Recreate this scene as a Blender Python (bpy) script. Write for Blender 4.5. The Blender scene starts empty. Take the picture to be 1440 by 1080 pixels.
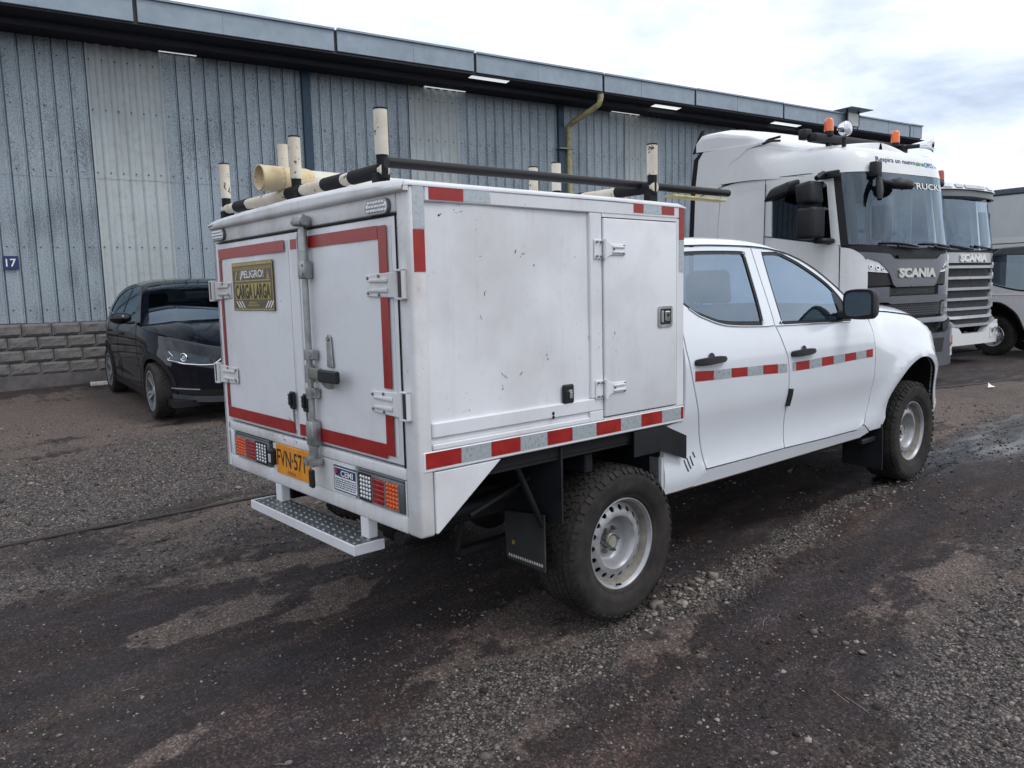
import bpy, bmesh, math, random
import numpy as np
from mathutils import Vector, Matrix, geometry

random.seed(7)
RNG = np.random.default_rng(11)
C = bpy.context.scene.collection
SC = bpy.context.scene
R = math.radians

# ------------------------------------------------------------------ camera
CAM_POS = (-2.658249, -3.212687, 1.523654)
YAW, PITCH, ROLL = R(49.1717), R(-6.8907), R(-1.4735)
cam = bpy.data.cameras.new("camera")
cam.sensor_width = 36.0
cam.lens = 1099.088 / 1440 * 36.0
cam.clip_start, cam.clip_end = 0.05, 3000
camo = bpy.data.objects.new("camera", cam)
C.objects.link(camo)
_f = Vector((math.cos(PITCH) * math.cos(YAW), math.cos(PITCH) * math.sin(YAW), math.sin(PITCH)))
_r = Vector((math.sin(YAW), -math.cos(YAW), 0))
_u = _r.cross(_f)
_r2 = math.cos(ROLL) * _r + math.sin(ROLL) * _u
_u2 = -math.sin(ROLL) * _r + math.cos(ROLL) * _u
camo.matrix_world = Matrix(((_r2.x, _u2.x, -_f.x, CAM_POS[0]), (_r2.y, _u2.y, -_f.y, CAM_POS[1]),
                            (_r2.z, _u2.z, -_f.z, CAM_POS[2]), (0, 0, 0, 1)))
SC.camera = camo

# ------------------------------------------------------------------ world: cloudy daylight
SUN_EL, SUN_AZ = R(52), R(-62)          # direction towards the sun, azimuth from +X
w = bpy.data.worlds.new("World")
SC.world = w
w.use_nodes = True
nt = w.node_tree
nt.nodes.clear()


def N_(t, typ, **kw):
    n = t.nodes.new(typ)
    for k, v in kw.items():
        setattr(n, k, v)
    return n


wo = N_(nt, "ShaderNodeOutputWorld")
bg = N_(nt, "ShaderNodeBackground")
bg.inputs[1].default_value = 0.105
sky = N_(nt, "ShaderNodeTexSky", sky_type="NISHITA")
sky.sun_disc = False
sky.sun_elevation = SUN_EL
sky.sun_rotation = R(90) - SUN_AZ
tc = N_(nt, "ShaderNodeTexCoord")
sep = N_(nt, "ShaderNodeSeparateXYZ")
nt.links.new(tc.outputs["Generated"], sep.inputs[0])
zz = N_(nt, "ShaderNodeMath", operation="ADD"); zz.inputs[1].default_value = 0.22
nt.links.new(sep.outputs[2], zz.inputs[0])
zm = N_(nt, "ShaderNodeMath", operation="MAXIMUM"); zm.inputs[1].default_value = 0.08
nt.links.new(zz.outputs[0], zm.inputs[0])
dv = N_(nt, "ShaderNodeVectorMath", operation="DIVIDE")
cb = N_(nt, "ShaderNodeCombineXYZ")
for i in range(3):
    nt.links.new(zm.outputs[0], cb.inputs[i])
nt.links.new(tc.outputs["Generated"], dv.inputs[0])
nt.links.new(cb.outputs[0], dv.inputs[1])
n1 = N_(nt, "ShaderNodeTexNoise"); n1.inputs["Scale"].default_value = 1.7
n1.inputs["Detail"].default_value = 6; n1.inputs["Roughness"].default_value = 0.58
n1.inputs["Distortion"].default_value = 0.25
ofs = N_(nt, "ShaderNodeVectorMath", operation="ADD"); ofs.inputs[1].default_value = (7.4, 2.9, 0.4)
nt.links.new(dv.outputs[0], ofs.inputs[0])
nt.links.new(ofs.outputs[0], n1.inputs["Vector"])
rp = N_(nt, "ShaderNodeValToRGB")
cr = rp.color_ramp
cr.elements[0].position = 0.30; cr.elements[0].color = (5.3, 6.2, 7.8, 1)
cr.elements[1].position = 0.66; cr.elements[1].color = (12.5, 12.7, 13.0, 1)
e = cr.elements.new(0.42); e.color = (7.9, 8.7, 9.9, 1)
e = cr.elements.new(0.50); e.color = (9.6, 10.2, 11.0, 1)
nt.links.new(n1.outputs[0], rp.inputs[0])
mixs = N_(nt, "ShaderNodeMix", data_type="RGBA")
mixs.inputs[0].default_value = 0.88
nt.links.new(sky.outputs[0], mixs.inputs[6])
nt.links.new(rp.outputs[0], mixs.inputs[7])
nt.links.new(mixs.outputs[2], bg.inputs[0])
nt.links.new(bg.outputs[0], wo.inputs[0])

sun = bpy.data.lights.new("sun", "SUN")
sun.energy = 1.0
sun.angle = R(18)
sun.color = (1.0, 0.97, 0.93)
suno = bpy.data.objects.new("sun", sun)
C.objects.link(suno)
suno.rotation_euler = Vector((math.cos(SUN_AZ) * math.cos(SUN_EL), math.sin(SUN_AZ) * math.cos(SUN_EL),
                              math.sin(SUN_EL))).to_track_quat("Z", "Y").to_euler()

SC.view_settings.view_transform = "Standard"
SC.view_settings.look = "None"
SC.view_settings.exposure = 0.18
SC.view_settings.gamma = 1.0
SC.view_settings.use_curve_mapping = False
SC.render.engine = "CYCLES"
SC.cycles.max_bounces = 8
SC.cycles.transparent_max_bounces = 12


# ------------------------------------------------------------------ materials
def mat_new(name):
    m = bpy.data.materials.new(name)
    m.use_nodes = True
    t = m.node_tree
    t.nodes.clear()
    out = N_(t, "ShaderNodeOutputMaterial")
    b = N_(t, "ShaderNodeBsdfPrincipled")
    t.links.new(b.outputs[0], out.inputs[0])
    return m, t, b, out


def noise(t, scale, detail=4, rough=0.55, coord="Object", stretch=None, dist=0.0):
    tcn = N_(t, "ShaderNodeTexCoord")
    n = N_(t, "ShaderNodeTexNoise")
    n.inputs["Scale"].default_value = scale
    n.inputs["Detail"].default_value = detail
    n.inputs["Roughness"].default_value = rough
    n.inputs["Distortion"].default_value = dist
    src = tcn.outputs[coord]
    if stretch:
        mp = N_(t, "ShaderNodeMapping")
        mp.inputs["Scale"].default_value = stretch
        t.links.new(src, mp.inputs[0])
        src = mp.outputs[0]
    t.links.new(src, n.inputs["Vector"])
    return n


def ramp(t, src, stops):
    r = N_(t, "ShaderNodeValToRGB")
    el = r.color_ramp.elements
    el[0].position, el[0].color = stops[0][0], stops[0][1]
    el[1].position, el[1].color = stops[-1][0], stops[-1][1]
    for p, c in stops[1:-1]:
        x = el.new(p); x.color = c
    t.links.new(src, r.inputs[0])
    return r


def g(v, a=1.0):
    return (v, v, v, a)


def mixc(t, fac, a, b, mode="MIX"):
    m = N_(t, "ShaderNodeMix", data_type="RGBA", blend_type=mode)
    if isinstance(fac, (int, float)):
        m.inputs[0].default_value = fac
    else:
        t.links.new(fac, m.inputs[0])
    for k, v in ((6, a), (7, b)):
        if isinstance(v, tuple):
            m.inputs[k].default_value = v
        else:
            t.links.new(v, m.inputs[k])
    return m.outputs[2]


def bump(t, b, h, strength=0.3, dist=0.01):
    bn = N_(t, "ShaderNodeBump")
    bn.inputs["Strength"].default_value = strength
    bn.inputs["Distance"].default_value = dist
    t.links.new(h, bn.inputs["Height"])
    t.links.new(bn.outputs[0], b.inputs["Normal"])


def simple(name, col, rough=0.5, metal=0.0, var=0.12, scale=8, spec=0.5, coat=0.0, bmp=0.0):
    """paint, plastic, rubber or metal with a little uneven colour and gloss"""
    m, t, b, out = mat_new(name)
    n = noise(t, scale, 5, 0.6)
    lo = tuple(c * (1 - var) for c in col) + (1,)
    hi = tuple(min(1, c * (1 + var)) for c in col) + (1,)
    r = ramp(t, n.outputs[0], [(0.3, lo), (0.7, hi)])
    t.links.new(r.outputs[0], b.inputs["Base Color"])
    rr = ramp(t, n.outputs[0], [(0.25, g(max(0.02, rough * 0.8))), (0.75, g(min(1, rough * 1.2)))])
    t.links.new(rr.outputs[0], b.inputs["Roughness"])
    b.inputs["Metallic"].default_value = metal
    b.inputs["Specular IOR Level"].default_value = spec
    b.inputs["Coat Weight"].default_value = coat
    b.inputs["Coat Roughness"].default_value = 0.06
    if bmp:
        n2 = noise(t, scale * 12, 4, 0.6)
        bump(t, b, n2.outputs[0], bmp, 0.004)
    return m


def painted(name, col, rough=0.3, grime=0.5, chips=0.0, coat=0.3, streak=True, grimecol=(0.36, 0.33, 0.30)):
    """white body paint: cloudy dirt, run-down streaks, small dark chips and scuffs"""
    m, t, b, out = mat_new(name)
    base = col + (1,)
    n = noise(t, 2.2, 6, 0.62)
    f1 = ramp(t, n.outputs[0], [(0.44, g(0)), (0.74, g(0.40 * grime))])
    c1 = mixc(t, f1.outputs[0], base, grimecol + (1,))
    if streak:
        n2 = noise(t, 4.0, 5, 0.6, stretch=(6, 6, 0.5))
        f2 = ramp(t, n2.outputs[0], [(0.56, g(0)), (0.82, g(0.20 * grime))])
        c1 = mixc(t, f2.outputs[0], c1, grimecol + (1,))
    n5 = noise(t, 26, 4, 0.7)
    f5 = ramp(t, n5.outputs[0], [(0.60, g(0)), (0.76, g(0.22 * grime))])
    c1 = mixc(t, f5.outputs[0], c1, (0.30, 0.28, 0.27, 1))
    if chips:
        n3 = noise(t, 38, 3, 0.6, dist=1.2)
        n4 = noise(t, 3.1, 3, 0.5)
        mu = N_(t, "ShaderNodeMath", operation="MULTIPLY")
        t.links.new(n3.outputs[0], mu.inputs[0]); t.links.new(n4.outputs[0], mu.inputs[1])
        th = 0.455 - 0.03 * chips
        f3 = ramp(t, mu.outputs[0], [(th, g(0)), (th + 0.012, g(0.85))])
        c1 = mixc(t, f3.outputs[0], c1, (0.06, 0.055, 0.055, 1))
    t.links.new(c1, b.inputs["Base Color"])
    rr = ramp(t, n.outputs[0], [(0.3, g(rough)), (0.8, g(min(0.8, rough + 0.3 * grime)))])
    t.links.new(rr.outputs[0], b.inputs["Roughness"])
    b.inputs["Coat Weight"].default_value = coat
    b.inputs["Coat Roughness"].default_value = 0.08
    nb = noise(t, 1.7, 2, 0.5)
    bump(t, b, nb.outputs[0], 0.12, 0.02)
    return m


def glass(name, tint, refl=0.9, base=0.05, rough=0.02):
    m = bpy.data.materials.new(name)
    m.use_nodes = True
    t = m.node_tree
    t.nodes.clear()
    out = N_(t, "ShaderNodeOutputMaterial")
    tr = N_(t, "ShaderNodeBsdfTransparent"); tr.inputs[0].default_value = tint + (1,)
    gl = N_(t, "ShaderNodeBsdfGlossy"); gl.inputs["Roughness"].default_value = rough
    gl.inputs[0].default_value = (0.72, 0.86, 1.0, 1)
    lw = N_(t, "ShaderNodeLayerWeight"); lw.inputs[0].default_value = 0.5
    pw = N_(t, "ShaderNodeMath", operation="POWER"); pw.inputs[1].default_value = 3.0
    t.links.new(lw.outputs["Facing"], pw.inputs[0])
    ma = N_(t, "ShaderNodeMath", operation="MULTIPLY_ADD")
    ma.inputs[1].default_value = refl; ma.inputs[2].default_value = base
    ma.use_clamp = True
    t.links.new(pw.outputs[0], ma.inputs[0])
    mx = N_(t, "ShaderNodeMixShader")
    t.links.new(ma.outputs[0], mx.inputs[0])
    t.links.new(tr.outputs[0], mx.inputs[1]); t.links.new(gl.outputs[0], mx.inputs[2])
    t.links.new(mx.outputs[0], out.inputs[0])
    return m


M = {}
M["box_white"] = painted("box_white", (0.70, 0.71, 0.745), 0.40, 0.95, 0.6, 0.1)
M["box_edge"] = painted("box_edge", (0.68, 0.68, 0.70), 0.42, 2.1, 1.8, 0.1)
M["cab_white"] = painted("cab_white", (0.69, 0.72, 0.77), 0.17, 0.22, 0.0, 0.7, streak=False)
M["truck_white"] = painted("truck_white", (0.75, 0.75, 0.76), 0.22, 0.35, 0.0, 0.6)
M["truck_grey"] = simple("truck_grey", (0.115, 0.122, 0.145), 0.32, 0.35, 0.08, 5, coat=0.3)
M["slat_grey"] = simple("slat_grey", (0.42, 0.43, 0.46), 0.3, 0.3, 0.08, 5, coat=0.3)
M["black_plastic"] = simple("black_plastic", (0.012, 0.0125, 0.016), 0.5, 0, 0.25, 14, spec=0.35, bmp=0.05)
M["black_trim"] = simple("black_trim", (0.009, 0.009, 0.011), 0.5, 0, 0.2, 10, spec=0.3)
M["mesh_black"] = simple("mesh_black", (0.010, 0.010, 0.012), 0.6, 0, 0.2, 10)
M["chassis_black"] = simple("chassis_black", (0.009, 0.009, 0.011), 0.75, 0, 0.5, 9, spec=0.3, bmp=0.2)
M["dusty_black"] = simple("dusty_black", (0.010, 0.011, 0.014), 0.6, 0, 0.5, 6, spec=0.35, bmp=0.15)
M["flap_black"] = simple("flap_black", (0.030, 0.031, 0.033), 0.7, 0, 0.4, 6, bmp=0.15)
M["galv"] = simple("galv", (0.36, 0.37, 0.37), 0.42, 0.75, 0.3, 18, bmp=0.08)
M["steel_dull"] = simple("steel_dull", (0.22, 0.22, 0.20), 0.45, 0.7, 0.35, 22, bmp=0.1)
M["rust"] = simple("rust", (0.10, 0.045, 0.022), 0.8, 0, 0.6, 30, bmp=0.2)
M["chrome"] = simple("chrome", (0.75, 0.76, 0.78), 0.10, 1.0, 0.05, 6)
M["rim_silver"] = simple("rim_silver", (0.37, 0.375, 0.39), 0.42, 0.45, 0.22, 9, coat=0.0)
M["rim_dirty"] = simple("rim_dirty", (0.27, 0.245, 0.21), 0.55, 0.3, 0.4, 9)
M["red_tape"] = simple("red_tape", (0.30, 0.012, 0.011), 0.35, 0, 0.2, 20)
M["silver_tape"] = simple("silver_tape", (0.40, 0.44, 0.47), 0.30, 0.25, 0.14, 60)
M["amber_lens"] = simple("amber_lens", (0.66, 0.085, 0.006), 0.2, 0, 0.15, 30, coat=0.6)
M["red_lens"] = simple("red_lens", (0.30, 0.008, 0.009), 0.2, 0, 0.15, 30, coat=0.6)
M["clear_lens"] = simple("clear_lens", (0.66, 0.67, 0.70), 0.16, 0.3, 0.1, 30, coat=0.6)
M["lamp_dark"] = simple("lamp_dark", (0.10, 0.11, 0.12), 0.4, 0.1, 0.2, 20)
M["plate_yellow"] = simple("plate_yellow", (0.72, 0.27, 0.015), 0.4, 0, 0.12, 14)
M["plate_white"] = simple("plate_white", (0.68, 0.68, 0.66), 0.4, 0, 0.1, 14)
M["ink_black"] = simple("ink_black", (0.012, 0.012, 0.014), 0.5)
M["ink_white"] = simple("ink_white", (0.80, 0.80, 0.80), 0.5)
M["ink_navy"] = simple("ink_navy", (0.02, 0.035, 0.12), 0.4)
M["ink_teal"] = simple("ink_teal", (0.02, 0.08, 0.14), 0.4)
M["ink_green"] = simple("ink_green", (0.06, 0.26, 0.05), 0.4)
M["ink_blue"] = simple("ink_blue", (0.01, 0.16, 0.42), 0.4)
M["ink_red"] = simple("ink_red", (0.5, 0.03, 0.03), 0.4)
M["letter_metal"] = simple("letter_metal", (0.62, 0.61, 0.57), 0.25, 0.6, 0.06)
M["gold"] = simple("gold", (0.36, 0.27, 0.04), 0.35, 0.15, 0.3, 30)
M["sticker_brown"] = simple("sticker_brown", (0.085, 0.06, 0.03), 0.4, 0, 0.4, 30)
M["seat_grey"] = simple("seat_grey", (0.035, 0.042, 0.06), 0.85, 0, 0.2, 30)
M["cab_inner"] = simple("cab_inner", (0.13, 0.13, 0.14), 0.8, 0, 0.2, 12)
M["curtain"] = simple("curtain", (0.45, 0.48, 0.50), 0.8, 0, 0.2, 12)
M["rubber"] = simple("rubber", (0.010, 0.010, 0.011), 0.7, 0, 0.2, 20, spec=0.25)
M["car_navy"] = simple("car_navy", (0.005, 0.006, 0.011), 0.07, 0, 0.15, 6, spec=0.5)
M["beacon"] = simple("beacon", (0.80, 0.13, 0.01), 0.15, 0, 0.2, 30, coat=0.8)
M["beacon_red"] = simple("beacon_red", (0.40, 0.035, 0.015), 0.15, 0, 0.2, 30, coat=0.8)
M["fascia"] = simple("fascia", (0.255, 0.305, 0.355), 0.42, 0.35, 0.16, 3.5, bmp=0.03)
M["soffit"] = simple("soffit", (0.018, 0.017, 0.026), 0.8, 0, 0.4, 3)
M["post_teal"] = simple("post_teal", (0.012, 0.045, 0.085), 0.45, 0, 0.3, 6)
M["pipe_yellow"] = simple("pipe_yellow", (0.40, 0.36, 0.17), 0.5, 0, 0.35, 9)
M["sign_blue"] = simple("sign_blue", (0.012, 0.025, 0.12), 0.4, 0, 0.1)
M["concrete"] = simple("concrete", (0.11, 0.10, 0.10), 0.9, 0, 0.4, 6, bmp=0.4)
M["trailer_grey"] = simple("trailer_grey", (0.56, 0.58, 0.59), 0.6, 0, 0.08, 2)
M["trailer_rim"] = simple("trailer_rim", (0.09, 0.10, 0.13), 0.5, 0, 0.15, 6)
M["white_mark"] = simple("white_mark", (0.62, 0.60, 0.56), 0.8, 0, 0.3, 20)
M["wood_yellow"] = simple("wood_yellow", (0.50, 0.43, 0.18), 0.6, 0, 0.3, 14)
M["twig"] = simple("twig", (0.25, 0.21, 0.16), 0.8, 0, 0.3, 40)
M["cable"] = simple("cable", (0.035, 0.028, 0.026), 0.6, 0.2, 0.5, 30)
M["window"] = glass("window", (0.32, 0.46, 0.66), 0.85, 0.16)
M["window_dark"] = glass("window_dark", (0.10, 0.12, 0.14), 0.7, 0.07)
M["windscreen"] = glass("windscreen", (0.62, 0.74, 0.82), 0.65, 0.09)
M["car_glass"] = glass("car_glass", (0.16, 0.19, 0.21), 0.6, 0.13)
M["mirror"] = simple("mirror", (0.14, 0.16, 0.17), 0.03, 1.0, 0.02)


def rusty_pipe_mat():
    """cream paint flaking off dark steel"""
    m, t, b, out = mat_new("flaking_cream")
    n = noise(t, 21, 6, 0.72, dist=0.3)
    f = ramp(t, n.outputs[0], [(0.595, g(0)), (0.62, g(1))])
    n2 = noise(t, 9, 4, 0.6)
    cream = ramp(t, n2.outputs[0], [(0.3, (0.55, 0.47, 0.35, 1)), (0.7, (0.66, 0.62, 0.55, 1))])
    c = mixc(t, f.outputs[0], cream.outputs[0], (0.05, 0.025, 0.018, 1))
    t.links.new(c, b.inputs["Base Color"])
    b.inputs["Roughness"].default_value = 0.6
    bump(t, b, f.outputs[0], -0.25, 0.002)
    return m


def pvc_mat():
    m, t, b, out = mat_new("yellowed_pvc")
    n = noise(t, 6, 5, 0.65)
    c0 = ramp(t, n.outputs[0], [(0.3, (0.62, 0.46, 0.23, 1)), (0.65, (0.60, 0.52, 0.36, 1))])
    n2 = noise(t, 28, 4, 0.7)
    f = ramp(t, n2.outputs[0], [(0.55, g(0)), (0.66, g(0.75))])
    c = mixc(t, f.outputs[0], c0.outputs[0], (0.22, 0.09, 0.04, 1))
    t.links.new(c, b.inputs["Base Color"])
    b.inputs["Roughness"].default_value = 0.4
    return m


def tyre_mat():
    m, t, b, out = mat_new("tyre_rubber")
    n = noise(t, 7, 6, 0.7)
    c = ramp(t, n.outputs[0], [(0.38, (0.012, 0.0115, 0.0118, 1)), (0.75, (0.050, 0.041, 0.036, 1))])
    t.links.new(c.outputs[0], b.inputs["Base Color"])
    b.inputs["Roughness"].default_value = 0.82
    b.inputs["Specular IOR Level"].default_value = 0.35
    n2 = noise(t, 160, 3, 0.6)
    bump(t, b, n2.outputs[0], 0.35, 0.002)
    return m


def sheet_mat(name, dark, light, speck, seed):
    """galvanised wall sheet with spangle and run-down stains"""
    m, t, b, out = mat_new(name)
    n = noise(t, 1.1, 5, 0.6, stretch=(1.5, 1.5, 0.35))
    n.inputs["Scale"].default_value = 1.1 + 0.17 * seed
    c = ramp(t, n.outputs[0], [(0.32, dark + (1,)), (0.68, light + (1,))])
    n2 = noise(t, 6, 6, 0.7, stretch=(3, 3, 0.25))
    f2 = ramp(t, n2.outputs[0], [(0.48, g(0)), (0.78, g(0.35))])
    col = mixc(t, f2.outputs[0], c.outputs[0], tuple(x * 0.62 for x in dark) + (1,))
    # spangle: a fine mottle everywhere, dense dark flecks on some sheets
    n6 = noise(t, 55, 3, 0.65)
    f6 = ramp(t, n6.outputs[0], [(0.36, g(0.70)), (0.5, g(1.0)), (0.64, g(1.2))])
    col = mixc(t, 1.0, col, f6.outputs[0], "MULTIPLY")
    n3 = noise(t, 75, 2, 0.5)
    n4 = noise(t, 1.3 + 0.2 * seed, 2, 0.5, stretch=(2.5, 2.5, 0.5))
    mu = N_(t, "ShaderNodeMath", operation="MULTIPLY")
    t.links.new(n3.outputs[0], mu.inputs[0]); t.links.new(n4.outputs[0], mu.inputs[1])
    th = 0.345 - 0.030 * speck
    f3 = ramp(t, mu.outputs[0], [(th, g(0)), (th + 0.03, g(0.62))])
    col = mixc(t, f3.outputs[0], col, (0.05, 0.062, 0.08, 1))
    t.links.new(col, b.inputs["Base Color"])
    b.inputs["Metallic"].default_value = 0.25
    b.inputs["Roughness"].default_value = 0.5
    return m


def block_mat():
    m, t, b, out = mat_new("split_block")
    n = noise(t, 3.5, 6, 0.7)
    c = ramp(t, n.outputs[0], [(0.3, (0.10, 0.095, 0.095, 1)), (0.7, (0.21, 0.195, 0.19, 1))])
    t.links.new(c.outputs[0], b.inputs["Base Color"])
    b.inputs["Roughness"].default_value = 0.95
    n2 = noise(t, 22, 6, 0.65)
    bump(t, b, n2.outputs[0], 0.7, 0.02)
    return m


def light_sheet_mat():
    """translucent fibreglass wall sheet, slightly yellowed"""
    m, t, b, out = mat_new("fibreglass_sheet")
    n = noise(t, 1.4, 5, 0.6, stretch=(1.2, 1.2, 0.6))
    c = ramp(t, n.outputs[0], [(0.3, (0.37, 0.405, 0.415, 1)), (0.7, (0.48, 0.525, 0.535, 1))])
    n2 = noise(t, 9, 4, 0.6)
    f2 = ramp(t, n2.outputs[0], [(0.5, g(0)), (0.8, g(0.35))])
    c2 = mixc(t, f2.outputs[0], c.outputs[0], (0.18, 0.18, 0.17, 1))
    t.links.new(c2, b.inputs["Base Color"])
    b.inputs["Roughness"].default_value = 0.55
    return m


def skylight_mat():
    m = bpy.data.materials.new("skylight_sheet")
    m.use_nodes = True
    t = m.node_tree
    t.nodes.clear()
    out = N_(t, "ShaderNodeOutputMaterial")
    a = N_(t, "ShaderNodeBsdfTranslucent"); a.inputs[0].default_value = (0.85, 0.84, 0.80, 1)
    b = N_(t, "ShaderNodeBsdfTransparent"); b.inputs[0].default_value = (0.8, 0.8, 0.78, 1)
    mx = N_(t, "ShaderNodeMixShader"); mx.inputs[0].default_value = 0.35
    t.links.new(a.outputs[0], mx.inputs[1]); t.links.new(b.outputs[0], mx.inputs[2])
    t.links.new(mx.outputs[0], out.inputs[0])
    return m


def stripe_mat(name, base, stripe, freq, ang, frac):
    """printed hazard stripes (flat print)"""
    m, t, b, out = mat_new(name)
    tcn = N_(t, "ShaderNodeTexCoord")
    mp = N_(t, "ShaderNodeMapping")
    mp.inputs["Rotation"].default_value = (ang, 0, 0)
    t.links.new(tcn.outputs["Object"], mp.inputs[0])
    sp = N_(t, "ShaderNodeSeparateXYZ")
    t.links.new(mp.outputs[0], sp.inputs[0])
    mu = N_(t, "ShaderNodeMath", operation="MULTIPLY"); mu.inputs[1].default_value = freq
    t.links.new(sp.outputs[1], mu.inputs[0])
    fr = N_(t, "ShaderNodeMath", operation="FRACT")
    t.links.new(mu.outputs[0], fr.inputs[0])
    lt = N_(t, "ShaderNodeMath", operation="LESS_THAN"); lt.inputs[1].default_value = frac
    t.links.new(fr.outputs[0], lt.inputs[0])
    n = noise(t, 60, 3, 0.6)
    f = ramp(t, n.outputs[0], [(0.3, g(0.75)), (0.7, g(1))])
    c = mixc(t, lt.outputs[0], base + (1,), stripe + (1,))
    c = mixc(t, 1.0, c, f.outputs[0], "MULTIPLY")
    t.links.new(c, b.inputs["Base Color"])
    b.inputs["Roughness"].default_value = 0.4
    return m


M["rusty"] = rusty_pipe_mat()
M["pvc"] = pvc_mat()
M["pvc_white"] = simple("pvc_white", (0.66, 0.62, 0.52), 0.4, 0, 0.12, 8)
M["tyre"] = tyre_mat()
M["block"] = block_mat()
M["light_sheet"] = light_sheet_mat()
M["skylight"] = skylight_mat()
SHEETS = [sheet_mat("wall_sheet_a", (0.26, 0.31, 0.355), (0.36, 0.415, 0.46), 0.5, 0),
          sheet_mat("wall_sheet_b", (0.25, 0.30, 0.345), (0.345, 0.40, 0.445), 1.0, 1),
          sheet_mat("wall_sheet_c", (0.275, 0.325, 0.37), (0.375, 0.43, 0.475), 0.3, 2),
          sheet_mat("wall_sheet_d", (0.25, 0.30, 0.34), (0.345, 0.40, 0.44), 1.5, 3)]
M["sticker_stripe"] = stripe_mat("sticker_stripe", (0.06, 0.045, 0.03), (0.42, 0.34, 0.08), 55.0, R(20), 0.4)
M["bumper_stripe"] = stripe_mat("bumper_stripe", (0.05, 0.045, 0.04), (0.55, 0.53, 0.46), 28.0, R(25), 0.42)


# ------------------------------------------------------------------ geometry helpers
class MB:
    """collects shapes and links them as one mesh object"""

    def __init__(self):
        self.v, self.f, self.mi, self.mats, self.sm = [], [], [], [], []
        self.cur, self.smooth = 0, False

    def mat(self, m):
        if m not in self.mats:
            self.mats.append(m)
        self.cur = self.mats.index(m)
        return self

    def add(self, verts, faces, smooth=None):
        o = len(self.v)
        self.v.extend([tuple(p) for p in verts])
        s = self.smooth if smooth is None else smooth
        for fc in faces:
            self.f.append(tuple(i + o for i in fc))
            self.mi.append(self.cur)
            self.sm.append(s)
        return self

    def box(self, x0, x1, y0, y1, z0, z1, b=0.0, seg=1):
        if x0 > x1: x0, x1 = x1, x0
        if y0 > y1: y0, y1 = y1, y0
        if z0 > z1: z0, z1 = z1, z0
        b = min(b, (x1 - x0) * .45, (y1 - y0) * .45, (z1 - z0) * .45)
        P = [(x, y, z) for x in (x0, x1) for y in (y0, y1) for z in (z0, z1)]
        F = [(0, 1, 3, 2), (4, 6, 7, 5), (0, 4, 5, 1), (2, 3, 7, 6), (0, 2, 6, 4), (1, 5, 7, 3)]
        if b <= 0:
            return self.add(P, F)
        return self.bev(P, F, b, seg)

    def bev(self, P, F, b, seg=1, smooth=None):
        bm = bmesh.new()
        vs = [bm.verts.new(p) for p in P]
        for fc in F:
            bm.faces.new([vs[i] for i in fc])
        bm.normal_update()
        ed = [e for e in bm.edges if len(e.link_faces) == 2 and e.calc_face_angle(0) > 0.35]
        bmesh.ops.bevel(bm, geom=ed, offset=b, segments=seg, profile=0.5, affect="EDGES", clamp_overlap=True)
        bm.verts.index_update()
        V = [v.co[:] for v in bm.verts]
        FF = [[v.index for v in fc.verts] for fc in bm.faces]
        bm.free()
        return self.add(V, FF, (seg > 1) if smooth is None else smooth)

    def prism(self, poly, axis, d0, d1, b=0.0, seg=1):
        """extrude a 2D polygon along an axis (the two other axes in order)"""
        n = len(poly)

        def mk(p, d):
            q = list(p); q.insert(axis, d)
            return tuple(q)
        P = [mk(p, d0) for p in poly] + [mk(p, d1) for p in poly]
        F = [tuple(range(n - 1, -1, -1)), tuple(range(n, 2 * n))]
        F += [(i, (i + 1) % n, n + (i + 1) % n, n + i) for i in range(n)]
        if b > 0:
            return self.bev(P, F, b, seg)
        return self.add(P, F)

    def cyl(self, p0, p1, r, n=12, r1=None, cap=True, smooth=True):
        p0, p1 = Vector(p0), Vector(p1)
        r1 = r if r1 is None else r1
        d = (p1 - p0).normalized()
        a = d.orthogonal().normalized(); c = d.cross(a)
        P = []
        for p, rr in ((p0, r), (p1, r1)):
            for i in range(n):
                t = 2 * math.pi * i / n
                P.append(p + a * (math.cos(t) * rr) + c * (math.sin(t) * rr))
        self.add(P, [(i, (i + 1) % n, n + (i + 1) % n, n + i) for i in range(n)], smooth)
        if cap:
            self.add(P[:n], [tuple(range(n - 1, -1, -1))], False)
            self.add(P[n:], [tuple(range(n))], False)
        return self

    def tube(self, pts, r, n=8, cap=True):
        pts = [Vector(p) for p in pts]
        rings = []
        prev = None
        for i, p in enumerate(pts):
            d = (pts[min(i + 1, len(pts) - 1)] - pts[max(i - 1, 0)]).normalized()
            a = d.orthogonal().normalized() if prev is None else (prev - d * prev.dot(d)).normalized()
            prev = a
            c = d.cross(a)
            rr = r[i] if isinstance(r, (list, tuple)) else r
            rings.append([p + a * (math.cos(2 * math.pi * k / n) * rr) + c * (math.sin(2 * math.pi * k / n) * rr) for k in range(n)])
        P = [q for ring in rings for q in ring]
        F = []
        for i in range(len(pts) - 1):
            for k in range(n):
                F.append((i * n + k, i * n + (k + 1) % n, (i + 1) * n + (k + 1) % n, (i + 1) * n + k))
        self.add(P, F, True)
        if cap:
            self.add(rings[0], [tuple(range(n - 1, -1, -1))], False)
            self.add(rings[-1], [tuple(range(n))], False)
        return self

    def lathe(self, prof, n=48, axis="y", c=(0, 0, 0), smooth=True):
        """prof: list of (radius, height along axis)"""
        P = []
        for (r, h) in prof:
            for i in range(n):
                t = 2 * math.pi * i / n
                a, b2 = r * math.cos(t), r * math.sin(t)
                q = {"y": (a, h, b2), "z": (a, b2, h), "x": (h, a, b2)}[axis]
                P.append((q[0] + c[0], q[1] + c[1], q[2] + c[2]))
        F = []
        for j in range(len(prof) - 1):
            for i in range(n):
                F.append((j * n + i, j * n + (i + 1) % n, (j + 1) * n + (i + 1) % n, (j + 1) * n + i))
        return self.add(P, F, smooth)

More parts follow.
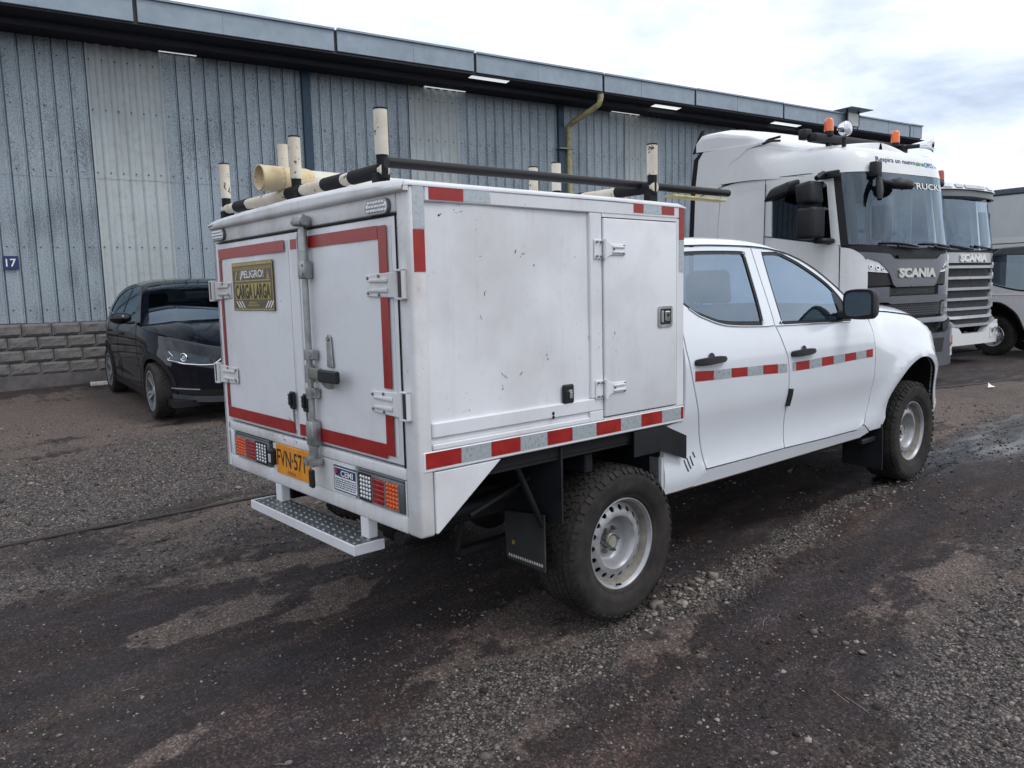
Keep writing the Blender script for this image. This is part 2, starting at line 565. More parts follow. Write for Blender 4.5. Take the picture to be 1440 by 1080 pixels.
    def grid(self, fn, us, vs, smooth=True, skip=None):
        P = [fn(u, v) for u in us for v in vs]
        nv = len(vs)
        F = []
        for i in range(len(us) - 1):
            for j in range(nv - 1):
                if skip and skip(i, j):
                    continue
                F.append((i * nv + j, i * nv + j + 1, (i + 1) * nv + j + 1, (i + 1) * nv + j))
        return self.add(P, F, smooth)

    def ball(self, c, r, n=12, m=8, sz=(1, 1, 1)):
        P, F = [], []
        for j in range(m + 1):
            ph = math.pi * j / m
            for i in range(n):
                t = 2 * math.pi * i / n
                P.append((c[0] + r * sz[0] * math.sin(ph) * math.cos(t), c[1] + r * sz[1] * math.sin(ph) * math.sin(t),
                          c[2] + r * sz[2] * math.cos(ph)))
        for j in range(m):
            for i in range(n):
                F.append((j * n + i, (j + 1) * n + i, (j + 1) * n + (i + 1) % n, j * n + (i + 1) % n))
        return self.add(P, F, True)

    def patch(self, outline, mp, step=0.05, holes=(), thick=0.0, d=0.0, smooth=True):
        """fill a 2D outline (minus holes) with a fine mesh mapped onto a curved surface by mp(u, v, depth)"""
        loops = [resample(outline, step)] + [resample(h, step) for h in holes]
        pts, edges = [], []
        for lp in loops:
            o = len(pts)
            pts += lp
            edges += [(o + i, o + (i + 1) % len(lp)) for i in range(len(lp))]
        arr = np.array(pts)
        segs = np.array([(pts[a], pts[b]) for a, b in edges])
        x0, y0 = arr.min(0); x1, y1 = arr.max(0)
        gx = np.arange(x0 + step * .5, x1, step); gy = np.arange(y0 + step * .5, y1, step)
        if len(gx) and len(gy):
            G = np.stack(np.meshgrid(gx, gy), -1).reshape(-1, 2)
            ins = inside(G, loops)
            G = G[ins]
            if len(G):
                a = segs[:, 0][None]; b = segs[:, 1][None]
                ab = b - a
                t = np.clip(((G[:, None] - a) * ab).sum(-1) / np.maximum((ab ** 2).sum(-1), 1e-12), 0, 1)
                dd = np.sqrt(((G[:, None] - (a + ab * t[..., None])) ** 2).sum(-1)).min(1)
                pts = pts + [tuple(q) for q in G[dd > step * 0.42]]
        vv, ee, ff = geometry.delaunay_2d_cdt([Vector(q) for q in pts], edges, [], 1, 1e-6)[:3]
        P = [mp(q[0], q[1], d) for q in vv]
        if holes:
            W = np.array([tuple(q) for q in vv])
            cen = np.array([W[list(fc)].mean(0) for fc in ff])
            keep = inside(cen, loops)
            ff = [fc for fc, k in zip(ff, keep) if k]
        self.add(P, [tuple(fc) for fc in ff], smooth)
        if thick:
            for lp in loops:
                n = len(lp)
                A = [mp(q[0], q[1], d) for q in lp]; B = [mp(q[0], q[1], d + thick) for q in lp]
                self.add(A + B, [(i, (i + 1) % n, n + (i + 1) % n, n + i) for i in range(n)], False)
        return self

    def mesh(self, name):
        me = bpy.data.meshes.new(name)
        me.from_pydata(self.v, [], self.f)
        for m in self.mats:
            me.materials.append(m)
        if self.f:
            me.polygons.foreach_set("material_index", self.mi)
            me.polygons.foreach_set("use_smooth", self.sm)
        me.update()
        return me

    def build(self, name, m=None, parent=None, label=None, loc=None, rot=None):
        if m is not None and not self.mats:
            self.mats = [m]
        o = bpy.data.objects.new(name, self.mesh(name))
        C.objects.link(o)
        if parent is not None:
            o.parent = parent
        if loc: o.location = loc
        if rot: o.rotation_euler = rot
        if label: o["label"] = label
        return o


def resample(loop, step):
    out = []
    n = len(loop)
    for i in range(n):
        a, b = loop[i], loop[(i + 1) % n]
        L = math.hypot(b[0] - a[0], b[1] - a[1])
        k = max(1, int(round(L / step)))
        for j in range(k):
            out.append((a[0] + (b[0] - a[0]) * j / k, a[1] + (b[1] - a[1]) * j / k))
    return out


def inside(G, loops):
    r = np.zeros(len(G), bool)
    for lp in loops:
        n = len(lp)
        for i in range(n):
            x0, y0 = lp[i]; x1, y1 = lp[(i + 1) % n]
            if y0 == y1:
                continue
            c = ((y0 > G[:, 1]) != (y1 > G[:, 1])) & (G[:, 0] < (x1 - x0) * (G[:, 1] - y0) / (y1 - y0) + x0)
            r ^= c
    return r


def curve(pts, n=6, closed=True):
    """Catmull-Rom through the points; a point given as (x, y, 1) is a sharp corner"""
    P = [(p[0], p[1]) for p in pts]
    S = [len(p) > 2 for p in pts]
    out = []
    N = len(P)
    rng = range(N) if closed else range(N - 1)
    for i in rng:
        p1, p2 = P[i], P[(i + 1) % N]
        p0 = P[i - 1] if not S[i] else (2 * p1[0] - p2[0], 2 * p1[1] - p2[1])
        p3 = P[(i + 2) % N] if not S[(i + 1) % N] else (2 * p2[0] - p1[0], 2 * p2[1] - p1[1])
        if not closed and i == 0: p0 = (2 * p1[0] - p2[0], 2 * p1[1] - p2[1])
        if not closed and i == N - 2: p3 = (2 * p2[0] - p1[0], 2 * p2[1] - p1[1])
        if S[i] and S[(i + 1) % N]:
            out.append(p1)
            continue
        for k in range(n):
            t = k / n
            q = []
            for a in (0, 1):
                q.append(0.5 * (2 * p1[a] + (p2[a] - p0[a]) * t + (2 * p0[a] - 5 * p1[a] + 4 * p2[a] - p3[a]) * t * t
                                + (3 * p1[a] - p0[a] - 3 * p2[a] + p3[a]) * t ** 3))
            out.append(tuple(q))
    if not closed:
        out.append(P[-1])
    return out


def offset(loop, d):
    """shrink (d > 0) or grow a closed outline"""
    n = len(loop)
    area = sum(loop[i][0] * loop[(i + 1) % n][1] - loop[(i + 1) % n][0] * loop[i][1] for i in range(n))
    s = 1 if area > 0 else -1
    out = []
    for i in range(n):
        a, b, c = Vector(loop[i - 1]), Vector(loop[i]), Vector(loop[(i + 1) % n])
        e1, e2 = (b - a), (c - b)
        if e1.length < 1e-9: e1 = e2
        if e2.length < 1e-9: e2 = e1
        n1 = Vector((-e1.y, e1.x)).normalized(); n2 = Vector((-e2.y, e2.x)).normalized()
        m = (n1 + n2)
        if m.length < 1e-6:
            m = n1
        m.normalize()
        k = 1 / max(0.5, m.dot(n1))
        q = b + m * (d * s * k)
        out.append((q.x, q.y))
    return out


def circle(cx, cy, r, n=16):
    return [(cx + r * math.cos(2 * math.pi * i / n), cy + r * math.sin(2 * math.pi * i / n)) for i in range(n)]


def rrect(x0, x1, y0, y1, r, n=4):
    out = []
    for cx, cy, a0 in ((x1 - r, y0 + r, -90), (x1 - r, y1 - r, 0), (x0 + r, y1 - r, 90), (x0 + r, y0 + r, 180)):
        for i in range(n + 1):
            a = R(a0 + 90 * i / n)
            out.append((cx + r * math.cos(a), cy + r * math.sin(a)))
    return out


def thing(name, label, cat, loc=(0, 0, 0), rot=(0, 0, 0), group=None):
    o = bpy.data.objects.new(name, None)
    C.objects.link(o)
    o.empty_display_size = 0.2
    o.location, o.rotation_euler = loc, rot
    o["label"], o["category"] = label, cat
    if group: o["group"] = group
    return o


def tag(o, label, cat, group=None):
    o["label"], o["category"] = label, cat
    if group: o["group"] = group
    return o


def copy_obj(o, parent=None, loc=None, rot=None):
    c = o.copy()
    C.objects.link(c)
    c.parent = parent
    if loc is not None: c.location = loc
    if rot is not None: c.rotation_euler = rot
    return c


def copy_tree(o, parent=None, loc=None, rot=None):
    c = copy_obj(o, parent, loc, rot)
    for ch in list(o.children):
        copy_tree(ch, c)
    return c


_FONT_CACHE = {}


def text_poly(s, size=1.0, ext=0.0, space=1.0, shear=0.0, bold=0.0):
    """lettering as vertices and faces in the XY plane, centred on the origin"""
    key = (s, size, ext, space, shear, bold)
    if key in _FONT_CACHE:
        return _FONT_CACHE[key]
    cu = bpy.data.curves.new("lettering", "FONT")
    cu.body = s
    cu.size = size
    cu.extrude = ext
    cu.space_character = space
    cu.shear = shear
    cu.offset = bold
    cu.align_x, cu.align_y = "CENTER", "CENTER"
    cu.resolution_u = 3
    o = bpy.data.objects.new("lettering", cu)
    C.objects.link(o)
    bpy.context.view_layer.update()
    me = bpy.data.meshes.new_from_object(o.evaluated_get(bpy.context.evaluated_depsgraph_get()))
    V = [v.co[:] for v in me.vertices]
    F = [tuple(p.vertices) for p in me.polygons]
    bpy.data.objects.remove(o)
    bpy.data.curves.remove(cu)
    bpy.data.meshes.remove(me)
    A = np.array(V)
    c = (A.min(0) + A.max(0)) / 2
    dims = A.max(0) - A.min(0)
    V = [(x - c[0], y - c[1], z) for x, y, z in V]
    _FONT_CACHE[key] = (V, F, dims)
    return V, F, dims


def put_text(mb, s, fn, width=None, height=None, ext=0.0, space=1.0, shear=0.0, bold=0.0):
    """fn(u, v, d) maps the lettering (u to the reader's right, v up, d towards the reader) into space"""
    V, F, dims = text_poly(s, 1.0, 0.5 if ext else 0.0, space, shear, bold)
    sx = width / dims[0] if width else height / dims[1]
    sy = height / dims[1] if height else sx
    P = []
    for x, y, z in V:
        P.append(fn(x * sx, y * sy, (z + 0.5) * ext if ext else 0.0))
    return mb.add(P, F, False)


def smooth_interp(xs, ys, n=400, sig=0.02):
    """table look-up with the corners rounded off"""
    lo, hi = xs[0], xs[-1]
    X = np.linspace(lo - 0.3, hi + 0.3, n)
    Y = np.interp(X, xs, ys)
    dx = X[1] - X[0]
    k = np.exp(-0.5 * (np.arange(-40, 41) * dx / sig) ** 2); k /= k.sum()
    Ys = np.convolve(np.pad(Y, 40, mode="edge"), k, "valid")
    return lambda v: float(np.interp(v, X, Ys))


def smoothstep(a, b, x):
    t = min(1, max(0, (x - a) / (b - a)))
    return t * t * (3 - 2 * t)


# ------------------------------------------------------------------ ground
def vnoise(x, y, seed):
    xi, yi = np.floor(x).astype(np.int64), np.floor(y).astype(np.int64)
    xf, yf = x - xi, y - yi

    def h(a, b):
        k = (a * 374761393 + b * 668265263 + seed * 974634777) & 0xFFFFFFFF
        k = ((k ^ (k >> 13)) * 1274126177) & 0xFFFFFFFF
        return ((k ^ (k >> 16)) & 0xFFFF) / 65535.0
    u, v = xf * xf * (3 - 2 * xf), yf * yf * (3 - 2 * yf)
    return (h(xi, yi) * (1 - u) + h(xi + 1, yi) * u) * (1 - v) + (h(xi, yi + 1) * (1 - u) + h(xi + 1, yi + 1) * u) * v


def fbm(x, y, seed, octs=4, gain=0.5):
    s, a, t = 0, 1.0, 0
    for o in range(octs):
        s = s + a * vnoise(x * 2 ** o, y * 2 ** o, seed + o * 17)
        t += a
        a *= gain
    return s / t


def ground_z(x, y):
    x, y = np.asarray(x, float), np.asarray(y, float)
    gx = np.interp(x, [-60, -8, -3, 0, 3.3, 5, 9, 15, 25, 60], [-.35, -.2, -.1, 0, .108, .115, .03, -.08, -.15, -.2])
    return .002 + .0217 * np.clip(y, -8, 11) + gx


# patches of loose grey gravel: centre, radii, direction, weight (negative: bare dark mud)
PATCH = [(-0.4, 3.9, 2.6, 1.05, -8, 1.25), (-2.2, 3.2, 1.2, .7, 0, .9), (1.2, 4.6, 1.6, .6, -8, .6), (-1.25, -1.25, .75, .30, 40, 1.15),
         (-0.35, -.98, .62, .17, 12, 1.0), (.55, -1.0, .60, .12, 8, 1.05), (1.5, -.93, .8, .10, 4, 1.0), (2.6, -.86, .7, .10, 3, .95),
         (.95, -2.35, .95, .50, 25, 1.3), (.1, -2.6, .7, .3, 30, .8), (2.6, -2.3, 1.2, .4, 15, .7), (-.9, .95, .55, .12, -20, .55),
         (-1.35, .62, .25, .12, -10, .8), (-.95, .35, .22, .10, 20, .7), (6.5, -2.4, 2.0, .8, 5, .8), (-1.9, 1.75, .9, .22, -10, .5),
         (-2.0, .2, .9, .75, 30, -1.0), (-1.2, .3, .9, .35, 20, -.5), (1.2, -1.45, 2.8, .26, 3, -.95), (-.75, -1.9, .55, .22, 35, -.7),
         (1.5, -.1, 2.6, .75, 0, -1.3), (-.6, 0, .8, .7, 0, -1.1), (4.5, -1.9, 3.0, .35, 3, -.6), (-1.0, 6.4, 2.0, .5, -5, -.5),
         (-2.5, 5.5, 1.2, .25, 0, -.6), (1, 7.4, 2.5, .4, -5, -.3)]
WET = [(4.9, -.90, 1.7, .17, -4, 1.9), (-2.0, .1, .8, .6, 30, .22), (1.4, -.25, 2.6, .45, 0, .25), (2.3, -.62, .9, .12, 0, .30),
       (-2.4, 5.6, .9, .2, 0, .7), (7.6, -.80, 1.8, .17, -4, 1.5), (-.9, -1.7, .4, .2, 30, .2)]


DRY = [(-.8, 7.4, 3.2, 2.3, 0, .75), (2.0, 8.0, 4, 2, 0, .6), (-1.6, 6.6, .9, .35, 0, .8), (8, -.2, 4, 1.6, -6, .7), (.1, -.55, .5, .25, 10, .5), (-.55, -.55, .6, .22, 15, .7),
       (-.85, .95, .75, .16, -20, .9), (-1.38, .62, .32, .14, -10, 1.2), (-.92, .33, .30, .13, 20, 1.1), (-1.9, 1.75, 1.1, .35, -10, .9), (-.2, 2.0, 1.3, .35, -8, .9), (-.4, 3.9, 3.0, 1.4, -8, .5),
       (-.35, -.98, .75, .22, 12, .8), (.55, -1.0, .8, .16, 8, .7), (1.8, -.90, 1.2, .10, 4, .6), (.95, -2.4, 1.2, .55, 25, 1.3), (-1.2, -1.3, .8, .3, 40, .5), (7.5, .3, 3.2, .8, -6, 1.0), (3.0, -2.6, 1.5, .5, 15, .9),
       (-1.2, 5.6, 1.6, .16, -5, 1.0), (.2, 6.6, 1.5, .25, -5, .7), (-2.0, 7.6, 1.5, .3, -5, .6), (6.0, 2.0, 3, .5, 0, .6), (-2.0, -.9, .25, .06, 10, .8), (-1.9, -.35, .3, .07, 15, .9)]


def dry_amount(x, y):
    wx = x + .30 * (fbm(x * 1.7, y * 1.7, 105) - .5) + .10 * (fbm(x * 7, y * 9, 109) - .5)
    wy = y + .30 * (fbm(x * 1.7 + 40, y * 1.7, 106) - .5) + .10 * (fbm(x * 7, y * 9 + 30, 108) - .5)
    a = .8 * np.minimum(blobs(wx, wy, DRY), 1.2) + .75 * (fbm(x * 1.1, y * 2.4, 121, 5) - .5) + .75 * (fbm(x * 5, y * 11, 131, 5) - .5) + .45 * (fbm(x * 15, y * 24, 133, 4) - .5)
    return np.clip(a, 0, 1)


def blobs(x, y, L):
    s = np.zeros_like(x)
    for cx, cy, rx, ry, a, wgt in L:
        c, sn = math.cos(R(a)), math.sin(R(a))
        u, v = (x - cx) * c + (y - cy) * sn, -(x - cx) * sn + (y - cy) * c
        s = s + wgt * np.exp(-((u / rx) ** 2 + (v / ry) ** 2))
    return s


def gravel_amount(x, y):
    wx = x + .35 * (fbm(x * 1.3, y * 1.3, 5) - .5) + .12 * (fbm(x * 6, y * 6, 9) - .5)
    wy = y + .35 * (fbm(x * 1.3 + 40, y * 1.3, 6) - .5) + .12 * (fbm(x * 6, y * 6 + 30, 8) - .5)
    b = blobs(wx, wy, PATCH) + .9 * (fbm(x * .8, y * 1.6, 21, 5) - .47) + .7 * (fbm(x * 4, y * 7, 31, 4) - .5)
    return np.clip(.30 + .62 * b, 0, 1)


def axis_pts(fine0, fine1, step, lo, hi, grow):
    a = list(np.arange(fine0, fine1, step))
    s, p = step, a[-1]
    while p < hi:
        s *= grow; p += s; a.append(p)
    s, p, b = step, a[0], []
    while p > lo:
        s *= grow; p -= s; b.append(p)
    return np.array(b[::-1] + a)


def make_ground():
    xs = axis_pts(-2.6, 1.6, .020, -120, 260, 1.028)
    ys = axis_pts(-3.0, 1.4, .020, -160, 220, 1.028)
    X, Y = np.meshgrid(xs, ys, indexing="ij")
    near = np.exp(-((X - 0) ** 2 + (Y - 1) ** 2) / 14.0 ** 2)
    G = gravel_amount(X, Y)
    Wt = np.clip(blobs(X + .2 * (fbm(X * 3, Y * 3, 77) - .5), Y + .2 * (fbm(X * 3, Y * 3, 78) - .5), WET), 0, 1.5) * (.45 + fbm(X * 5, Y * 9, 55))
    Wt = np.clip(Wt - .55 * np.clip(G - .45, 0, 1), 0, 1)
    Z = ground_z(X, Y)
    rough = .030 * (fbm(X * .9, Y * 1.5, 41, 4) - .5) + .016 * (fbm(X * 5, Y * 8, 42, 4) - .5) + .012 * (fbm(X * 22, Y * 22, 43, 3) - .5) * (.4 + G)
    # tyre ruts pressed into the mud, running the way the vehicles pass
    for (y0, amp) in ((-1.45, .018), (-1.72, -.010), (-1.15, -.012), (.35, .010), (-2.05, .008)):
        yy = Y - y0 - .05 * (X - 1) - .12 * (fbm(X * .5, X * 0 + y0, 3, 2) - .5)
        rough -= amp * np.exp(-(yy / .13) ** 2) * (.6 + .5 * fbm(X * 14, Y * 3, 61, 2))
        chev = ((X + .8 * np.abs(yy)) / .062) % 1.0
        rough -= .007 * (chev < .42) * np.exp(-(yy / .10) ** 4) * (fbm(X * 1.2, Y * 1.2, 63, 3) > .46) * np.exp(-((X - .6) / 2.6) ** 2)
    Z = Z + near * (rough - .006) - .010 * Wt * near
    me = bpy.data.meshes.new("ground")
    nx, ny = X.shape
    V = np.stack([X, Y, Z], -1).reshape(-1, 3)
    i = np.arange(nx - 1)[:, None] * ny + np.arange(ny - 1)[None]
    Q = np.stack([i, i + ny, i + ny + 1, i + 1], -1).reshape(-1, 4)
    me.vertices.add(len(V)); me.vertices.foreach_set("co", V.ravel())
    me.loops.add(Q.size); me.loops.foreach_set("vertex_index", Q.ravel().astype(np.int32))
    me.polygons.add(len(Q))
    me.polygons.foreach_set("loop_start", np.arange(0, Q.size, 4, dtype=np.int32))
    me.polygons.foreach_set("use_smooth", np.ones(len(Q), bool))
    me.update()
    for nm, A in (("gravel", G), ("wet", Wt), ("dry", dry_amount(X, Y))):
        at = me.attributes.new(nm, "FLOAT", "POINT")
        at.data.foreach_set("value", A.ravel().astype(np.float32))
    o = bpy.data.objects.new("ground", me)
    o["kind"] = "structure"
    C.objects.link(o)
    # material
    m, t, b, out = mat_new("yard_earth")
    at = N_(t, "ShaderNodeAttribute", attribute_name="gravel")
    aw = N_(t, "ShaderNodeAttribute", attribute_name="wet")
    nf = noise(t, 38, 6, 0.7)
    nm_ = noise(t, 3.0, 7, 0.68, stretch=(0.55, 1.9, 1.0))
    ncl = noise(t, 9, 8, 0.80)
    # fine stone pattern
    tcn = N_(t, "ShaderNodeTexCoord")
    vo = N_(t, "ShaderNodeTexVoronoi"); vo.inputs["Scale"].default_value = 85
    vo.inputs["Randomness"].default_value = 1.0
    t.links.new(tcn.outputs["Object"], vo.inputs["Vector"])
    vo2 = N_(t, "ShaderNodeTexVoronoi"); vo2.inputs["Scale"].default_value = 34
    t.links.new(tcn.outputs["Object"], vo2.inputs["Vector"])
    stone = ramp(t, vo.outputs["Color"], [(0.08, (0.016, 0.012, 0.012, 1)), (0.5, (0.085, 0.067, 0.063, 1)), (0.92, (0.40, 0.345, 0.32, 1))])
    stone2 = ramp(t, vo2.outputs["Color"], [(0.05, (0.022, 0.017, 0.017, 1)), (0.6, (0.10, 0.080, 0.074, 1)), (0.95, (0.31, 0.265, 0.245, 1))])
    gr = mixc(t, 0.35, stone.outputs[0], stone2.outputs[0])
    dk = ramp(t, vo.outputs["Distance"], [(0.25, g(1)), (0.75, g(0.38))])
    gr = mixc(t, 1.0, gr, dk.outputs[0], "MULTIPLY")
    mud = ramp(t, nm_.outputs[0], [(0.28, (0.0095, 0.0064, 0.0072, 1)), (0.5, (0.0235, 0.0158, 0.0158, 1)), (0.74, (0.072, 0.050, 0.044, 1))])
    nh = noise(t, 1.6, 5, 0.7, stretch=(0.7, 1.6, 1.0))
    hue = ramp(t, nh.outputs[0], [(0.38, (0.78, 0.86, 1.12, 1)), (0.62, (1.10, 0.95, 0.80, 1))])
    mudf = ramp(t, nf.outputs[0], [(0.3, g(0.5)), (0.7, g(1.45))])
    mu2 = mixc(t, 1.0, mud.outputs[0], mudf.outputs[0], "MULTIPLY")
    mu2 = mixc(t, 1.0, mu2, hue.outputs[0], "MULTIPLY")
    vo3 = N_(t, "ShaderNodeTexVoronoi"); vo3.inputs["Scale"].default_value = 130
    t.links.new(tcn.outputs["Object"], vo3.inputs["Vector"])
    spk = ramp(t, vo3.outputs["Color"], [(0.30, g(0.45)), (0.62, g(1.0)), (0.90, g(3.4))])
    mu2 = mixc(t, 0.85, mu2, spk.outputs[0], "MULTIPLY")
    # pale dried crust with ragged edges
    ady = N_(t, "ShaderNodeAttribute", attribute_name="dry")
    nd = noise(t, 13, 8, 0.82)
    sbd = N_(t, "ShaderNodeMath", operation="MULTIPLY_ADD"); sbd.inputs[1].default_value = 1.1; sbd.inputs[2].default_value = -0.55
    t.links.new(nd.outputs[0], sbd.inputs[0])
    add_ = N_(t, "ShaderNodeMath", operation="ADD")
    t.links.new(ady.outputs["Fac"], add_.inputs[0]); t.links.new(sbd.outputs[0], add_.inputs[1])
    fd = ramp(t, add_.outputs[0], [(0.38, g(0)), (0.55, g(0.85))])
    dcol = ramp(t, nf.outputs[0], [(0.3, (0.078, 0.056, 0.048, 1)), (0.7, (0.165, 0.126, 0.108, 1))])
    dc2 = mixc(t, 0.6, dcol.outputs[0], spk.outputs[0], "MULTIPLY")
    mu2 = mixc(t, fd.outputs[0], mu2, dc2)
    # break the edge of the gravel with noise
    ad = N_(t, "ShaderNodeMath", operation="ADD")
    sb = N_(t, "ShaderNodeMath", operation="MULTIPLY_ADD"); sb.inputs[1].default_value = 1.0; sb.inputs[2].default_value = -0.5
    t.links.new(ncl.outputs[0], sb.inputs[0])
    t.links.new(at.outputs["Fac"], ad.inputs[0]); t.links.new(sb.outputs[0], ad.inputs[1])
    fg = ramp(t, ad.outputs[0], [(0.30, g(0.05)), (0.48, g(0.50)), (0.62, g(0.95))])
    col = mixc(t, fg.outputs[0], mu2, gr)
    wetf = ramp(t, aw.outputs["Fac"], [(0.12, g(1)), (0.5, g(0.48))])
    col = mixc(t, 1.0, col, wetf.outputs[0], "MULTIPLY")
    t.links.new(col, b.inputs["Base Color"])
    ro = ramp(t, aw.outputs["Fac"], [(0.10, g(0.90)), (0.30, g(0.55)), (0.65, g(0.16))])
    t.links.new(ro.outputs[0], b.inputs["Roughness"])
    b.inputs["Specular IOR Level"].default_value = 0.45
    drywet = ramp(t, aw.outputs["Fac"], [(0.15, g(1)), (0.6, g(0.08))])
    h1 = N_(t, "ShaderNodeMath", operation="MULTIPLY_ADD"); h1.inputs[1].default_value = 0.6
    t.links.new(nf.outputs[0], h1.inputs[0])
    inv = N_(t, "ShaderNodeMath", operation="MULTIPLY"); inv.inputs[1].default_value = -0.8
    t.links.new(vo.outputs["Distance"], inv.inputs[0])
    mulg = N_(t, "ShaderNodeMath", operation="MULTIPLY")
    t.links.new(inv.outputs[0], mulg.inputs[0]); t.links.new(fg.outputs[0], mulg.inputs[1])
    t.links.new(mulg.outputs[0], h1.inputs[2])
    hw = N_(t, "ShaderNodeMath", operation="MULTIPLY")
    t.links.new(h1.outputs[0], hw.inputs[0]); t.links.new(drywet.outputs[0], hw.inputs[1])
    bump(t, b, hw.outputs[0], 1.0, 0.016)
    me.materials.append(m)
    return o


GROUND = make_ground()


def gz(x, y):
    hit = GROUND.ray_cast(Vector((x, y, 5)), Vector((0, 0, -1)))
    return hit[1].z if hit[0] else float(ground_z(x, y))


def stone_mat(name, lo, hi):
    m, t, b, out = mat_new(name)
    at = N_(t, "ShaderNodeAttribute", attribute_name="tone")
    r = ramp(t, at.outputs["Fac"], [(0.0, lo + (1,)), (1.0, hi + (1,))])
    n = noise(t, 60, 4, 0.6)
    f = ramp(t, n.outputs[0], [(0.3, g(0.7)), (0.7, g(1.15))])
    c = mixc(t, 1.0, r.outputs[0], f.outputs[0], "MULTIPLY")
    t.links.new(c, b.inputs["Base Color"])
    b.inputs["Roughness"].default_value = 0.9
    return m


def scatter_pebbles():
    """loose gravel: tens of thousands of small stones, joined"""
    n = 520000
    # denser near the camera side of the yard
    rr = RNG.random(n) ** 1.7
    ang = RNG.uniform(R(4), R(96), n)
    d = 1.15 + rr * 9.5
    x = CAM_POS[0] + d * np.cos(ang); y = CAM_POS[1] + d * np.sin(ang)
    x = x + RNG.normal(0, .08, n); y = y + RNG.normal(0, .08, n)
    ga = gravel_amount(x, y)
    clus = np.clip((fbm(x * 3.1, y * 3.7, 201, 4) - .42) * 4, .04, 1)
    keep = RNG.random(n) < np.clip(np.maximum((ga - .22) * .95, .20 * clus), 0, .80) * np.clip(.35 + d / 9, 0, 1)
    x, y, ga, d = x[keep], y[keep], ga[keep], d[keep]
    n = len(x)
    size = np.exp(RNG.normal(np.log(.0034), .50, n)) * (1 + .07 * d)
    size = np.clip(size, .002, .016)
    big = RNG.random(n) < .010
    size[big] *= RNG.uniform(1.5, 2.6, big.sum())
    tone = RNG.random(n) ** np.where(ga > .45, 1.9, 3.2)
    return x, y, size, tone


def build_pebbles(x, y, size, name, mat_, subdiv=False, tone=None):
    n = len(x)
    if subdiv:
        bm = bmesh.new(); bmesh.ops.create_icosphere(bm, subdivisions=1, radius=1)
        base = np.array([v.co[:] for v in bm.verts]); fc = np.array([[v.index for v in f.verts] for f in bm.faces]); bm.free()
        bm = bmesh.new(); bmesh.ops.create_icosphere(bm, subdivisions=2, radius=1)
        base = np.array([v.co[:] for v in bm.verts]); fc = np.array([[v.index for v in f.verts] for f in bm.faces]); bm.free()
    else:
        base = np.array([(1, 0, 0), (-1, 0, 0), (0, 1, 0), (0, -1, 0), (0, 0, 1), (0, 0, -1)], float)
        fc = np.array([(0, 2, 4), (2, 1, 4), (1, 3, 4), (3, 0, 4), (2, 0, 5), (1, 2, 5), (3, 1, 5), (0, 3, 5)])
    k = len(base)
    P = np.repeat(base[None], n, 0) * (1 + RNG.uniform(-.32, .32, (n, k, 1)))
    if subdiv:
        P = np.clip(P, -RNG.uniform(.5, .9, (n, 1, 3)), RNG.uniform(.5, .9, (n, 1, 3)))
    sc = np.stack([RNG.uniform(.8, 1.5, n), RNG.uniform(.7, 1.1, n), RNG.uniform(.35, .7, n)], -1)
    P = P * sc[:, None]
    a = RNG.uniform(0, 6.28, n); ca, sa = np.cos(a)[:, None], np.sin(a)[:, None]
    P = np.stack([P[..., 0] * ca - P[..., 1] * sa, P[..., 0] * sa + P[..., 1] * ca, P[..., 2]], -1)
    tl = RNG.normal(0, .35, n); ct, st = np.cos(tl)[:, None], np.sin(tl)[:, None]
    P = np.stack([P[..., 0] * ct + P[..., 2] * st, P[..., 1], -P[..., 0] * st + P[..., 2] * ct], -1)
    P = P * size[:, None, None]
    # ground height under each stone, read from the terrain grid
    me = GROUND.data
    co = np.empty(len(me.vertices) * 3, np.float32); me.vertices.foreach_get("co", co); co = co.reshape(-1, 3)
    ux = np.unique(co[:, 0]); ny = len(co) // len(ux)
    gx_ = co[::ny, 0]; gy_ = co[:ny, 1]; Zg = co[:, 2].reshape(-1, ny)
    ix = np.clip(np.searchsorted(gx_, x) - 1, 0, len(gx_) - 2); iy = np.clip(np.searchsorted(gy_, y) - 1, 0, ny - 2)
    u = (x - gx_[ix]) / (gx_[ix + 1] - gx_[ix]); v = (y - gy_[iy]) / (gy_[iy + 1] - gy_[iy])
    z = (Zg[ix, iy] * (1 - u) + Zg[ix + 1, iy] * u) * (1 - v) + (Zg[ix, iy + 1] * (1 - u) + Zg[ix + 1, iy + 1] * u) * v
    P = P + np.stack([x, y, z + size * .12], -1)[:, None]
    V = P.reshape(-1, 3)
    F = (fc[None] + (np.arange(n) * k)[:, None, None]).reshape(-1, 3)
    me = bpy.data.meshes.new(name)
    me.vertices.add(len(V)); me.vertices.foreach_set("co", V.ravel().astype(np.float32))
    me.loops.add(F.size); me.loops.foreach_set("vertex_index", F.ravel().astype(np.int32))
    me.polygons.add(len(F))
    me.polygons.foreach_set("loop_start", np.arange(0, F.size, 3, dtype=np.int32))
    me.update()
    at = me.attributes.new("tone", "FLOAT", "POINT")
    at.data.foreach_set("value", np.repeat(RNG.random(n) ** 1.3 if tone is None else tone, k).astype(np.float32))
    me.materials.append(mat_)
    o = bpy.data.objects.new(name, me)
    C.objects.link(o)
    return o


M["pebble"] = stone_mat("pebble", (0.022, 0.017, 0.016), (0.34, 0.295, 0.27))
M["rubble"] = stone_mat("rubble", (0.10, 0.08, 0.07), (0.34, 0.29, 0.25))
_x, _y, _s, _t = scatter_pebbles()
o = build_pebbles(_x, _y, _s, "gravel", M["pebble"], tone=_t)
o["kind"] = "stuff"
o["label"] = "loose grey gravel strewn over the dark muddy yard"
o["category"] = "gravel"
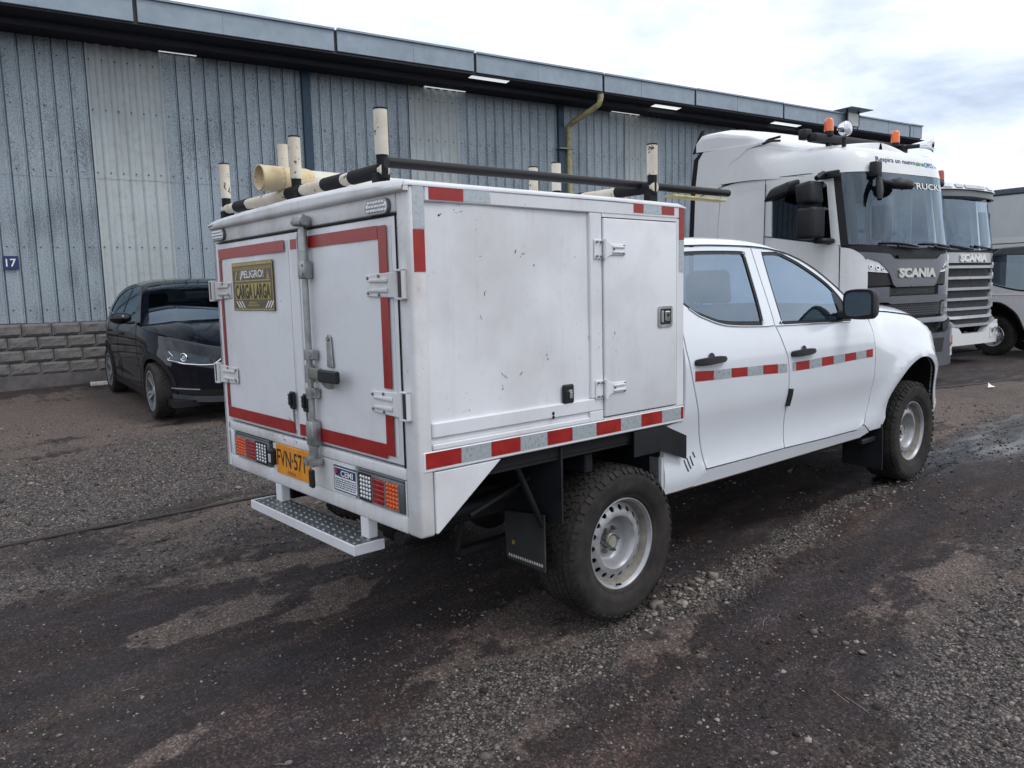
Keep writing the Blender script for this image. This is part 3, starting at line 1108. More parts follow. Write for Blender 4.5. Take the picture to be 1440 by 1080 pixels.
# the bigger lumps thrown up along the ridge of the tyre track
n = 150
_x = np.concatenate([RNG.normal(.50, .24, n), RNG.uniform(.9, 3.0, 110), RNG.uniform(-2.0, 1.6, 50)])
_y = np.concatenate([-.96 + RNG.normal(0, .06, n) + .08 * (_x[:n] - .5), RNG.normal(-.93, .06, 110), RNG.uniform(-2.3, .4, 50)])
_s = np.clip(np.concatenate([np.exp(RNG.normal(np.log(.0105), .5, n)), np.exp(RNG.normal(np.log(.010), .3, 110)), np.exp(RNG.normal(np.log(.008), .3, 50))]), .005, .042)
o = build_pebbles(_x, _y, _s, "rubble", M["rubble"], True)
o["kind"] = "stuff"
o["label"] = "pale broken lumps of stone along the tyre track ridge"
o["category"] = "rubble"

# a few dry stalks lying about
mb = MB()
for i in range(13):
    x, y = RNG.uniform(-2.0, 2.4), RNG.uniform(-2.4, .7)
    if -1.0 < y < 1 and x > -1: continue
    a, L, cv = RNG.uniform(0, 6.28), RNG.uniform(.04, .12), RNG.normal(0, .25)
    pts = []
    for k in range(5):
        tt = k / 4
        px_, py_ = x + L * tt * math.cos(a + cv * tt), y + L * tt * math.sin(a + cv * tt)
        pts.append((px_, py_, gz(px_, py_) + .004))
    mb.tube(pts, .0014, 5)
o = mb.build("dry_stalks", M["twig"])
o["kind"] = "stuff"; o["label"] = "dry straw stalks lying scattered on the mud"; o["category"] = "straw"

# expansion strip that runs across the yard, parallel with the shed
mb = MB()
x = -6.0
pts = []
while x < 22:
    y = 2.27 - .158 * x + .02 * math.sin(x * 1.1)
    pts.append((x, y, gz(x, y) + .006)); x += .25
mb.tube(pts, .016, 6)
o = mb.build("steel_strip", M["cable"])
o["kind"] = "structure"

# ------------------------------------------------------------------ the shed
BA = R(-7.8)
BD = Vector((math.cos(BA), math.sin(BA), 0)); BN = Vector((-math.sin(BA), math.cos(BA), 0))
B0 = Vector((.3, 10.5, 0))
# local frame of the shed: x along the wall, y away from the yard (into the shed), z up
shed = thing("warehouse", "long warehouse clad in weathered blue grey corrugated sheets above rough block courses", "warehouse",
             loc=B0, rot=(0, 0, BA))


def sheet_profile(w, pitch, depth=.030):
    """trapezoid section: flat pans with a sharp groove and a small rib beside it"""
    P = [(0, 0)]
    n = int(round(w / pitch))
    for i in range(n):
        x0 = i * pitch
        P += [(x0 + pitch * .40, 0), (x0 + pitch * .43, .004), (x0 + pitch * .57, .004), (x0 + pitch * .60, 0), (x0 + pitch - .040, 0),
              (x0 + pitch - .033, -.016), (x0 + pitch - .022, -.016), (x0 + pitch - .019, .045), (x0 + pitch - .004, .045), (x0 + pitch, 0)]
    return P


SW = 1.09


def wall_sheet(w, z0, z1, pitch, wave=False):
    mb = MB()
    if wave:
        P = []
        k = 60
        for i in range(k + 1):
            x = w * i / k
            c = math.cos(2 * math.pi * x / pitch)
            P.append((x, -.016 * (1 if c > .45 else (-1 if c < -.2 else c))))
    else:
        P = sheet_profile(w, pitch)
    mb.mat(SHEETS[0])
    zl = 3.42
    mb.grid(lambda u, v: (u[0], u[1], v), P, [z0, zl], smooth=False)
    mb.grid(lambda u, v: (u[0], u[1] - .006, v), P, [zl - .012, z1], smooth=False)
    mb.mat(M["rubber"])
    for z in (1.40, 2.35, 3.50, 4.45, 5.2):
        k = 0
        while (k + .5) * pitch < w:
            x = (k + .25) * pitch
            mb.box(x - .008, x + .008, -.020 if wave else -.012, .004, z - .008, z + .008)
            k += 1
    return mb


meshes = [wall_sheet(SW - .004, 1.205, 5.55, SW / 5).mesh("wall_sheet") for _ in range(1)]
lightm = wall_sheet(SW - .004, 1.205, 5.55, SW / 6, True).mesh("light_sheet")
lightm.materials[0] = M["light_sheet"]
sheetm = []
for sm_ in SHEETS:
    me = meshes[0].copy(); me.materials[0] = sm_; sheetm.append(me)
pat = [0, 2, 1, 0, 3, 2, 0, 1, 3, 0, 2, 0, 1]
LIGHTS_T = [.37, 6.03, 11.75, 17.4]
t0 = .37
k0 = -5
ti = 0
for k in range(k0, 20):
    t = t0 + SW * k
    lightp = any(abs(t - l) < SW * .5 for l in LIGHTS_T)
    o = bpy.data.objects.new("light_panel" if lightp else "wall_sheet", lightm if lightp else sheetm[pat[(k - k0) % len(pat)]])
    C.objects.link(o); o.parent = shed
    o.location = (t, RNG.uniform(-.004, .004), RNG.uniform(-.006, .004))
    if lightp:
        o["label"] = "pale translucent ribbed wall sheet"
# block courses
blk = []
BL, BH = .392, .196
for v in range(6):
    mb = MB()
    us_, vs_ = np.linspace(0, BL - .010, 9), np.linspace(0, BH - .010, 6)

    def fb(u, vv, v=v):
        edge = min(u, BL - .010 - u, vv * 2, (BH - .010 - vv) * 2)
        return (u, -.012 - .014 * smoothstep(0, .014, edge) - .034 * smoothstep(0, .05, edge) * float(fbm(np.array(u * 9 + v * 9.3), np.array(vv * 16 + v * 3.1), 3 + v, 3)), vv)
    mb.grid(fb, us_, vs_, smooth=False)
    a, h = BL - .010, BH - .010
    mb.add([(0, -.012, 0), (a, -.012, 0), (a, -.012, h), (0, -.012, h), (0, .1, 0), (a, .1, 0), (a, .1, h), (0, .1, h)],
           [(0, 1, 5, 4), (3, 7, 6, 2), (0, 4, 7, 3), (1, 2, 6, 5)], False)
    me = mb.mesh("block"); me.materials.append(M["block"]); blk.append(me)
for c in range(4):
    for i in range(52):
        o = bpy.data.objects.new("block", blk[(i * 5 + c * 3 + i // 7) % 6])
        C.objects.link(o); o.parent = shed
        o.location = (-3.2 + i * BL + (c % 2) * BL / 2 + .045, RNG.uniform(-.004, .004) - .02 * (3 - c) * .5, 1.20 - BH * (c + 1))
mb = MB().mat(M["concrete"])
mb.box(-5, 22, -.085, .1, -.3, .413)
mb.box(-5, 22, -.006, .1, .413, 1.20)        # mortar behind the block faces
mb.build("plinth", None, shed)
MB().mat(M["cab_inner"]).box(-5, 22.2, 14.0, 14.1, -.3, 7.0).build("rear_wall", None, shed)
# posts
for tpost in (3.81, 9.42, 15.1):
    MB().mat(M["post_teal"]).box(tpost - .075, tpost + .075, -.075, .03, .35, 5.50, .006).build("post", None, shed)
# eave: underside sheet (open to the sky above, behind the gutter face) with translucent strips let in
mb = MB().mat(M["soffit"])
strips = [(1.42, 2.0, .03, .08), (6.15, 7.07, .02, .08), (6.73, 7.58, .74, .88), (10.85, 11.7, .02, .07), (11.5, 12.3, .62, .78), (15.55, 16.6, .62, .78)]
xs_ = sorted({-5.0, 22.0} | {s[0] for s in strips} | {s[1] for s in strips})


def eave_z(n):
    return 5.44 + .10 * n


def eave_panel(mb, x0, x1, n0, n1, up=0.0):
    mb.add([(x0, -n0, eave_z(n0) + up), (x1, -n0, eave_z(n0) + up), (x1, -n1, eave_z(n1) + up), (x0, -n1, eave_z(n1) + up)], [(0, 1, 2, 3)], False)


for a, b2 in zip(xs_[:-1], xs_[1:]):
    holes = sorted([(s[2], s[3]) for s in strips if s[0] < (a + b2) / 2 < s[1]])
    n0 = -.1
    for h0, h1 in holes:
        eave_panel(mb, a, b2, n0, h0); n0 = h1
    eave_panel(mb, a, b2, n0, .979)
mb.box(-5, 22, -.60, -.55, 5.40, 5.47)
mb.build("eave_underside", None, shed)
for s in strips:
    m2 = MB().mat(M["skylight"])
    eave_panel(m2, s[0] + .004, s[1] - .004, s[2] + .003, s[3] - .003, .002)
    m2.build("skylight_strip", None, shed, label="narrow translucent strip let into the dark eave")
# roof behind the gutter (slopes up, open above the eave)
mb = MB().mat(M["fascia"])
mb.grid(lambda u, v: (u, v, 5.66 + .12 * v), [-5, 22.2], [.02, 3, 7.0], smooth=False)
mb.grid(lambda u, v: (u, v, 5.66 + .12 * (14 - v)), [-5, 22.2], [7.0, 11, 14.2], smooth=False)
mb.build("roof", None, shed)
# gutter face in lengths with dark butt joints
joints = [-4.9, -2.05, .97, 4.02, 6.72, 9.80, 12.48, 15.55, 18.6, 21.1, 21.75]
for a, b2 in zip(joints[:-1], joints[1:]):
    mb = MB().mat(M["fascia"])
    dz = RNG.uniform(-.008, .008)
    mb.box(a + .028, b2 - .028, -1.035, -1.000, 5.545 + dz, 5.915 + dz, .006)
    mb.box(a + .028, b2 - .028, -1.075, -1.036, 5.880 + dz, 5.912 + dz)
    mid = (a + b2) / 2 + RNG.uniform(-.3, .3)
    mb.box(mid - .004, mid + .004, -1.040, -1.0352, 5.55 + dz, 5.879 + dz)
    mb.build("gutter_face", None, shed)
MB().mat(M["ink_black"]).box(-4.9, 21.7, -.998, -.980, 5.515, 5.90).build("gutter_back", None, shed)
# downpipe with swan neck
mb = MB().mat(M["pipe_yellow"])
pts = [(9.80, -.93, 5.52), (9.80, -.93, 5.42), (9.79, -.89, 5.32), (9.72, -.78, 5.24), (9.62, -.20, 5.06), (9.60, -.11, 5.0), (9.60, -.095, 4.90), (9.60, -.095, .45)]
mb.tube(pts, .06, 12)
mb.cyl((9.80, -.93, 5.56), (9.80, -.93, 5.44), .068, 12)
mb.cyl((9.60, -.095, 4.35), (9.60, -.095, 4.25), .066, 12)
dp = mb.build("downpipe", None, shed)
MB().mat(M["steel_dull"]).box(9.30, 9.68, -.165, -.03, 4.50, 4.53).build("pipe_clamp", None, dp)
# ventilator standing at the eave near the far end
ve = thing("roof_vent", "small pale box vent under a flat hood at the far end of the gutter", "roof vent", loc=B0 + BD * 18.05 - BN * 1.15 + Vector((0, 0, 5.58)), rot=(0, 0, BA))
MB().mat(M["trailer_grey"]).box(-.02, .42, 0, .10, 0, .33, .01).build("vent_box", None, ve)
MB().mat(M["fascia"]).box(-.26, .70, -.25, .30, .40, .415, .004).build("hood", None, ve)
for x in (-.06, .45):
    MB().mat(M["black_trim"]).box(x, x + .03, .02, .06, 0, .40).build("leg", None, ve)
# number plate 17
sg = MB().mat(M["sign_blue"]).box(-.095, .095, -.012, 0, -.10, .10, .003).build("number_sign", None)
sg.location = B0 + BD * (-.855) + BN * (-.034) + Vector((0, 0, 2.11)); sg.rotation_euler = (0, 0, BA)
tag(sg, "small dark blue plate with white number 17 on the corrugated wall", "sign")
mb = MB().mat(M["ink_white"])
put_text(mb, "17", lambda u, v, d: (u, -.0135 - d, v), height=.115, ext=.001, bold=.01)
mb.build("lettering", None, sg)
# wheel stop by the wall
p = B0 + BD * .10 - BN * .45
ws = MB().mat(M["white_mark"]).box(-.09, .22, -.06, .06, -.03, .05, .012).build("wheel_stop", None)
ws.location = (p.x, p.y, gz(p.x, p.y)); ws.rotation_euler = (0, 0, BA)
tag(ws, "low white painted kerb stub beside the rear wheel of the black car", "wheel stop")
# scrap of litter
p = (9.10, .485)
mb = MB().mat(M["ink_white"])
mb.add([(-.10, 0, .02), (-.03, .02, .08), (0, -.02, .03), (.06, .03, .04), (.13, 0, .015), (.02, -.05, .02)], [(0, 1, 2), (2, 3, 4), (0, 2, 5), (2, 4, 5)], False)
lt = mb.build("litter", None)
lt.location = (p[0], p[1], gz(*p)); tag(lt, "crumpled white scrap lying beside the strip on the bare earth", "litter")


# ------------------------------------------------------------------ wheels (axis along y, outer face towards -y)
def tyre_mb(Rt, rr, w, rows=5, nblk=56, depth=.010, seed=1, lug=True):
    mb = MB().mat(M["tyre"])
    h = w / 2
    k = Rt - rr
    half = [(rr - .004, h * .62), (rr, h * .78), (rr + k * .10, h * .90), (rr + k * .13, h * .885), (rr + k * .16, h * .925), (rr + k * .40, h * 1.0), (rr + k * .62, h * .99), (rr + k * .66, h * 1.0),
            (rr + k * .80, h * .95), (rr + k * .91, h * .87), (Rt - depth, h * .72), (Rt - depth * .8, h * .35)]
    prof = [(r, -y) for r, y in half] + [(r, y) for r, y in reversed(half)]
    mb.lathe(prof, 72)
    rg = random.Random(seed)
    yb = np.linspace(-h * .80, h * .80, rows + 1)
    gap = h * .026
    for r_ in range(rows):
        y0, y1 = yb[r_] + gap, yb[r_ + 1] - gap
        ph = (r_ * .37) % 1
        edge = r_ in (0, rows - 1)
        nb = nblk if not edge else int(nblk * .82)
        for i in range(nb):
            a0 = 2 * math.pi * (i + ph + .06) / nb
            a1 = 2 * math.pi * (i + ph + .90) / nb
            sk = .16 * 2 * math.pi / nb * (1 if r_ % 2 else -1)
            top = Rt - (0.0 if not edge else .003) - rg.uniform(0, .001)
            P = []
            for (rad, ins) in ((Rt - depth - .004, 0), (top, .10)):
                da = (a1 - a0) * ins * .4
                dy = (y1 - y0) * ins * .4
                for (aa, yy, s) in ((a0 + da, y0 + dy, -1), (a1 - da, y0 + dy, -1), (a1 - da, y1 - dy, 1), (a0 + da, y1 - dy, 1)):
                    a = aa + sk * s
                    r3 = rad - (.007 if edge and ((r_ == 0 and s < 0) or (r_ and s > 0)) else 0)
                    P.append((r3 * math.cos(a), yy, r3 * math.sin(a)))
            mb.add(P, [(4, 5, 6, 7), (0, 1, 5, 4), (1, 2, 6, 5), (2, 3, 7, 6), (3, 0, 4, 7)], False)
            if edge and lug:      # side lugs running down the shoulder
                s = -1 if r_ == 0 else 1
                w0, w1 = (a0 + (a1 - a0) * .08, a0 + (a1 - a0) * (.55 if i % 2 else .85))
                Q = []
                for (rad, yy) in ((Rt - .008, h * .80), (rr + k * .80, h * .965)):
                    for a in (w0, w1):
                        for e in (0, .006):
                            Q.append(((rad + e * .5) * math.cos(a), s * (yy + e), (rad + e * .5) * math.sin(a)))
                mb.add(Q, [(1, 3, 7, 5), (0, 1, 5, 4), (2, 6, 7, 3), (4, 5, 7, 6), (0, 2, 3, 1)], False)
    return mb


def steel_rim_mb():
    mb = MB().mat(M["rim_silver"])
    r = .2138
    # barrel and lips
    mb.lathe([(r - .016, .10), (r, .098), (r + .002, .104), (r - .02, .106)], 64)
    mb.lathe([(r + .001, -.088), (r + .003, -.100), (r - .002, -.106), (r - .008, -.102), (r - .012, -.094), (r - .016, -.088)], 64)
    mb.mat(M["rim_dirty"])
    mb.lathe([(r - .016, -.088), (r - .022, -.070), (r - .028, -.048), (r - .030, -.020), (r - .033, .02), (r - .030, .10)], 64)
    mb.mat(M["rim_silver"])
    # ring with round holes
    rin, rout, nh = .128, .186, 18
    outl = circle(0, 0, rout, 72)
    holes = [circle(.162 * math.cos(2 * math.pi * i / nh), .162 * math.sin(2 * math.pi * i / nh), .0132, 12) for i in range(nh)]
    holes.append(circle(0, 0, rin, 64))

    def mp(u, v, d):
        q = math.hypot(u, v)
        y = -.052 - .022 * smoothstep(.186, .138, q)
        return (u, y + d, v)
    mb.patch(outl, mp, .016, holes, thick=.006)
    # bowl
    mb.lathe([(.130, -.0735), (.127, -.0745), (.121, -.071), (.112, -.050), (.104, -.026), (.098, -.010), (.090, -.004), (.080, -.003), (.072, -.006), (.066, -.006)], 56)
    mb.lathe([(.066, -.006), (.052, -.010), (.045, -.008), (.040, -.008)], 40)
    mb.mat(M["mesh_black"])
    mb.lathe([(.19, .012), (.09, .012)], 48)
    return mb


def hub_mb():
    mb = MB().mat(M["steel_dull"])
    mb.lathe([(.043, -.006), (.041, -.030), (.037, -.042), (.030, -.046), (.029, -.040), (.0, -.040)], 28)
    for i in range(6):
        a = 2 * math.pi * i / 6 + .3
        c = (.0585 * math.cos(a), .0585 * math.sin(a))
        mb.cyl((c[0], -.006, c[1]), (c[0], -.026, c[1]), .0105, 6, smooth=False)
        mb.cyl((c[0], -.026, c[1]), (c[0], -.036, c[1]), .0062, 8)
    mb.mat(M["rim_dirty"]).cyl((0, -.040, 0), (0, -.042, 0), .026, 20)
    return mb


_tyre = tyre_mb(.3615, .2120, .258, 6, 62).mesh("tyre")
_rim = steel_rim_mb().mesh("wheel")
_hub = hub_mb().mesh("hub")
_valve = MB().mat(M["rubber"]).cyl((.03, -.094, -.192), (.045, -.112, -.182), .005, 6).mesh("valve_stem")


def pickup_wheel(parent, x, y, z, flip, spin):
    o = bpy.data.objects.new("wheel", _rim)
    C.objects.link(o); o.parent = parent
    o.location = (x, y, z)
    o.rotation_mode = "YXZ" if False else "XYZ"
    o.rotation_euler = (0, spin, math.pi if flip else 0)
    for nm, me in (("tyre", _tyre), ("hub", _hub), ("valve_stem", _valve)):
        c = bpy.data.objects.new(nm, me); C.objects.link(c); c.parent = o
    return o


# ------------------------------------------------------------------ the white crew-cab pickup with service box
PK = thing("service_pickup", "white crew cab pickup carrying a scuffed white service box with red and silver tape", "pickup truck",
           rot=(R(-.11858), R(.21562), 0))
XR, XF, WB = -1.1257, .4275, .913
ZB, ZS, ZT_ = .624, .866, 1.890

# ---- cab: half width as a function of height
_ys = smooth_interp([.45, .50, .54, .585, .62, .68, .75, .82, .90, 1.0, 1.08, 1.15, 1.22, 1.28, 1.32, 1.45, 1.6, 1.74, 1.80],
                    [.862, .874, .884, .899, .886, .881, .884, .897, .916, .922, .924, .921, .910, .893, .880, .822, .750, .683, .655], 900, .016)
FWX, FWZ = 3.15, .447


def front_taper(x):
    t = max(0, (x - 3.15) / .92)
    return 1 - .30 * min(t, 1) ** 2.4


_ft = smooth_interp([2.0, 2.45, 2.85, 3.34, 3.55, 3.75, 3.9, 4.02], [1.33, 1.322, 1.318, 1.275, 1.215, 1.125, 1.03, .93], 500, .05)


def fender_y(x, z):
    y = _ys(min(z, 1.28))
    top = _ft(x)
    y -= (.045 * smoothstep(top - .30, top - .04, z) + .085 * smoothstep(top - .085, top + .015, z) ** 2) * smoothstep(2.35, 2.75, x)
    q = math.hypot(x - FWX, (z - FWZ))
    ang_ok = smoothstep(.10, .34, z - FWZ) if x < FWX else smoothstep(-.2, .1, z - FWZ)
    y += .024 * (1 - smoothstep(.575, .640, q)) * ang_ok
    y += .012 * math.exp(-((q - .60) / .11) ** 2) * ang_ok
    return y * front_taper(x)


def cab_y(x, z):
    if x < 2.30:
        return _ys(z)
    k = smoothstep(2.30, 2.50, x)
    return _ys(z) * (1 - k) + fender_y(x, z) * k if z < 1.34 else _ys(z)


def cabmap(side):
    return lambda u, v, d: (u, side * (cab_y(u, v) - d), v)


gut = [(.44, 1.725), (.742, 1.731), (.937, 1.738), (1.188, 1.740), (1.359, 1.739), (1.56, 1.727), (1.769, 1.691), (1.96, 1.619), (2.131, 1.510), (2.248, 1.408), (2.36, 1.305)]
rear_door = curve([(.455, 1.205, 1), (.495, 1.052), (.575, .829), (.628, .66), (.648, .590, 1), (1.02, .587), (1.394, .586, 1), (1.402, .722), (1.390, .938), (1.372, 1.09),
                   (1.331, 1.181), (1.280, 1.300, 1), (1.312, 1.519), (1.350, 1.728, 1), (1.188, 1.730), (.937, 1.727), (.742, 1.720), (.455, 1.714, 1)])
front_door = curve([(1.404, .586, 1), (1.86, .577), (2.300, .572, 1), (2.40, .615), (2.462, .735), (2.466, .90), (2.452, 1.12), (2.432, 1.22), (2.405, 1.283, 1), (2.325, 1.318, 1),
                    (2.238, 1.400), (2.121, 1.500), (1.952, 1.607), (1.765, 1.680), (1.56, 1.716), (1.360, 1.728, 1), (1.322, 1.519), (1.290, 1.300, 1),
                    (1.341, 1.183), (1.382, 1.09), (1.400, .938), (1.412, .722)])
rear_win = curve([(.470, 1.500), (.500, 1.462), (.549, 1.430), (.598, 1.395), (.651, 1.374), (.827, 1.327), (1.14, 1.310), (1.162, 1.312), (1.178, 1.330), (1.215, 1.491), (1.252, 1.665), (1.250, 1.685), (1.236, 1.697),
                  (.95, 1.695), (.712, 1.686), (.53, 1.672), (.478, 1.62)])
front_win = curve([(1.375, 1.320), (1.385, 1.304), (1.41, 1.300), (2.06, 1.288), (2.150, 1.288), (2.168, 1.305), (2.145, 1.410), (2.038, 1.519), (1.84, 1.626), (1.70, 1.678), (1.624, 1.697), (1.50, 1.697), (1.462, 1.694), (1.448, 1.675), (1.40, 1.473)])


def build_cab_side(side):
    mp = cabmap(side)
    P = PK
    # body side behind and around the doors: rear corner panel with wheel housing
    q = curve([(.312, .508, 1), (.560, .512, 1), (.640, .575, 1), (.618, .66), (.565, .829), (.485, 1.052), (.445, 1.205, 1), (.445, 1.725, 1), (.4330, 1.725, 1), (.4330, .868, 1), (.312, .855, 1)])
    MB().mat(M["cab_white"]).patch(q, mp, .05, thick=.03).build("rear_corner_panel", None, P)
    if side < 0:      # the flange left raw where the bed was taken off
        MB().mat(M["box_white"]).box(.300, .318, -.88, -.80, .505, .70, .004).build("corner_flange", None, P)
        mb = MB().mat(M["ink_black"])
        for dx, dz, L in ((0, 0, .06), (.025, .005, .055), (.05, .012, .05), (.072, .03, .03)):
            mb.patch([(.465 + dx, .66 + dz), (.472 + dx, .662 + dz), (.500 + dx * .9, .66 + dz - L), (.490 + dx * .9, .66 + dz - L)], mp, .02, d=-.002)
        mb.build("scuff_marks", None, P, label="four short black scuff strokes on the rear corner")
    # doors
    mb = MB().mat(M["cab_white"]).patch(rear_door, mp, .042, [offset(rear_win, -.012)], thick=.028)
    d1 = mb.build("door", None, P)
    mb = MB().mat(M["cab_white"]).patch(front_door, mp, .042, [offset(front_win, -.012)], thick=.028)
    d2 = mb.build("door", None, P)
    for dr, win in ((d1, rear_win), (d2, front_win)):
        MB().mat(M["black_trim"]).patch(offset(win, -.013), mp, .045, [offset(win, .006)], d=.004, thick=.012).build("window_seal", None, dr)
        MB().mat(M["window"]).patch(offset(win, .010), mp, .07, d=.010).build("window_pane", None, dr)
    # black sheet added behind the shut gaps, standing for the shade in them
    MB().mat(M["chassis_black"]).patch([(.46, .60), (2.44, .585), (2.44, 1.27), (.46, 1.27)], mp, .12, d=.034).build("gap_shade_sheet", None, P)
    # chrome waist strip
    for dr, line in ((d1, [(.56, 1.408), (.60, 1.382), (.652, 1.358), (.827, 1.312), (1.14, 1.294), (1.272, 1.294)]), (d2, [(1.300, 1.290), (1.60, 1.285), (2.15, 1.276)])):
        pts = [mp(x, z, -.003) for x, z in curve([(a, b) for a, b in line], 5, False)]
        MB().mat(M["chrome"]).tube(pts, .0045, 6).build("waist_strip", None, dr)
    # handles
    for dr, xh, zh in ((d1, .635, 1.150), (d2, 1.535, 1.131)):
        mb = MB().mat(M["cab_white"])
        mb.patch(curve([(xh - .02 + .115 * math.cos(a), zh + .022 + .052 * math.sin(a)) for a in np.linspace(0, 2 * math.pi, 17)[:-1]], 2), mp, .02, d=-.0035)
        h = MB().mat(M["black_plastic"])
        y = side * cab_y(xh, zh)
        gr = curve([(xh - .128, zh - .018), (xh - .120, zh + .008), (xh - .03, zh + .016), (xh + .06, zh + .016), (xh + .122, zh + .008), (xh + .130, zh - .004), (xh + .10, zh - .014), (xh + .02, zh - .018), (xh - .08, zh - .022)], 4)
        bow = lambda u: .034 * max(0.0, 1 - ((u - xh) / .14) ** 4)
        h.patch(gr, lambda u, v, d: mp(u, v, d - bow(u)), .02, d=0, thick=.016)
        h.patch(offset(gr, .006), lambda u, v, d: mp(u, v, d - bow(u) - .004), .02, d=0, thick=.006)
        h.mat(M["ink_black"]).patch(circle(xh + .01, zh + .006, .029, 18), mp, .02, d=-.0048)
        h.build("door_handle", None, dr)
    # door edge guard
    if side < 0:
        MB().mat(M["ink_black"]).patch([(1.388, .829), (1.425, .826), (1.430, .926), (1.393, .930)], mp, .03, d=-.012, thick=.012).build("edge_guard", None, d2)
    # tape: alternate red and silver lengths
    bot = [(.505, .505, 1.052, 1.103), (.659, .660, 1.047, 1.094), (.813, .815, 1.045, 1.093), (.963, .964, 1.040, 1.088), (1.113, 1.115, 1.036, 1.085), (1.262, 1.265, 1.029, 1.080), (1.360, 1.362, 1.027, 1.075)]
    fr = [(1.420, 1.422, 1.029, 1.076), (1.456, 1.459, 1.027, 1.076), (1.607, 1.611, 1.026, 1.077), (1.751, 1.755, 1.029, 1.081), (1.896, 1.900, 1.030, 1.082), (2.039, 2.043, 1.034, 1.083), (2.185, 2.189, 1.036, 1.084), (2.325, 2.329, 1.038, 1.087), (2.418, 2.422, 1.038, 1.090)]
    for dr, L, odd in ((d1, bot, 0), (d2, fr, 1)):
        for i in range(len(L) - 1):
            a, b2 = L[i], L[i + 1]
            red = (i % 2 == odd)
            nm = "red_tape" if red else "silver_tape"
            MB().mat(M[nm]).patch([(a[1], a[2]), (b2[1], b2[2]), (b2[0], b2[3]), (a[0], a[3])], mp, .05, d=-.0018).build(nm, None, dr)
    # sill under the doors
    q = [(.560, .508), (2.38, .506), (2.49, .528), (2.392, .583), (2.30, .563), (1.86, .568), (1.40, .577), (.652, .580), (.642, .570)]
    MB().mat(M["cab_white"]).patch(q, mp, .05, thick=.05).build("sill", None, P)
    MB().mat(M["rust"]).tube([mp(x, z, .004) for x, z in ((.33, .509), (.56, .507), (1.0, .506), (1.6, .5055), (2.38, .505))], .0055, 5).build("sill_rust_edge", None, P, label="rusty lower edge of the sill")
    MB().mat(M["chassis_black"]).box(.5, 2.5, side * .74, side * .80, .47, .505, .01).build("sill_flange", None, P)
    # front wing
    arch = [(2.70, .60), (2.716, .735), (2.808, .835), (2.920, .922), (3.08, .980), (3.205, .986), (3.33, .953), (3.455, .872), (3.56, .745), (3.575, .62), (3.53, .53)]
    top = [(x, _ft(x)) for x in (2.45, 2.65, 2.85, 3.1, 3.34, 3.55, 3.75, 3.9, 4.0)]
    q = [(2.400, .590), (2.414, .606), (2.474, .735), (2.476, .90), (2.462, 1.12), (2.442, 1.22), (2.418, 1.29)] + top + [(4.03, .80), (4.0, .58), (3.85, .53)] + curve(arch[::-1], 4, False) + [(2.66, .535), (2.50, .534)]
    MB().mat(M["cab_white"]).patch(q, mp, .045, thick=.03).build("front_wing", None, P)
    # inner wheel arch liner
    mb = MB().mat(M["chassis_black"])
    ap = curve(arch, 5, False)
    A = [mp(x, z, .022) for x, z in ap]; B2 = [(x, side * .42, z) for x, z in ap]
    mb.add(A + B2, [(i, i + 1, len(ap) + i + 1, len(ap) + i) for i in range(len(ap) - 1)], True)
    mb.box(2.6, 3.7, side * .40, side * .42, .3, 1.1)
    mb.build("arch_liner", None, P)
    # rubber lip of the arch
    MB().mat(M["black_trim"]).tube([mp(x, z, .012) for x, z in ap], .008, 6).build("arch_lip", None, P)
    # mud flap behind the front wheel
    mb = MB().mat(M["black_plastic"])
    mb.prism([(side * .62, .255), (side * .905, .240), (side * .900, .52), (side * .88, .60), (side * .62, .56)], 0, 2.655, 2.667, .004)
    mb.box(2.45, 2.66, side * .62, side * .86, .44, .475, .008)
    mb.build("mud_flap", None, P)
    # door mirror
    mb = MB().mat(M["black_plastic"])
    c = Vector((2.075, side * 1.005, 1.385))
    pr = curve([(-.088, -.072), (-.094, 0), (-.088, .072), (-.05, .090), (.05, .088), (.086, .068), (.094, 0), (.082, -.072), (.03, -.086), (-.05, -.085)], 4)

    def rad(u, k):
        return k
    rings = []
    for k, dx in ((1.0, -.055), (1.04, -.03), (1.02, .0), (.90, .045), (.66, .075), (.30, .092)):
        rings.append([(c.x + dx, c.y + a * k, c.z + b2 * k) for a, b2 in pr])
    n = len(pr)
    P_ = [p for r_ in rings for p in r_]
    mb.add(P_, [(i * n + j, i * n + (j + 1) % n, (i + 1) * n + (j + 1) % n, (i + 1) * n + j) for i in range(len(rings) - 1) for j in range(n)], True)
    mb.add(rings[-1], [tuple(range(n))], False)
    mb.add([(c.x - .053, c.y + a * .97, c.z + b2 * .97) for a, b2 in pr], [tuple(range(n))], False)
    mb.bev([(2.02 + .08 * i, side * (.865 + .12 * j), 1.292 + .055 * k + .01 * j) for i in (0, 1) for j in (0, 1) for k in (0, 1)],
           [(0, 1, 3, 2), (4, 6, 7, 5), (0, 4, 5, 1), (2, 3, 7, 6), (0, 2, 6, 4), (1, 5, 7, 3)], .012)
    mr = mb.build("door_mirror", None, P)
    MB().mat(M["mirror"]).add([(c.x - .056, c.y + a * .86, c.z + b2 * .82) for a, b2 in pr], [tuple(range(n))], False).build("mirror_glass", None, mr)
    # black sail in the front corner of the door window
    MB().mat(M["black_trim"]).patch([(2.07, 1.296), (2.15, 1.293), (2.160, 1.31), (2.140, 1.415), (2.085, 1.47), (2.072, 1.40)], mp, .03, d=.004).build("mirror_sail", None, d2)


build_cab_side(-1)
build_cab_side(1)

# roof skin with the screen pillars
_gz = lambda x: float(np.interp(x, [a for a, b in gut], [b for a, b in gut]))


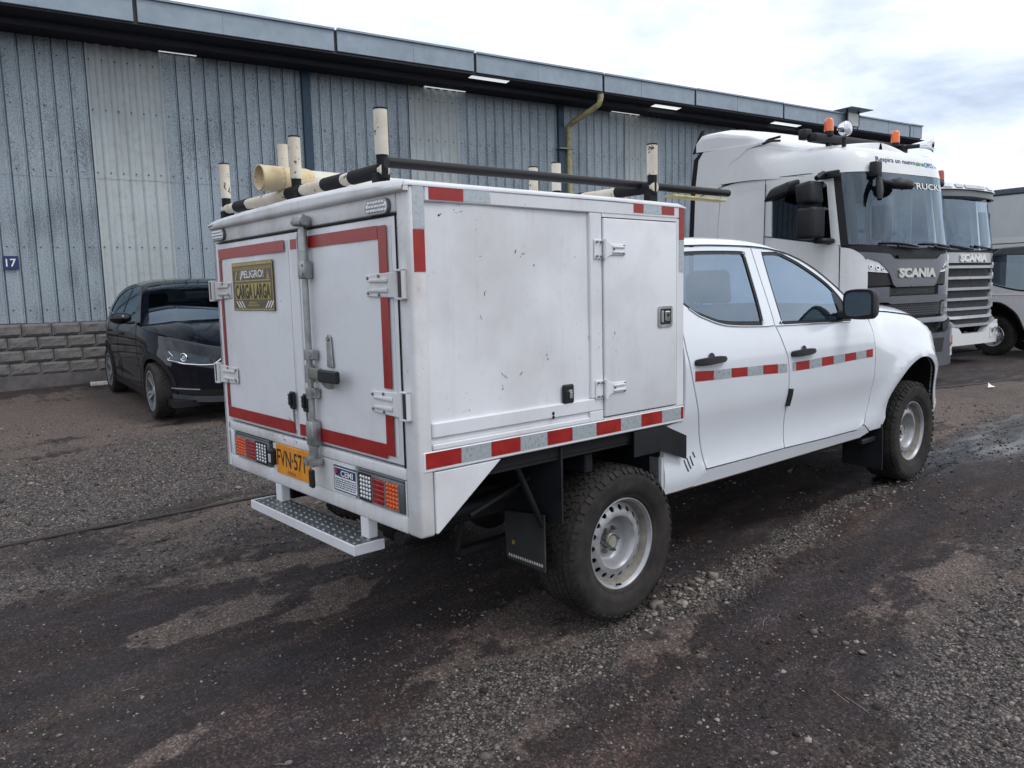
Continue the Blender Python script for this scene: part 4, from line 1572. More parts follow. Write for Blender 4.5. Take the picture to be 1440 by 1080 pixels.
def roof_pt(u, t):
    x = u
    z0 = _gz(x)
    ye = _ys(z0) + .004
    crown = float(np.interp(x, [.40, .9, 1.4, 1.9, 2.36], [.058, .066, .066, .058, .050]))
    xs = x + (.16 * (1 - abs(t) ** 2)) * smoothstep(1.5, 2.36, x)
    return (xs, t * ye * (1 - .02 * smoothstep(.9, 1, abs(t))), z0 + .002 + crown * ((1 - abs(t) ** 9) * .72 + (1 - t * t) * .28))


us_ = list(np.linspace(.40, 1.62, 18))
ts_ = [-1, -.99, -.98, -.965, -.945, -.92, -.89, -.85, -.80, -.7, -.55, -.35, -.15, 0, .15, .35, .55, .7, .80, .85, .89, .92, .945, .965, .98, .99, 1]
mb = MB().mat(M["cab_white"])
mb.grid(roof_pt, us_, ts_)
up = list(np.linspace(1.62, 2.36, 12))
mb.grid(roof_pt, up, [-1, -.99, -.98, -.965, -.945, -.92, -.88])
mb.grid(roof_pt, up, [.88, .92, .945, .965, .98, .99, 1])
mb.build("roof", None, PK)
MB().mat(M["windscreen"]).grid(lambda u, t: tuple(np.array(roof_pt(u, t)) - np.array((0, 0, .006))), up, [-.885, -.6, -.3, 0, .3, .6, .885]).build("windscreen", None, PK)
# drip channel line above the doors
for s in (-1, 1):
    MB().mat(M["black_trim"]).tube([(x, s * (_ys(z) + .001), z - .001) for x, z in curve(gut, 4, False)], .004, 5).build("drip_rail", None, PK)


# bonnet
def bonnet_pt(u, t):
    z0 = _ft(u) + .004
    ye = fender_y(u, z0 - .01) - .006
    at = abs(t)
    crown = (.030 * (1 - at ** 14) + .034 * (1 - at * at)) * smoothstep(4.05, 3.6, u)
    ridge = .016 * math.exp(-((at - .80) / .10) ** 2) * smoothstep(4.0, 3.4, u)
    return (u + .10 * (1 - t * t) * smoothstep(3.4, 4.0, u), t * ye, z0 + crown + ridge)


MB().mat(M["cab_white"]).grid(bonnet_pt, np.linspace(2.62, 4.0, 26), [-1, -.99, -.975, -.955, -.93, -.9, -.86, -.81, -.76, -.7, -.6, -.45, -.25, 0, .25, .45, .6, .7, .76, .81, .86, .9, .93, .955, .975, .99, 1]).build("bonnet", None, PK)
for t in (-1, 1):
    MB().mat(M["rubber"]).tube([tuple(np.array(bonnet_pt(u, t)) - np.array((0, 0, .003))) for u in np.linspace(2.62, 4.0, 16)], .005, 5).build("bonnet_gap", None, PK)
MB().mat(M["black_trim"]).grid(lambda u, t: (u + .16 * (1 - t * t) * smoothstep(2.72, 2.3, u), t * .80, 1.275 + .035 * (1 - t * t)), [2.34, 2.5, 2.66], np.linspace(-1, 1, 9)).build("cowl", None, PK)
# nose (faces away from the camera)
mb = MB().mat(M["cab_white"])
mb.grid(lambda z, t: (4.03 + .13 * (1 - t * t) - .02 * abs(z - .6), t * fender_y(4.0, .8), z), [.48, .6, .75, .93], np.linspace(-1, 1, 13))
ns = mb.build("front_bumper", None, PK)
MB().mat(M["black_trim"]).box(4.13, 4.17, -.42, .42, .62, .90, .02).build("radiator_grille", None, PK)
for s in (-1, 1):
    MB().mat(M["clear_lens"]).grid(lambda u, z, s=s: (u, s * (fender_y(u, z) + .004), z), np.linspace(3.66, 3.98, 7), [.94, .985, 1.03, 1.06]).build("headlight", None, PK)
# rear wall of the cab, floor, dash, seats, wheel
mb = MB().mat(M["cab_white"])
mb.grid(lambda z, t: (.44, t * (_ys(z) - .01), z), [.5, .8, 1.1, 1.3], [-1, 1], smooth=False)
mb.grid(lambda z, t: (.44, t * (_ys(z) - .01), z), [1.3, 1.5, 1.72], [-1, -.80], smooth=False)
mb.grid(lambda z, t: (.44, t * (_ys(z) - .01), z), [1.3, 1.5, 1.72], [.80, 1], smooth=False)
mb.grid(lambda z, t: (.44, t * (_ys(z) - .01), z), [1.62, 1.76], [-.8, .8], smooth=False)
mb.build("cab_back", None, PK)
MB().mat(M["window_dark"]).grid(lambda z, t: (.442, t * _ys(z), z), [1.3, 1.62], [-.8, .8], smooth=False).build("back_window", None, PK)
mb = MB().mat(M["cab_inner"])
mb.box(.46, 2.75, -.80, .80, .52, .56)
mb.box(2.15, 2.6, -.78, .78, .95, 1.24, .06, 2)
for s in (-1, 1):
    mb.box(.5, 2.3, s * .80, s * .84, .6, 1.25)
mb.build("cab_interior", None, PK)


def seat(x, y, w, back=True):
    mb = MB().mat(M["seat_grey"])
    mb.box(x - .05, x + .48, y - w / 2, y + w / 2, .74, .92, .06, 2)
    Pt = [(-.07, .90), (.06, .92), (-.07, 1.36), (-.13, 1.38), (-.19, 1.34)]
    mb.prism([(x + a, z) for a, z in Pt], 1, y - w / 2, y + w / 2, .04, 2)
    o = mb.build("seat", None, PK)
    for yy in ([y] if w < .7 else [y - .42, y, y + .42]):
        h = MB().mat(M["seat_grey"])
        h.prism([(x - .22, 1.42), (x - .10, 1.41), (x - .12, 1.60), (x - .17, 1.62), (x - .23, 1.58)], 1, yy - .135, yy + .135, .055, 4)
        h.mat(M["chrome"])
        for k in (-.05, .05):
            h.cyl((x - .16, yy + k, 1.34), (x - .165, yy + k, 1.44), .007, 8)
        h.build("headrest", None, o)


seat(1.55, -.38, .5); seat(1.55, .38, .5); seat(.74, 0, 1.3)
mb = MB().mat(M["black_plastic"])
pts = []
for i in range(25):
    a = 2 * math.pi * i / 24
    pts.append((1.98 + .19 * math.sin(a) * .42, .38 + .19 * math.cos(a), 1.20 + .19 * math.sin(a) * .90))
mb.tube(pts, .016, 8, cap=False)
mb.cyl((2.0, .38, 1.19), (2.3, .38, 1.05), .03, 8)
mb.box(1.95, 1.99, .22, .54, 1.17, 1.22, .015)
mb.build("steering_wheel", None, PK)

# ------------------------------------------------------------------ service box
bw, be = M["box_white"], M["box_edge"]
yS = -WB
# floor, front wall, left wall, inner dark liner
mb = MB().mat(bw)
mb.box(XF - .02, XF, -WB + .012, WB - .012, ZS, 1.88)
mb.box(XR + .05, XF, WB - .025, WB, ZS, 1.885, .004)
mb.box(XR, XR + .05, WB - .08, WB, ZB, 1.885, .01)
mb.build("box_wall", None, PK)
MB().mat(M["chassis_black"]).box(XR + .05, XF - .021, -WB + .03, WB - .03, ZS - .05, ZS - .001).build("box_floor", None, PK)
# roof cap with rounded edges, a folded lip along the rear
prof = [(-1.0, -.004), (-1.001, .002), (-.996, .009), (-.985, .015), (-.93, .021), (-.8, .027), (-.5, .034), (0, .038), (.5, .034), (.8, .027), (.93, .021), (.985, .015), (.996, .009), (1.001, .002), (1.0, -.004)]
xsr = [XR - .020, XR - .017, XR - .010, XR - .002, XR + .03, -.6, -.1, XF - .03, XF + .004, XF + .010]


def roofcap(x, q):
    t, h = q
    e = max(0, (XR - .002 - x) / .018, (x - (XF - .03)) / .04)
    h = h - .020 * min(1, e) ** 2 * (1 if h > .003 else .2)
    return (x, t * (WB + .003), ZT_ + h + .002 * math.sin(x * 9.0 + t * 4))


mb = MB().mat(bw)
mb.grid(roofcap, xsr, prof)
R0 = [roofcap(xsr[-1], q) for q in prof]
mb.add(R0, [tuple(range(len(R0)))], False)
mb.grid(lambda x, t: (x, t * WB, ZT_ - .0045), [xsr[0] + .002, XF], [-1, 1], smooth=False)
rc = mb.build("box_roof", None, PK)
lip = MB().mat(be)
lip.grid(lambda y, k: [(XR - .020, y, roofcap(XR - .020, (y / WB, float(np.interp(abs(y) / WB, [0, .5, .8, .93, 1], [.038, .034, .027, .021, .006]))))[2]), (XR - .022, y, 1.884), (XR - .018, y, 1.868), (XR + .001, y, 1.863)][int(k)],
         np.linspace(-WB, WB, 24), [0, 1, 2, 3])
for s in (-1, 1):
    lip.box(XR - .020, XR, s * WB - .002, s * WB + .002, 1.866, 1.893)
lip.build("roof_lip", None, rc)

# right side: frame pieces butted together, recessed sheet, small front door
fr = MB().mat(bw)
fr.box(XR + .068, XF, yS, yS + .03, 1.834, 1.888, .004)                     # top rail
fr.box(-.221, -.146, yS, yS + .03, 1.044, 1.833, .004)                        # upright before the door
fr.box(.369, XF, yS, yS + .03, .943, 1.833, .004)                              # front upright
fr.box(XR + .068, -.146, yS, yS + .03, .988, 1.043, .004)                     # lower ledge
fr.box(XR + .068, -.232, yS + .010, yS + .03, .966, .987)                      # shadow channel
fr.box(XR + .068, -.232, yS - .002, yS + .03, .943, .965, .004)
fr.box(-.231, -.146, yS, yS + .03, .943, .987, .003)
fr.box(-.145, .368, yS, yS + .03, .943, .9505)
fr.box(-.145, .368, yS, yS + .03, 1.8195, 1.833)
fr.box(XR + .02, XF, yS - .003, yS + .03, ZS, .942, .004)                       # tape rail
fr.build("side_frame", None, PK)
sp = MB().mat(bw)


def sheet(u, v, d):
    w_ = .0035 * math.sin(u * 7.3 + 1) * math.sin(v * 6.1) + .002 * math.sin(u * 17) * math.sin(v * 13 + 2)
    return (u, yS + .013 + w_ + d, v)


sp.patch([(XR + .066, 1.043), (-.221, 1.043), (-.221, 1.834), (XR + .066, 1.834)], sheet, .05)
sp.build("side_sheet", None, PK)
mb = MB().mat(M["ink_black"])
rg = random.Random(4)
for (x, z) in ((-.80, 1.64), (-.64, 1.66), (-.60, 1.65), (-.79, 1.50), (-.80, 1.42), (-.47, 1.24), (-.70, 1.19), (-.72, 1.14), (-.98, 1.80), (-1.0, 1.45), (-.62, 1.19), (-.30, 1.66), (-.53, 1.62)):
    for k in range(rg.randint(1, 3)):
        a, b2 = rg.uniform(-.012, .012), rg.uniform(-.012, .012)
        L, w_ = rg.uniform(.002, .008), rg.uniform(.001, .0022)
        an = rg.uniform(0, 3.1)
        dx, dz = L * math.cos(an), L * math.sin(an)
        x_, z_ = x + a, z + b2
        P_ = [(x_ - dx - w_, z_ - dz), (x_ - dx + w_, z_ - dz - w_), (x_ + dx + w_, z_ + dz), (x_ + dx, z_ + dz + w_)]
        mb.add([(p[0], sheet(p[0], p[1], -.0012)[1], p[1]) for p in P_], [(0, 1, 2, 3)], False)
mb.build("paint_chip", None, PK)
# door in the side
dr = MB().mat(bw).box(-.1405, .3635, yS - .006, yS + .02, .9555, 1.8145, .005, 2).build("locker_door", None, PK)
MB().mat(M["rubber"]).box(-.144, .367, yS + .008, yS + .024, .952, 1.818).build("door_seal", None, dr)


def side_hinge(z, par):
    mb = MB().mat(bw)
    y = yS - .0065
    mb.box(-.200, -.150, yS - .006, yS - .0005, z - .042, z + .042, .004)
    mb.cyl((-.143, yS - .014, z - .042), (-.143, yS - .014, z + .042), .010, 10)
    mb.prism([(-.135, z - .040), (-.10, z - .024), (-.008, z - .024), (-.008, z + .024), (-.10, z + .024), (-.135, z + .040)], 1, y - .007, y - .0005, .003)
    for k in (-.011, .011):
        mb.box(-.095, -.018, y - .013, y - .0065, z + k - .005, z + k + .005, .003, 2)
    mb.mat(M["steel_dull"])
    for (x, zz) in ((-.188, z + .03), (-.188, z - .03), (-.162, z + .03), (-.162, z - .03), (-.085, z), (-.02, z + .017), (-.02, z - .017)):
        mb.cyl((x, y - .002, zz), (x, y - .011, zz), .005, 6)
    return mb.build("hinge", None, par)


side_hinge(1.682, dr); side_hinge(1.080, dr)
# slam latch in the locker door
mb = MB().mat(M["galv"])
yl = yS - .006
mb.patch(rrect(.222, .325, 1.331, 1.428, .012), lambda u, v, d: (u, yl - .006 + d, v), .02, [rrect(.234, .313, 1.343, 1.416, .008)], thick=.006)
mb.mat(M["ink_black"]).box(.233, .314, yl - .0005, yl, 1.342, 1.417)
mb.mat(M["chrome"]).box(.270, .306, yl - .010, yl - .002, 1.358, 1.405, .004)
mb.mat(M["ink_black"]).cyl((.288, yl - .009, 1.387), (.288, yl - .012, 1.387), .008, 12)
mb.mat(M["galv"]).box(.244, .262, yl - .007, yl - .001, 1.352, 1.408, .003)
mb.build("slam_latch", None, dr)
# little black catch on the side sheet
mb = MB().mat(M["black_plastic"])
mb.box(-.392, -.330, yS - .006, yS + .012, 1.040, 1.120, .006)
mb.mat(M["ink_black"]).box(-.384, -.338, yS - .009, yS - .005, 1.050, 1.096, .003)
mb.mat(M["galv"]).box(-.368, -.352, yS - .018, yS - .008, 1.062, 1.090, .003)
mb.box(-.372, -.350, yS - .014, yS - .008, 1.088, 1.098, .002)
mb.build("side_catch", None, PK)
mb = MB().mat(M["ink_black"])
for z in (1.008, .992):
    mb.cyl((-.452, yS - .0006, z), (-.452, yS - .001, z), .008, 8)
mb.build("bolt_hole", None, PK)
# skirt behind the rear wheel
mb = MB().mat(bw)
mb.prism([(-1.0565, .630), (-1.045, .630), (-.738, .862), (-1.0565, .862)], 1, yS, yS + .02, .003)
mb.build("side_skirt", None, PK)
# tape along the side rail, in the order red, silver, red ...
edges = [-1.096, -.935, -.790, -.640, -.4915, -.3465, -.1975, -.0385, .104, .2545, .400, .420]
for i in range(len(edges) - 1):
    nm = "red_tape" if i % 2 == 0 else "silver_tape"
    MB().mat(M[nm]).box(edges[i] + .001, edges[i + 1] - .001, yS - .0048, yS - .0032, .880, .938).build(nm, None, PK)
for nm, (x0, x1, z0, z1) in (("red_tape", (-1.040, -.888, 1.840, 1.886)), ("silver_tape", (-.886, -.760, 1.842, 1.886)), ("red_tape", (.063, .128, 1.847, 1.886)), ("silver_tape", (.130, .258, 1.847, 1.886)), ("red_tape", (.26, .352, 1.847, 1.886)),
                             ("red_tape", (.388, .426, 1.735, 1.886)), ("silver_tape", (.388, .426, 1.585, 1.733))):
    MB().mat(M[nm]).box(x0, x1, yS - .0016, yS - .0003, z0, z1).build(nm, None, PK)
# corner post at the rear right with its tape
cp = MB().mat(be)
cp.box(XR, XR + .067, yS, -.828, ZB, 1.888, .012, 2)
cpo = cp.build("corner_post", None, PK)
for nm, (x0, x1, z0, z1) in (("silver_tape", (XR + .016, XR + .064, 1.737, 1.884)), ("red_tape", (XR + .014, XR + .062, 1.588, 1.735))):
    MB().mat(M[nm]).box(x0, x1, yS - .0016, yS - .0003, z0, z1).build(nm, None, cpo)
cp = MB().mat(be)
cp.box(XR, XR + .067, .872, WB, ZB, 1.888, .012, 2)
cp.build("corner_post", None, PK)

# rear frame
for nm, bx, bv in (("door_header", (XR, XR + .06, -.827, .871, 1.800, 1.888), .006), ("bottom_rail", (XR, XR + .06, -.827, .871, ZB, .694), .010),
                   ("door_rail", (XR, XR + .05, -.827, .871, .828, .872), .006), ("frame_upright", (XR, XR + .05, .805, .871, .695, .827), .005),
                   ("frame_upright", (XR, XR + .05, -.827, -.822, .695, .827), 0), ("lamp_backplate", (XR + .03, XR + .05, -.822, .805, .695, .827), 0)):
    MB().mat(be).box(*bx, bv, 2).build(nm, None, PK)



def rear_door_panel(y0, y1, astragal):
    mb = MB().mat(bw)
    z0, z1 = .882, 1.790
    mb.box(XR + .002, XR + .03, y0, y1, z0, z1, .006, 2)

    def dent(u, v, d):
        q = .004 * math.sin(u * 6 + 1) * math.sin(v * 5) + .002 * math.sin(u * 19 + v * 3)
        e = smoothstep(0, .06, min(u - y0 - .03, y1 - .03 - u, v - z0 - .03, z1 - .03 - v))
        return (XR + .0005 - .003 * e + q * e * .7 + d, u, v)
    mb.patch([(y0 + .03, z0 + .03), (y1 - .03, z0 + .03), (y1 - .03, z1 - .03), (y0 + .03, z1 - .03)], dent, .05)
    if astragal:
        mb.box(XR - .006, XR + .0015, y1 - .045, y1 + .022, z0 + .01, z1 - .004, .003)
    return mb.build("rear_door", None, PK)


LD = rear_door_panel(.012, .866, False)
RD = rear_door_panel(-.822, -.012, True)
MB().mat(M["rubber"]).box(XR + .031, XR + .045, -.827, .871, .873, 1.799).build("door_gasket", None, PK)
mb = MB().mat(M["rubber"])
mb.box(XR - .001, XR + .004, -.8265, -.8225, .876, 1.796); mb.box(XR - .001, XR + .004, -.8225, .866, 1.7915, 1.7965)
mb.build("door_gap_seal", None, RD)
xt = XR - .0062


def tape_r(par, y0, y1, z0, z1, nm="red_tape"):
    MB().mat(M[nm]).box(xt - .0012, xt, y0, y1, z0, z1).build(nm, None, par)


tape_r(LD, .070, .838, 1.712, 1.762); tape_r(LD, .812, .838, .955, 1.711); tape_r(LD, .058, .836, .899, .954)
tape_r(RD, -.712, -.060, 1.714, 1.762); tape_r(RD, -.772, -.716, 1.590, 1.760); tape_r(RD, -.770, -.716, 1.165, 1.500); tape_r(RD, -.770, -.716, .912, 1.070)
tape_r(RD, -.715, -.060, .897, .953)
for z0, z1 in ((1.716, 1.758), (.899, .951)):
    MB().mat(M["red_tape"]).box(XR - .0076, XR - .0064, -.050, .006, z0, z1).build("red_tape", None, RD)


def rear_hinge(y_post, y_tip, z, par):
    """white strap hinge: plate with two pressed ribs, pin in a bent bracket on the post"""
    s = 1 if y_tip > y_post else -1
    mb = MB().mat(be)
    x = XR - .007
    w0 = y_post + s * .012
    mb.prism([(w0, z - .047), (y_tip, z - .040), (y_tip, z + .040), (w0, z + .047)], 0, x - .006, x, .003)
    for k in (-.018, .018):
        mb.prism([(w0 + s * .05, z + k - .009), (y_tip - s * .025, z + k - .006), (y_tip - s * .025, z + k + .006), (w0 + s * .05, z + k + .009)], 0, x - .013, x - .0055, .005, 2)
    mb.cyl((x - .008, y_post, z - .050), (x - .008, y_post, z + .050), .011, 10)
    yo = y_post - s * .045
    for k in (-.050, .050):
        mb.box(x - .016, x + .004, min(y_post, yo), max(y_post, yo), z + k - .004, z + k + .004, .002)
    mb.box(x - .016, x + .03, min(yo, yo + s * .006), max(yo, yo + s * .006), z - .054, z + .054, .002)
    mb.mat(M["steel_dull"])
    for (y, zz) in ((y_tip - s * .015, z + .028), (y_tip - s * .015, z - .028), (w0 + s * .11, z + .034), (w0 + s * .11, z - .034)):
        mb.cyl((x - .004, y, zz), (x - .011, y, zz), .006, 6)
    mb.mat(M["ink_black"]).box(x - .012, x + .003, min(y_post - s * .013, y_post - s * .036), max(y_post - s * .013, y_post - s * .036), z - .044, z + .044)
    return mb.build("hinge", None, par)


rear_hinge(-.842, -.628, 1.545, RD); rear_hinge(-.842, -.628, 1.110, RD)
rear_hinge(.915, .688, 1.553, LD); rear_hinge(.915, .672, 1.122, LD)

# vertical lock bar with cams and handle
yr_ = -.165
mb = MB().mat(M["galv"])
mb.cyl((XR - .030, yr_, .80), (XR - .030, yr_, 1.85), .0135, 14)
mb.cyl((XR - .030, yr_, 1.62), (XR - .030, yr_, 1.70), .020, 14)
mb.cyl((XR - .030, yr_, 1.70), (XR - .030, yr_, 1.79), .022, 14, r1=.018)
lb = mb.build("lock_bar", None, RD)
mb = MB().mat(M["galv"])
mb.box(XR - .062, XR - .008, yr_ - .040, yr_ + .030, 1.800, 1.842, .008, 2)
mb.cyl((XR - .040, yr_ - .045, 1.822), (XR - .040, yr_ + .045, 1.822), .020, 12)
mb.box(XR - .050, XR - .008, yr_ - .032, yr_ + .026, 1.585, 1.660, .006, 2)
mb.cyl((XR - .052, yr_ - .022, 1.640), (XR - .056, yr_ - .022, 1.640), .006, 8)
mb.cyl((XR - .052, yr_ - .022, 1.605), (XR - .056, yr_ - .022, 1.605), .006, 8)
mb.build("top_cam", None, lb)
mb = MB().mat(M["galv"])
for z in (1.268, 1.105):
    mb.cyl((XR - .030, yr_, z - .022), (XR - .030, yr_, z + .022), .021, 14)
    mb.box(XR - .040, XR - .008, yr_ - .046, yr_ + .010, z - .022, z + .022, .005)
    mb.cyl((XR - .040, yr_ - .036, z), (XR - .046, yr_ - .036, z), .008, 8)
mb.cyl((XR - .030, yr_, 1.15), (XR - .030, yr_, 1.225), .021, 14)
mb.build("bar_bracket", None, lb)
mb = MB().mat(M["steel_dull"])
mb.box(XR - .046, XR - .030, yr_ - .115, yr_ - .01, 1.168, 1.215, .004)
mb.prism([(yr_ - .095, 1.20), (yr_ - .20, 1.20), (yr_ - .20, 1.135), (yr_ - .165, 1.140), (yr_ - .115, 1.165)], 0, XR - .052, XR - .022, .005)
mb.mat(M["black_plastic"]).box(XR - .070, XR - .050, yr_ - .30, yr_ - .14, 1.166, 1.216, .006)
mb.build("lock_handle", None, lb)
mb = MB().mat(M["galv"])
mb.prism([(yr_ - .165, 1.345), (yr_ - .145, 1.358), (yr_ - .13, 1.345), (yr_ - .125, 1.22), (yr_ - .175, 1.22)], 0, XR - .016, XR - .008, .003)
mb.cyl((XR - .016, yr_ - .148, 1.338), (XR - .022, yr_ - .148, 1.338), .009, 8)
mb.build("handle_catch", None, RD)
mb = MB().mat(M["galv"])
mb.cyl((XR - .030, yr_, .870), (XR - .030, yr_, .990), .023, 14, r1=.019)
mb.box(XR - .052, XR - .008, yr_ - .034, yr_ + .024, .88, .985, .006, 2)
mb.cyl((XR - .032, yr_, .79), (XR - .032, yr_, .87), .020, 12)
mb.box(XR - .060, XR - .008, yr_ - .045, yr_ + .020, .795, .826, .009, 2)
for k in (-.034, .014):
    mb.cyl((XR - .065, yr_ + k, .812), (XR - .03, yr_ + k, .812), .020, 10)
mb.mat(M["black_plastic"]).box(XR - .072, XR - .055, yr_ - .052, yr_ - .016, .705, .785, .006)
mb.build("bottom_cam", None, lb)
# two black flush latches either side of the joint
for y, par in ((.052, LD), (-.078, RD)):
    mb = MB().mat(M["black_plastic"])
    mb.box(XR - .020, XR - .007, y - .022, y + .022, 1.012, 1.092, .005)
    mb.box(XR - .032, XR - .018, y - .010, y + .010, 1.03, 1.085, .004)
    mb.mat(M["steel_dull"])
    for z in (1.08, 1.062, 1.044):
        mb.cyl((XR - .030, y, z), (XR - .036, y, z), .004, 6)
    mb.cyl((XR - .014, y - .006, 1.012), (XR - .014, y - .010, .955), .0045, 6)
    mb.build("flush_latch", None, par)

# warning sticker on the left door
st = MB().mat(M["sticker_brown"]).box(XR - .0086, XR - .0064, .194, .667, 1.452, 1.684).build("warning_sticker", None, LD)
xk = XR - .0088
mp_ = lambda cy, cz: (lambda u, v, d: (xk - d, cy - u, cz + v))
mb = MB().mat(M["gold"])


def flat(mb, y0, y1, z0, z1, d=.0002):
    mb.add([(xk - d, y0, z0), (xk - d, y1, z0), (xk - d, y1, z1), (xk - d, y0, z1)], [(0, 1, 2, 3)], False)


flat(mb, .197, .664, 1.668, 1.681); flat(mb, .197, .664, 1.4545, 1.461); flat(mb, .197, .203, 1.461, 1.668); flat(mb, .658, .664, 1.461, 1.668)
flat(mb, .225, .636, 1.505, 1.582)
flat(mb, .225, .636, 1.591, 1.597)
for k in range(26):
    y = .215 + k * .0168
    mb.add([(xk - .0002, y, 1.645), (xk - .0002, y + .008, 1.645), (xk - .0002, y + .012, 1.661), (xk - .0002, y + .004, 1.661)], [(0, 1, 2, 3)], False)
mb.add([(xk - .0002, .640, 1.59), (xk - .0002, .620, 1.64), (xk - .0002, .602, 1.64), (xk - .0002, .630, 1.59)], [(0, 1, 2, 3)], False)
mb.add([(xk - .0002, .232, 1.60), (xk - .0002, .250, 1.64), (xk - .0002, .262, 1.60)], [(0, 1, 2)], False)
mb.mat(M["ink_white"])
put_text(mb, "¡PELIGRO!", lambda u, v, d: (xk - .0005, .432 - u, 1.621 + v), width=.275, height=.044, bold=.015)
for k in range(3):
    for s in (0, 1):
        y = (.60 - k * .030) if s == 0 else (.262 - k * .026)
        q = .018 if s == 0 else -.018
        mb.add([(xk - .0004, y + q, 1.498), (xk - .0004, y + q + .012, 1.498), (xk - .0004, y + .012 - q, 1.465), (xk - .0004, y - q, 1.465)], [(0, 1, 2, 3)], False)
mb.mat(M["ink_black"])
put_text(mb, "CARGA LARGA", lambda u, v, d: (xk - .0006, .430 - u, 1.543 + v), width=.405, height=.072, bold=.04)
mb.mat(M["gold"])
put_text(mb, "SEÑAL", lambda u, v, d: (xk - .0006, .43 - u, 1.489 + v), width=.10, height=.010) if False else None
for z, L in ((1.490, .10), (1.477, .14)):
    for k in range(9):
        y = .43 - L / 2 + k * L / 9
        flat(mb, y, y + L / 13, z - .004, z + .004, .0004)
mb.build("lettering", None, st)

# number plate
pl = MB().mat(M["plate_yellow"]).box(XR - .012, XR - .006, -.078, .266, .690, .832, .003).build("number_plate", None, PK)
MB().mat(be).box(XR - .005, XR + .029, -.46, .31, .696, .826).build("plate_panel", None, PK)
mb = MB().mat(M["ink_black"])
put_text(mb, "FVN·571", lambda u, v, d: (XR - .0126, .112 - u, .768 + v), width=.285, height=.078, bold=.012)
put_text(mb, "FUNZA", lambda u, v, d: (XR - .0126, .105 - u, .707 + v), width=.085, height=.015)
mb.build("lettering", None, pl)
mb = MB().mat(M["black_plastic"]).box(XR - .03, XR + .028, .275, .335, .722, .80, .01)
mb.mat(M["clear_lens"]).box(XR - .033, XR - .028, .288, .312, .735, .775, .004)
mb.build("plate_lamp", None, PK)
# maker's sticker
sk = MB().mat(M["ink_white"]).box(XR - .0072, XR - .0055, -.482, -.289, .706, .814).build("maker_sticker", None, PK)
mb = MB().mat(M["ink_teal"])
x_ = XR - .0076
for (y0, y1, z0, z1) in ((-.482, -.289, .806, .814), (-.482, -.289, .706, .711), (-.294, -.289, .711, .806), (-.482, -.477, .711, .806)):
    mb.add([(x_, y0, z0), (x_, y1, z0), (x_, y1, z1), (x_, y0, z1)], [(0, 1, 2, 3)], False)
mb.mat(M["ink_navy"])
mb.add([(x_, -.470, .766), (x_, -.335, .766), (x_, -.318, .802), (x_, -.470, .802)], [(0, 1, 2, 3)], False)
mb.add([(x_, -.330, .766), (x_, -.300, .770), (x_, -.300, .790), (x_, -.326, .802)], [(0, 1, 2, 3)], False)
mb.mat(M["ink_red"]).add([(x_ - .0003, -.318, .780), (x_ - .0003, -.297, .780), (x_ - .0003, -.297, .803), (x_ - .0003, -.318, .803)], [(0, 1, 2, 3)], False)
mb.mat(M["ink_white"])
put_text(mb, "CEMI", lambda u, v, d: (x_ - .0006, -.398 - u, .783 + v), width=.10, height=.026, bold=.02)
mb.mat(M["ink_teal"])
rg = random.Random(9)
for r_ in range(5):
    y = -.300
    z = .754 - r_ * .0092
    while y > -.466:
        L = rg.uniform(.008, .022)
        mb.add([(x_ - .0002, y, z), (x_ - .0002, max(-.47, y - L), z), (x_ - .0002, max(-.47, y - L), z + .0052), (x_ - .0002, y, z + .0052)], [(0, 1, 2, 3)], False)
        y -= L + .004
mb.build("lettering", None, sk)


# tail lamps
def tail_lamp(y_out, y_in, z0, z1):
    s = 1 if y_out > y_in else -1
    mb = MB().mat(M["lamp_dark"])
    ya, yb = min(y_out, y_in), max(y_out, y_in)
    mb.box(XR - .006, XR + .029, ya, yb, z0, z1, .007, 2)
    mb.box(XR - .003, XR + .029, ya - .003, yb + .003, z1 + .0005, z1 + .010, .003)
    lp = mb.build("tail_lamp", None, PK)
    w_ = (yb - ya - .020) / 3.15
    for k, nm in enumerate(("amber_lens", "red_lens", "clear_lens")):
        o_ = .024 + k * w_
        y0 = y_out - s * (o_ + .004); y1 = y_out - s * (o_ + w_ - .004)
        a, b2 = min(y0, y1), max(y0, y1)
        m2 = MB().mat(M["ink_black"] if nm == "clear_lens" else M["galv"])
        m2.patch(rrect(a - .003, b2 + .003, z0 + .005, z1 - .005, .006, 3), lambda u, v, d: (XR - .011 + d, u, v), .05, [rrect(a + .002, b2 - .002, z0 + .010, z1 - .010, .006, 3)], thick=.006)
        m2.mat(M["mesh_black"] if nm == "clear_lens" else M[nm]).box(XR - .009, XR - .0055, a + .001, b2 - .001, z0 + .009, z1 - .009)
        m2.mat(M[nm])
        if nm == "red_lens":
            for i in range(5):
                z = z0 + .022 + (z1 - z0 - .044) * i / 4
                m2.box(XR - .0125, XR - .0085, a + .005, b2 - .005, z - .0085, z + .0085, .004, 2)
        else:
            for i in range(6):
                for j in range(4):
                    cy = a + .012 + (b2 - a - .024) * j / 3
                    cz = z0 + .020 + (z1 - z0 - .040) * i / 5
                    m2.ball((XR - .009, cy, cz), .0093, 8, 4, (.55, 1.05, .85))
        m2.build(nm, None, lp)
    return lp


tail_lamp(.782, .366, .698, .815)
tail_lamp(-.815, -.488, .698, .818)
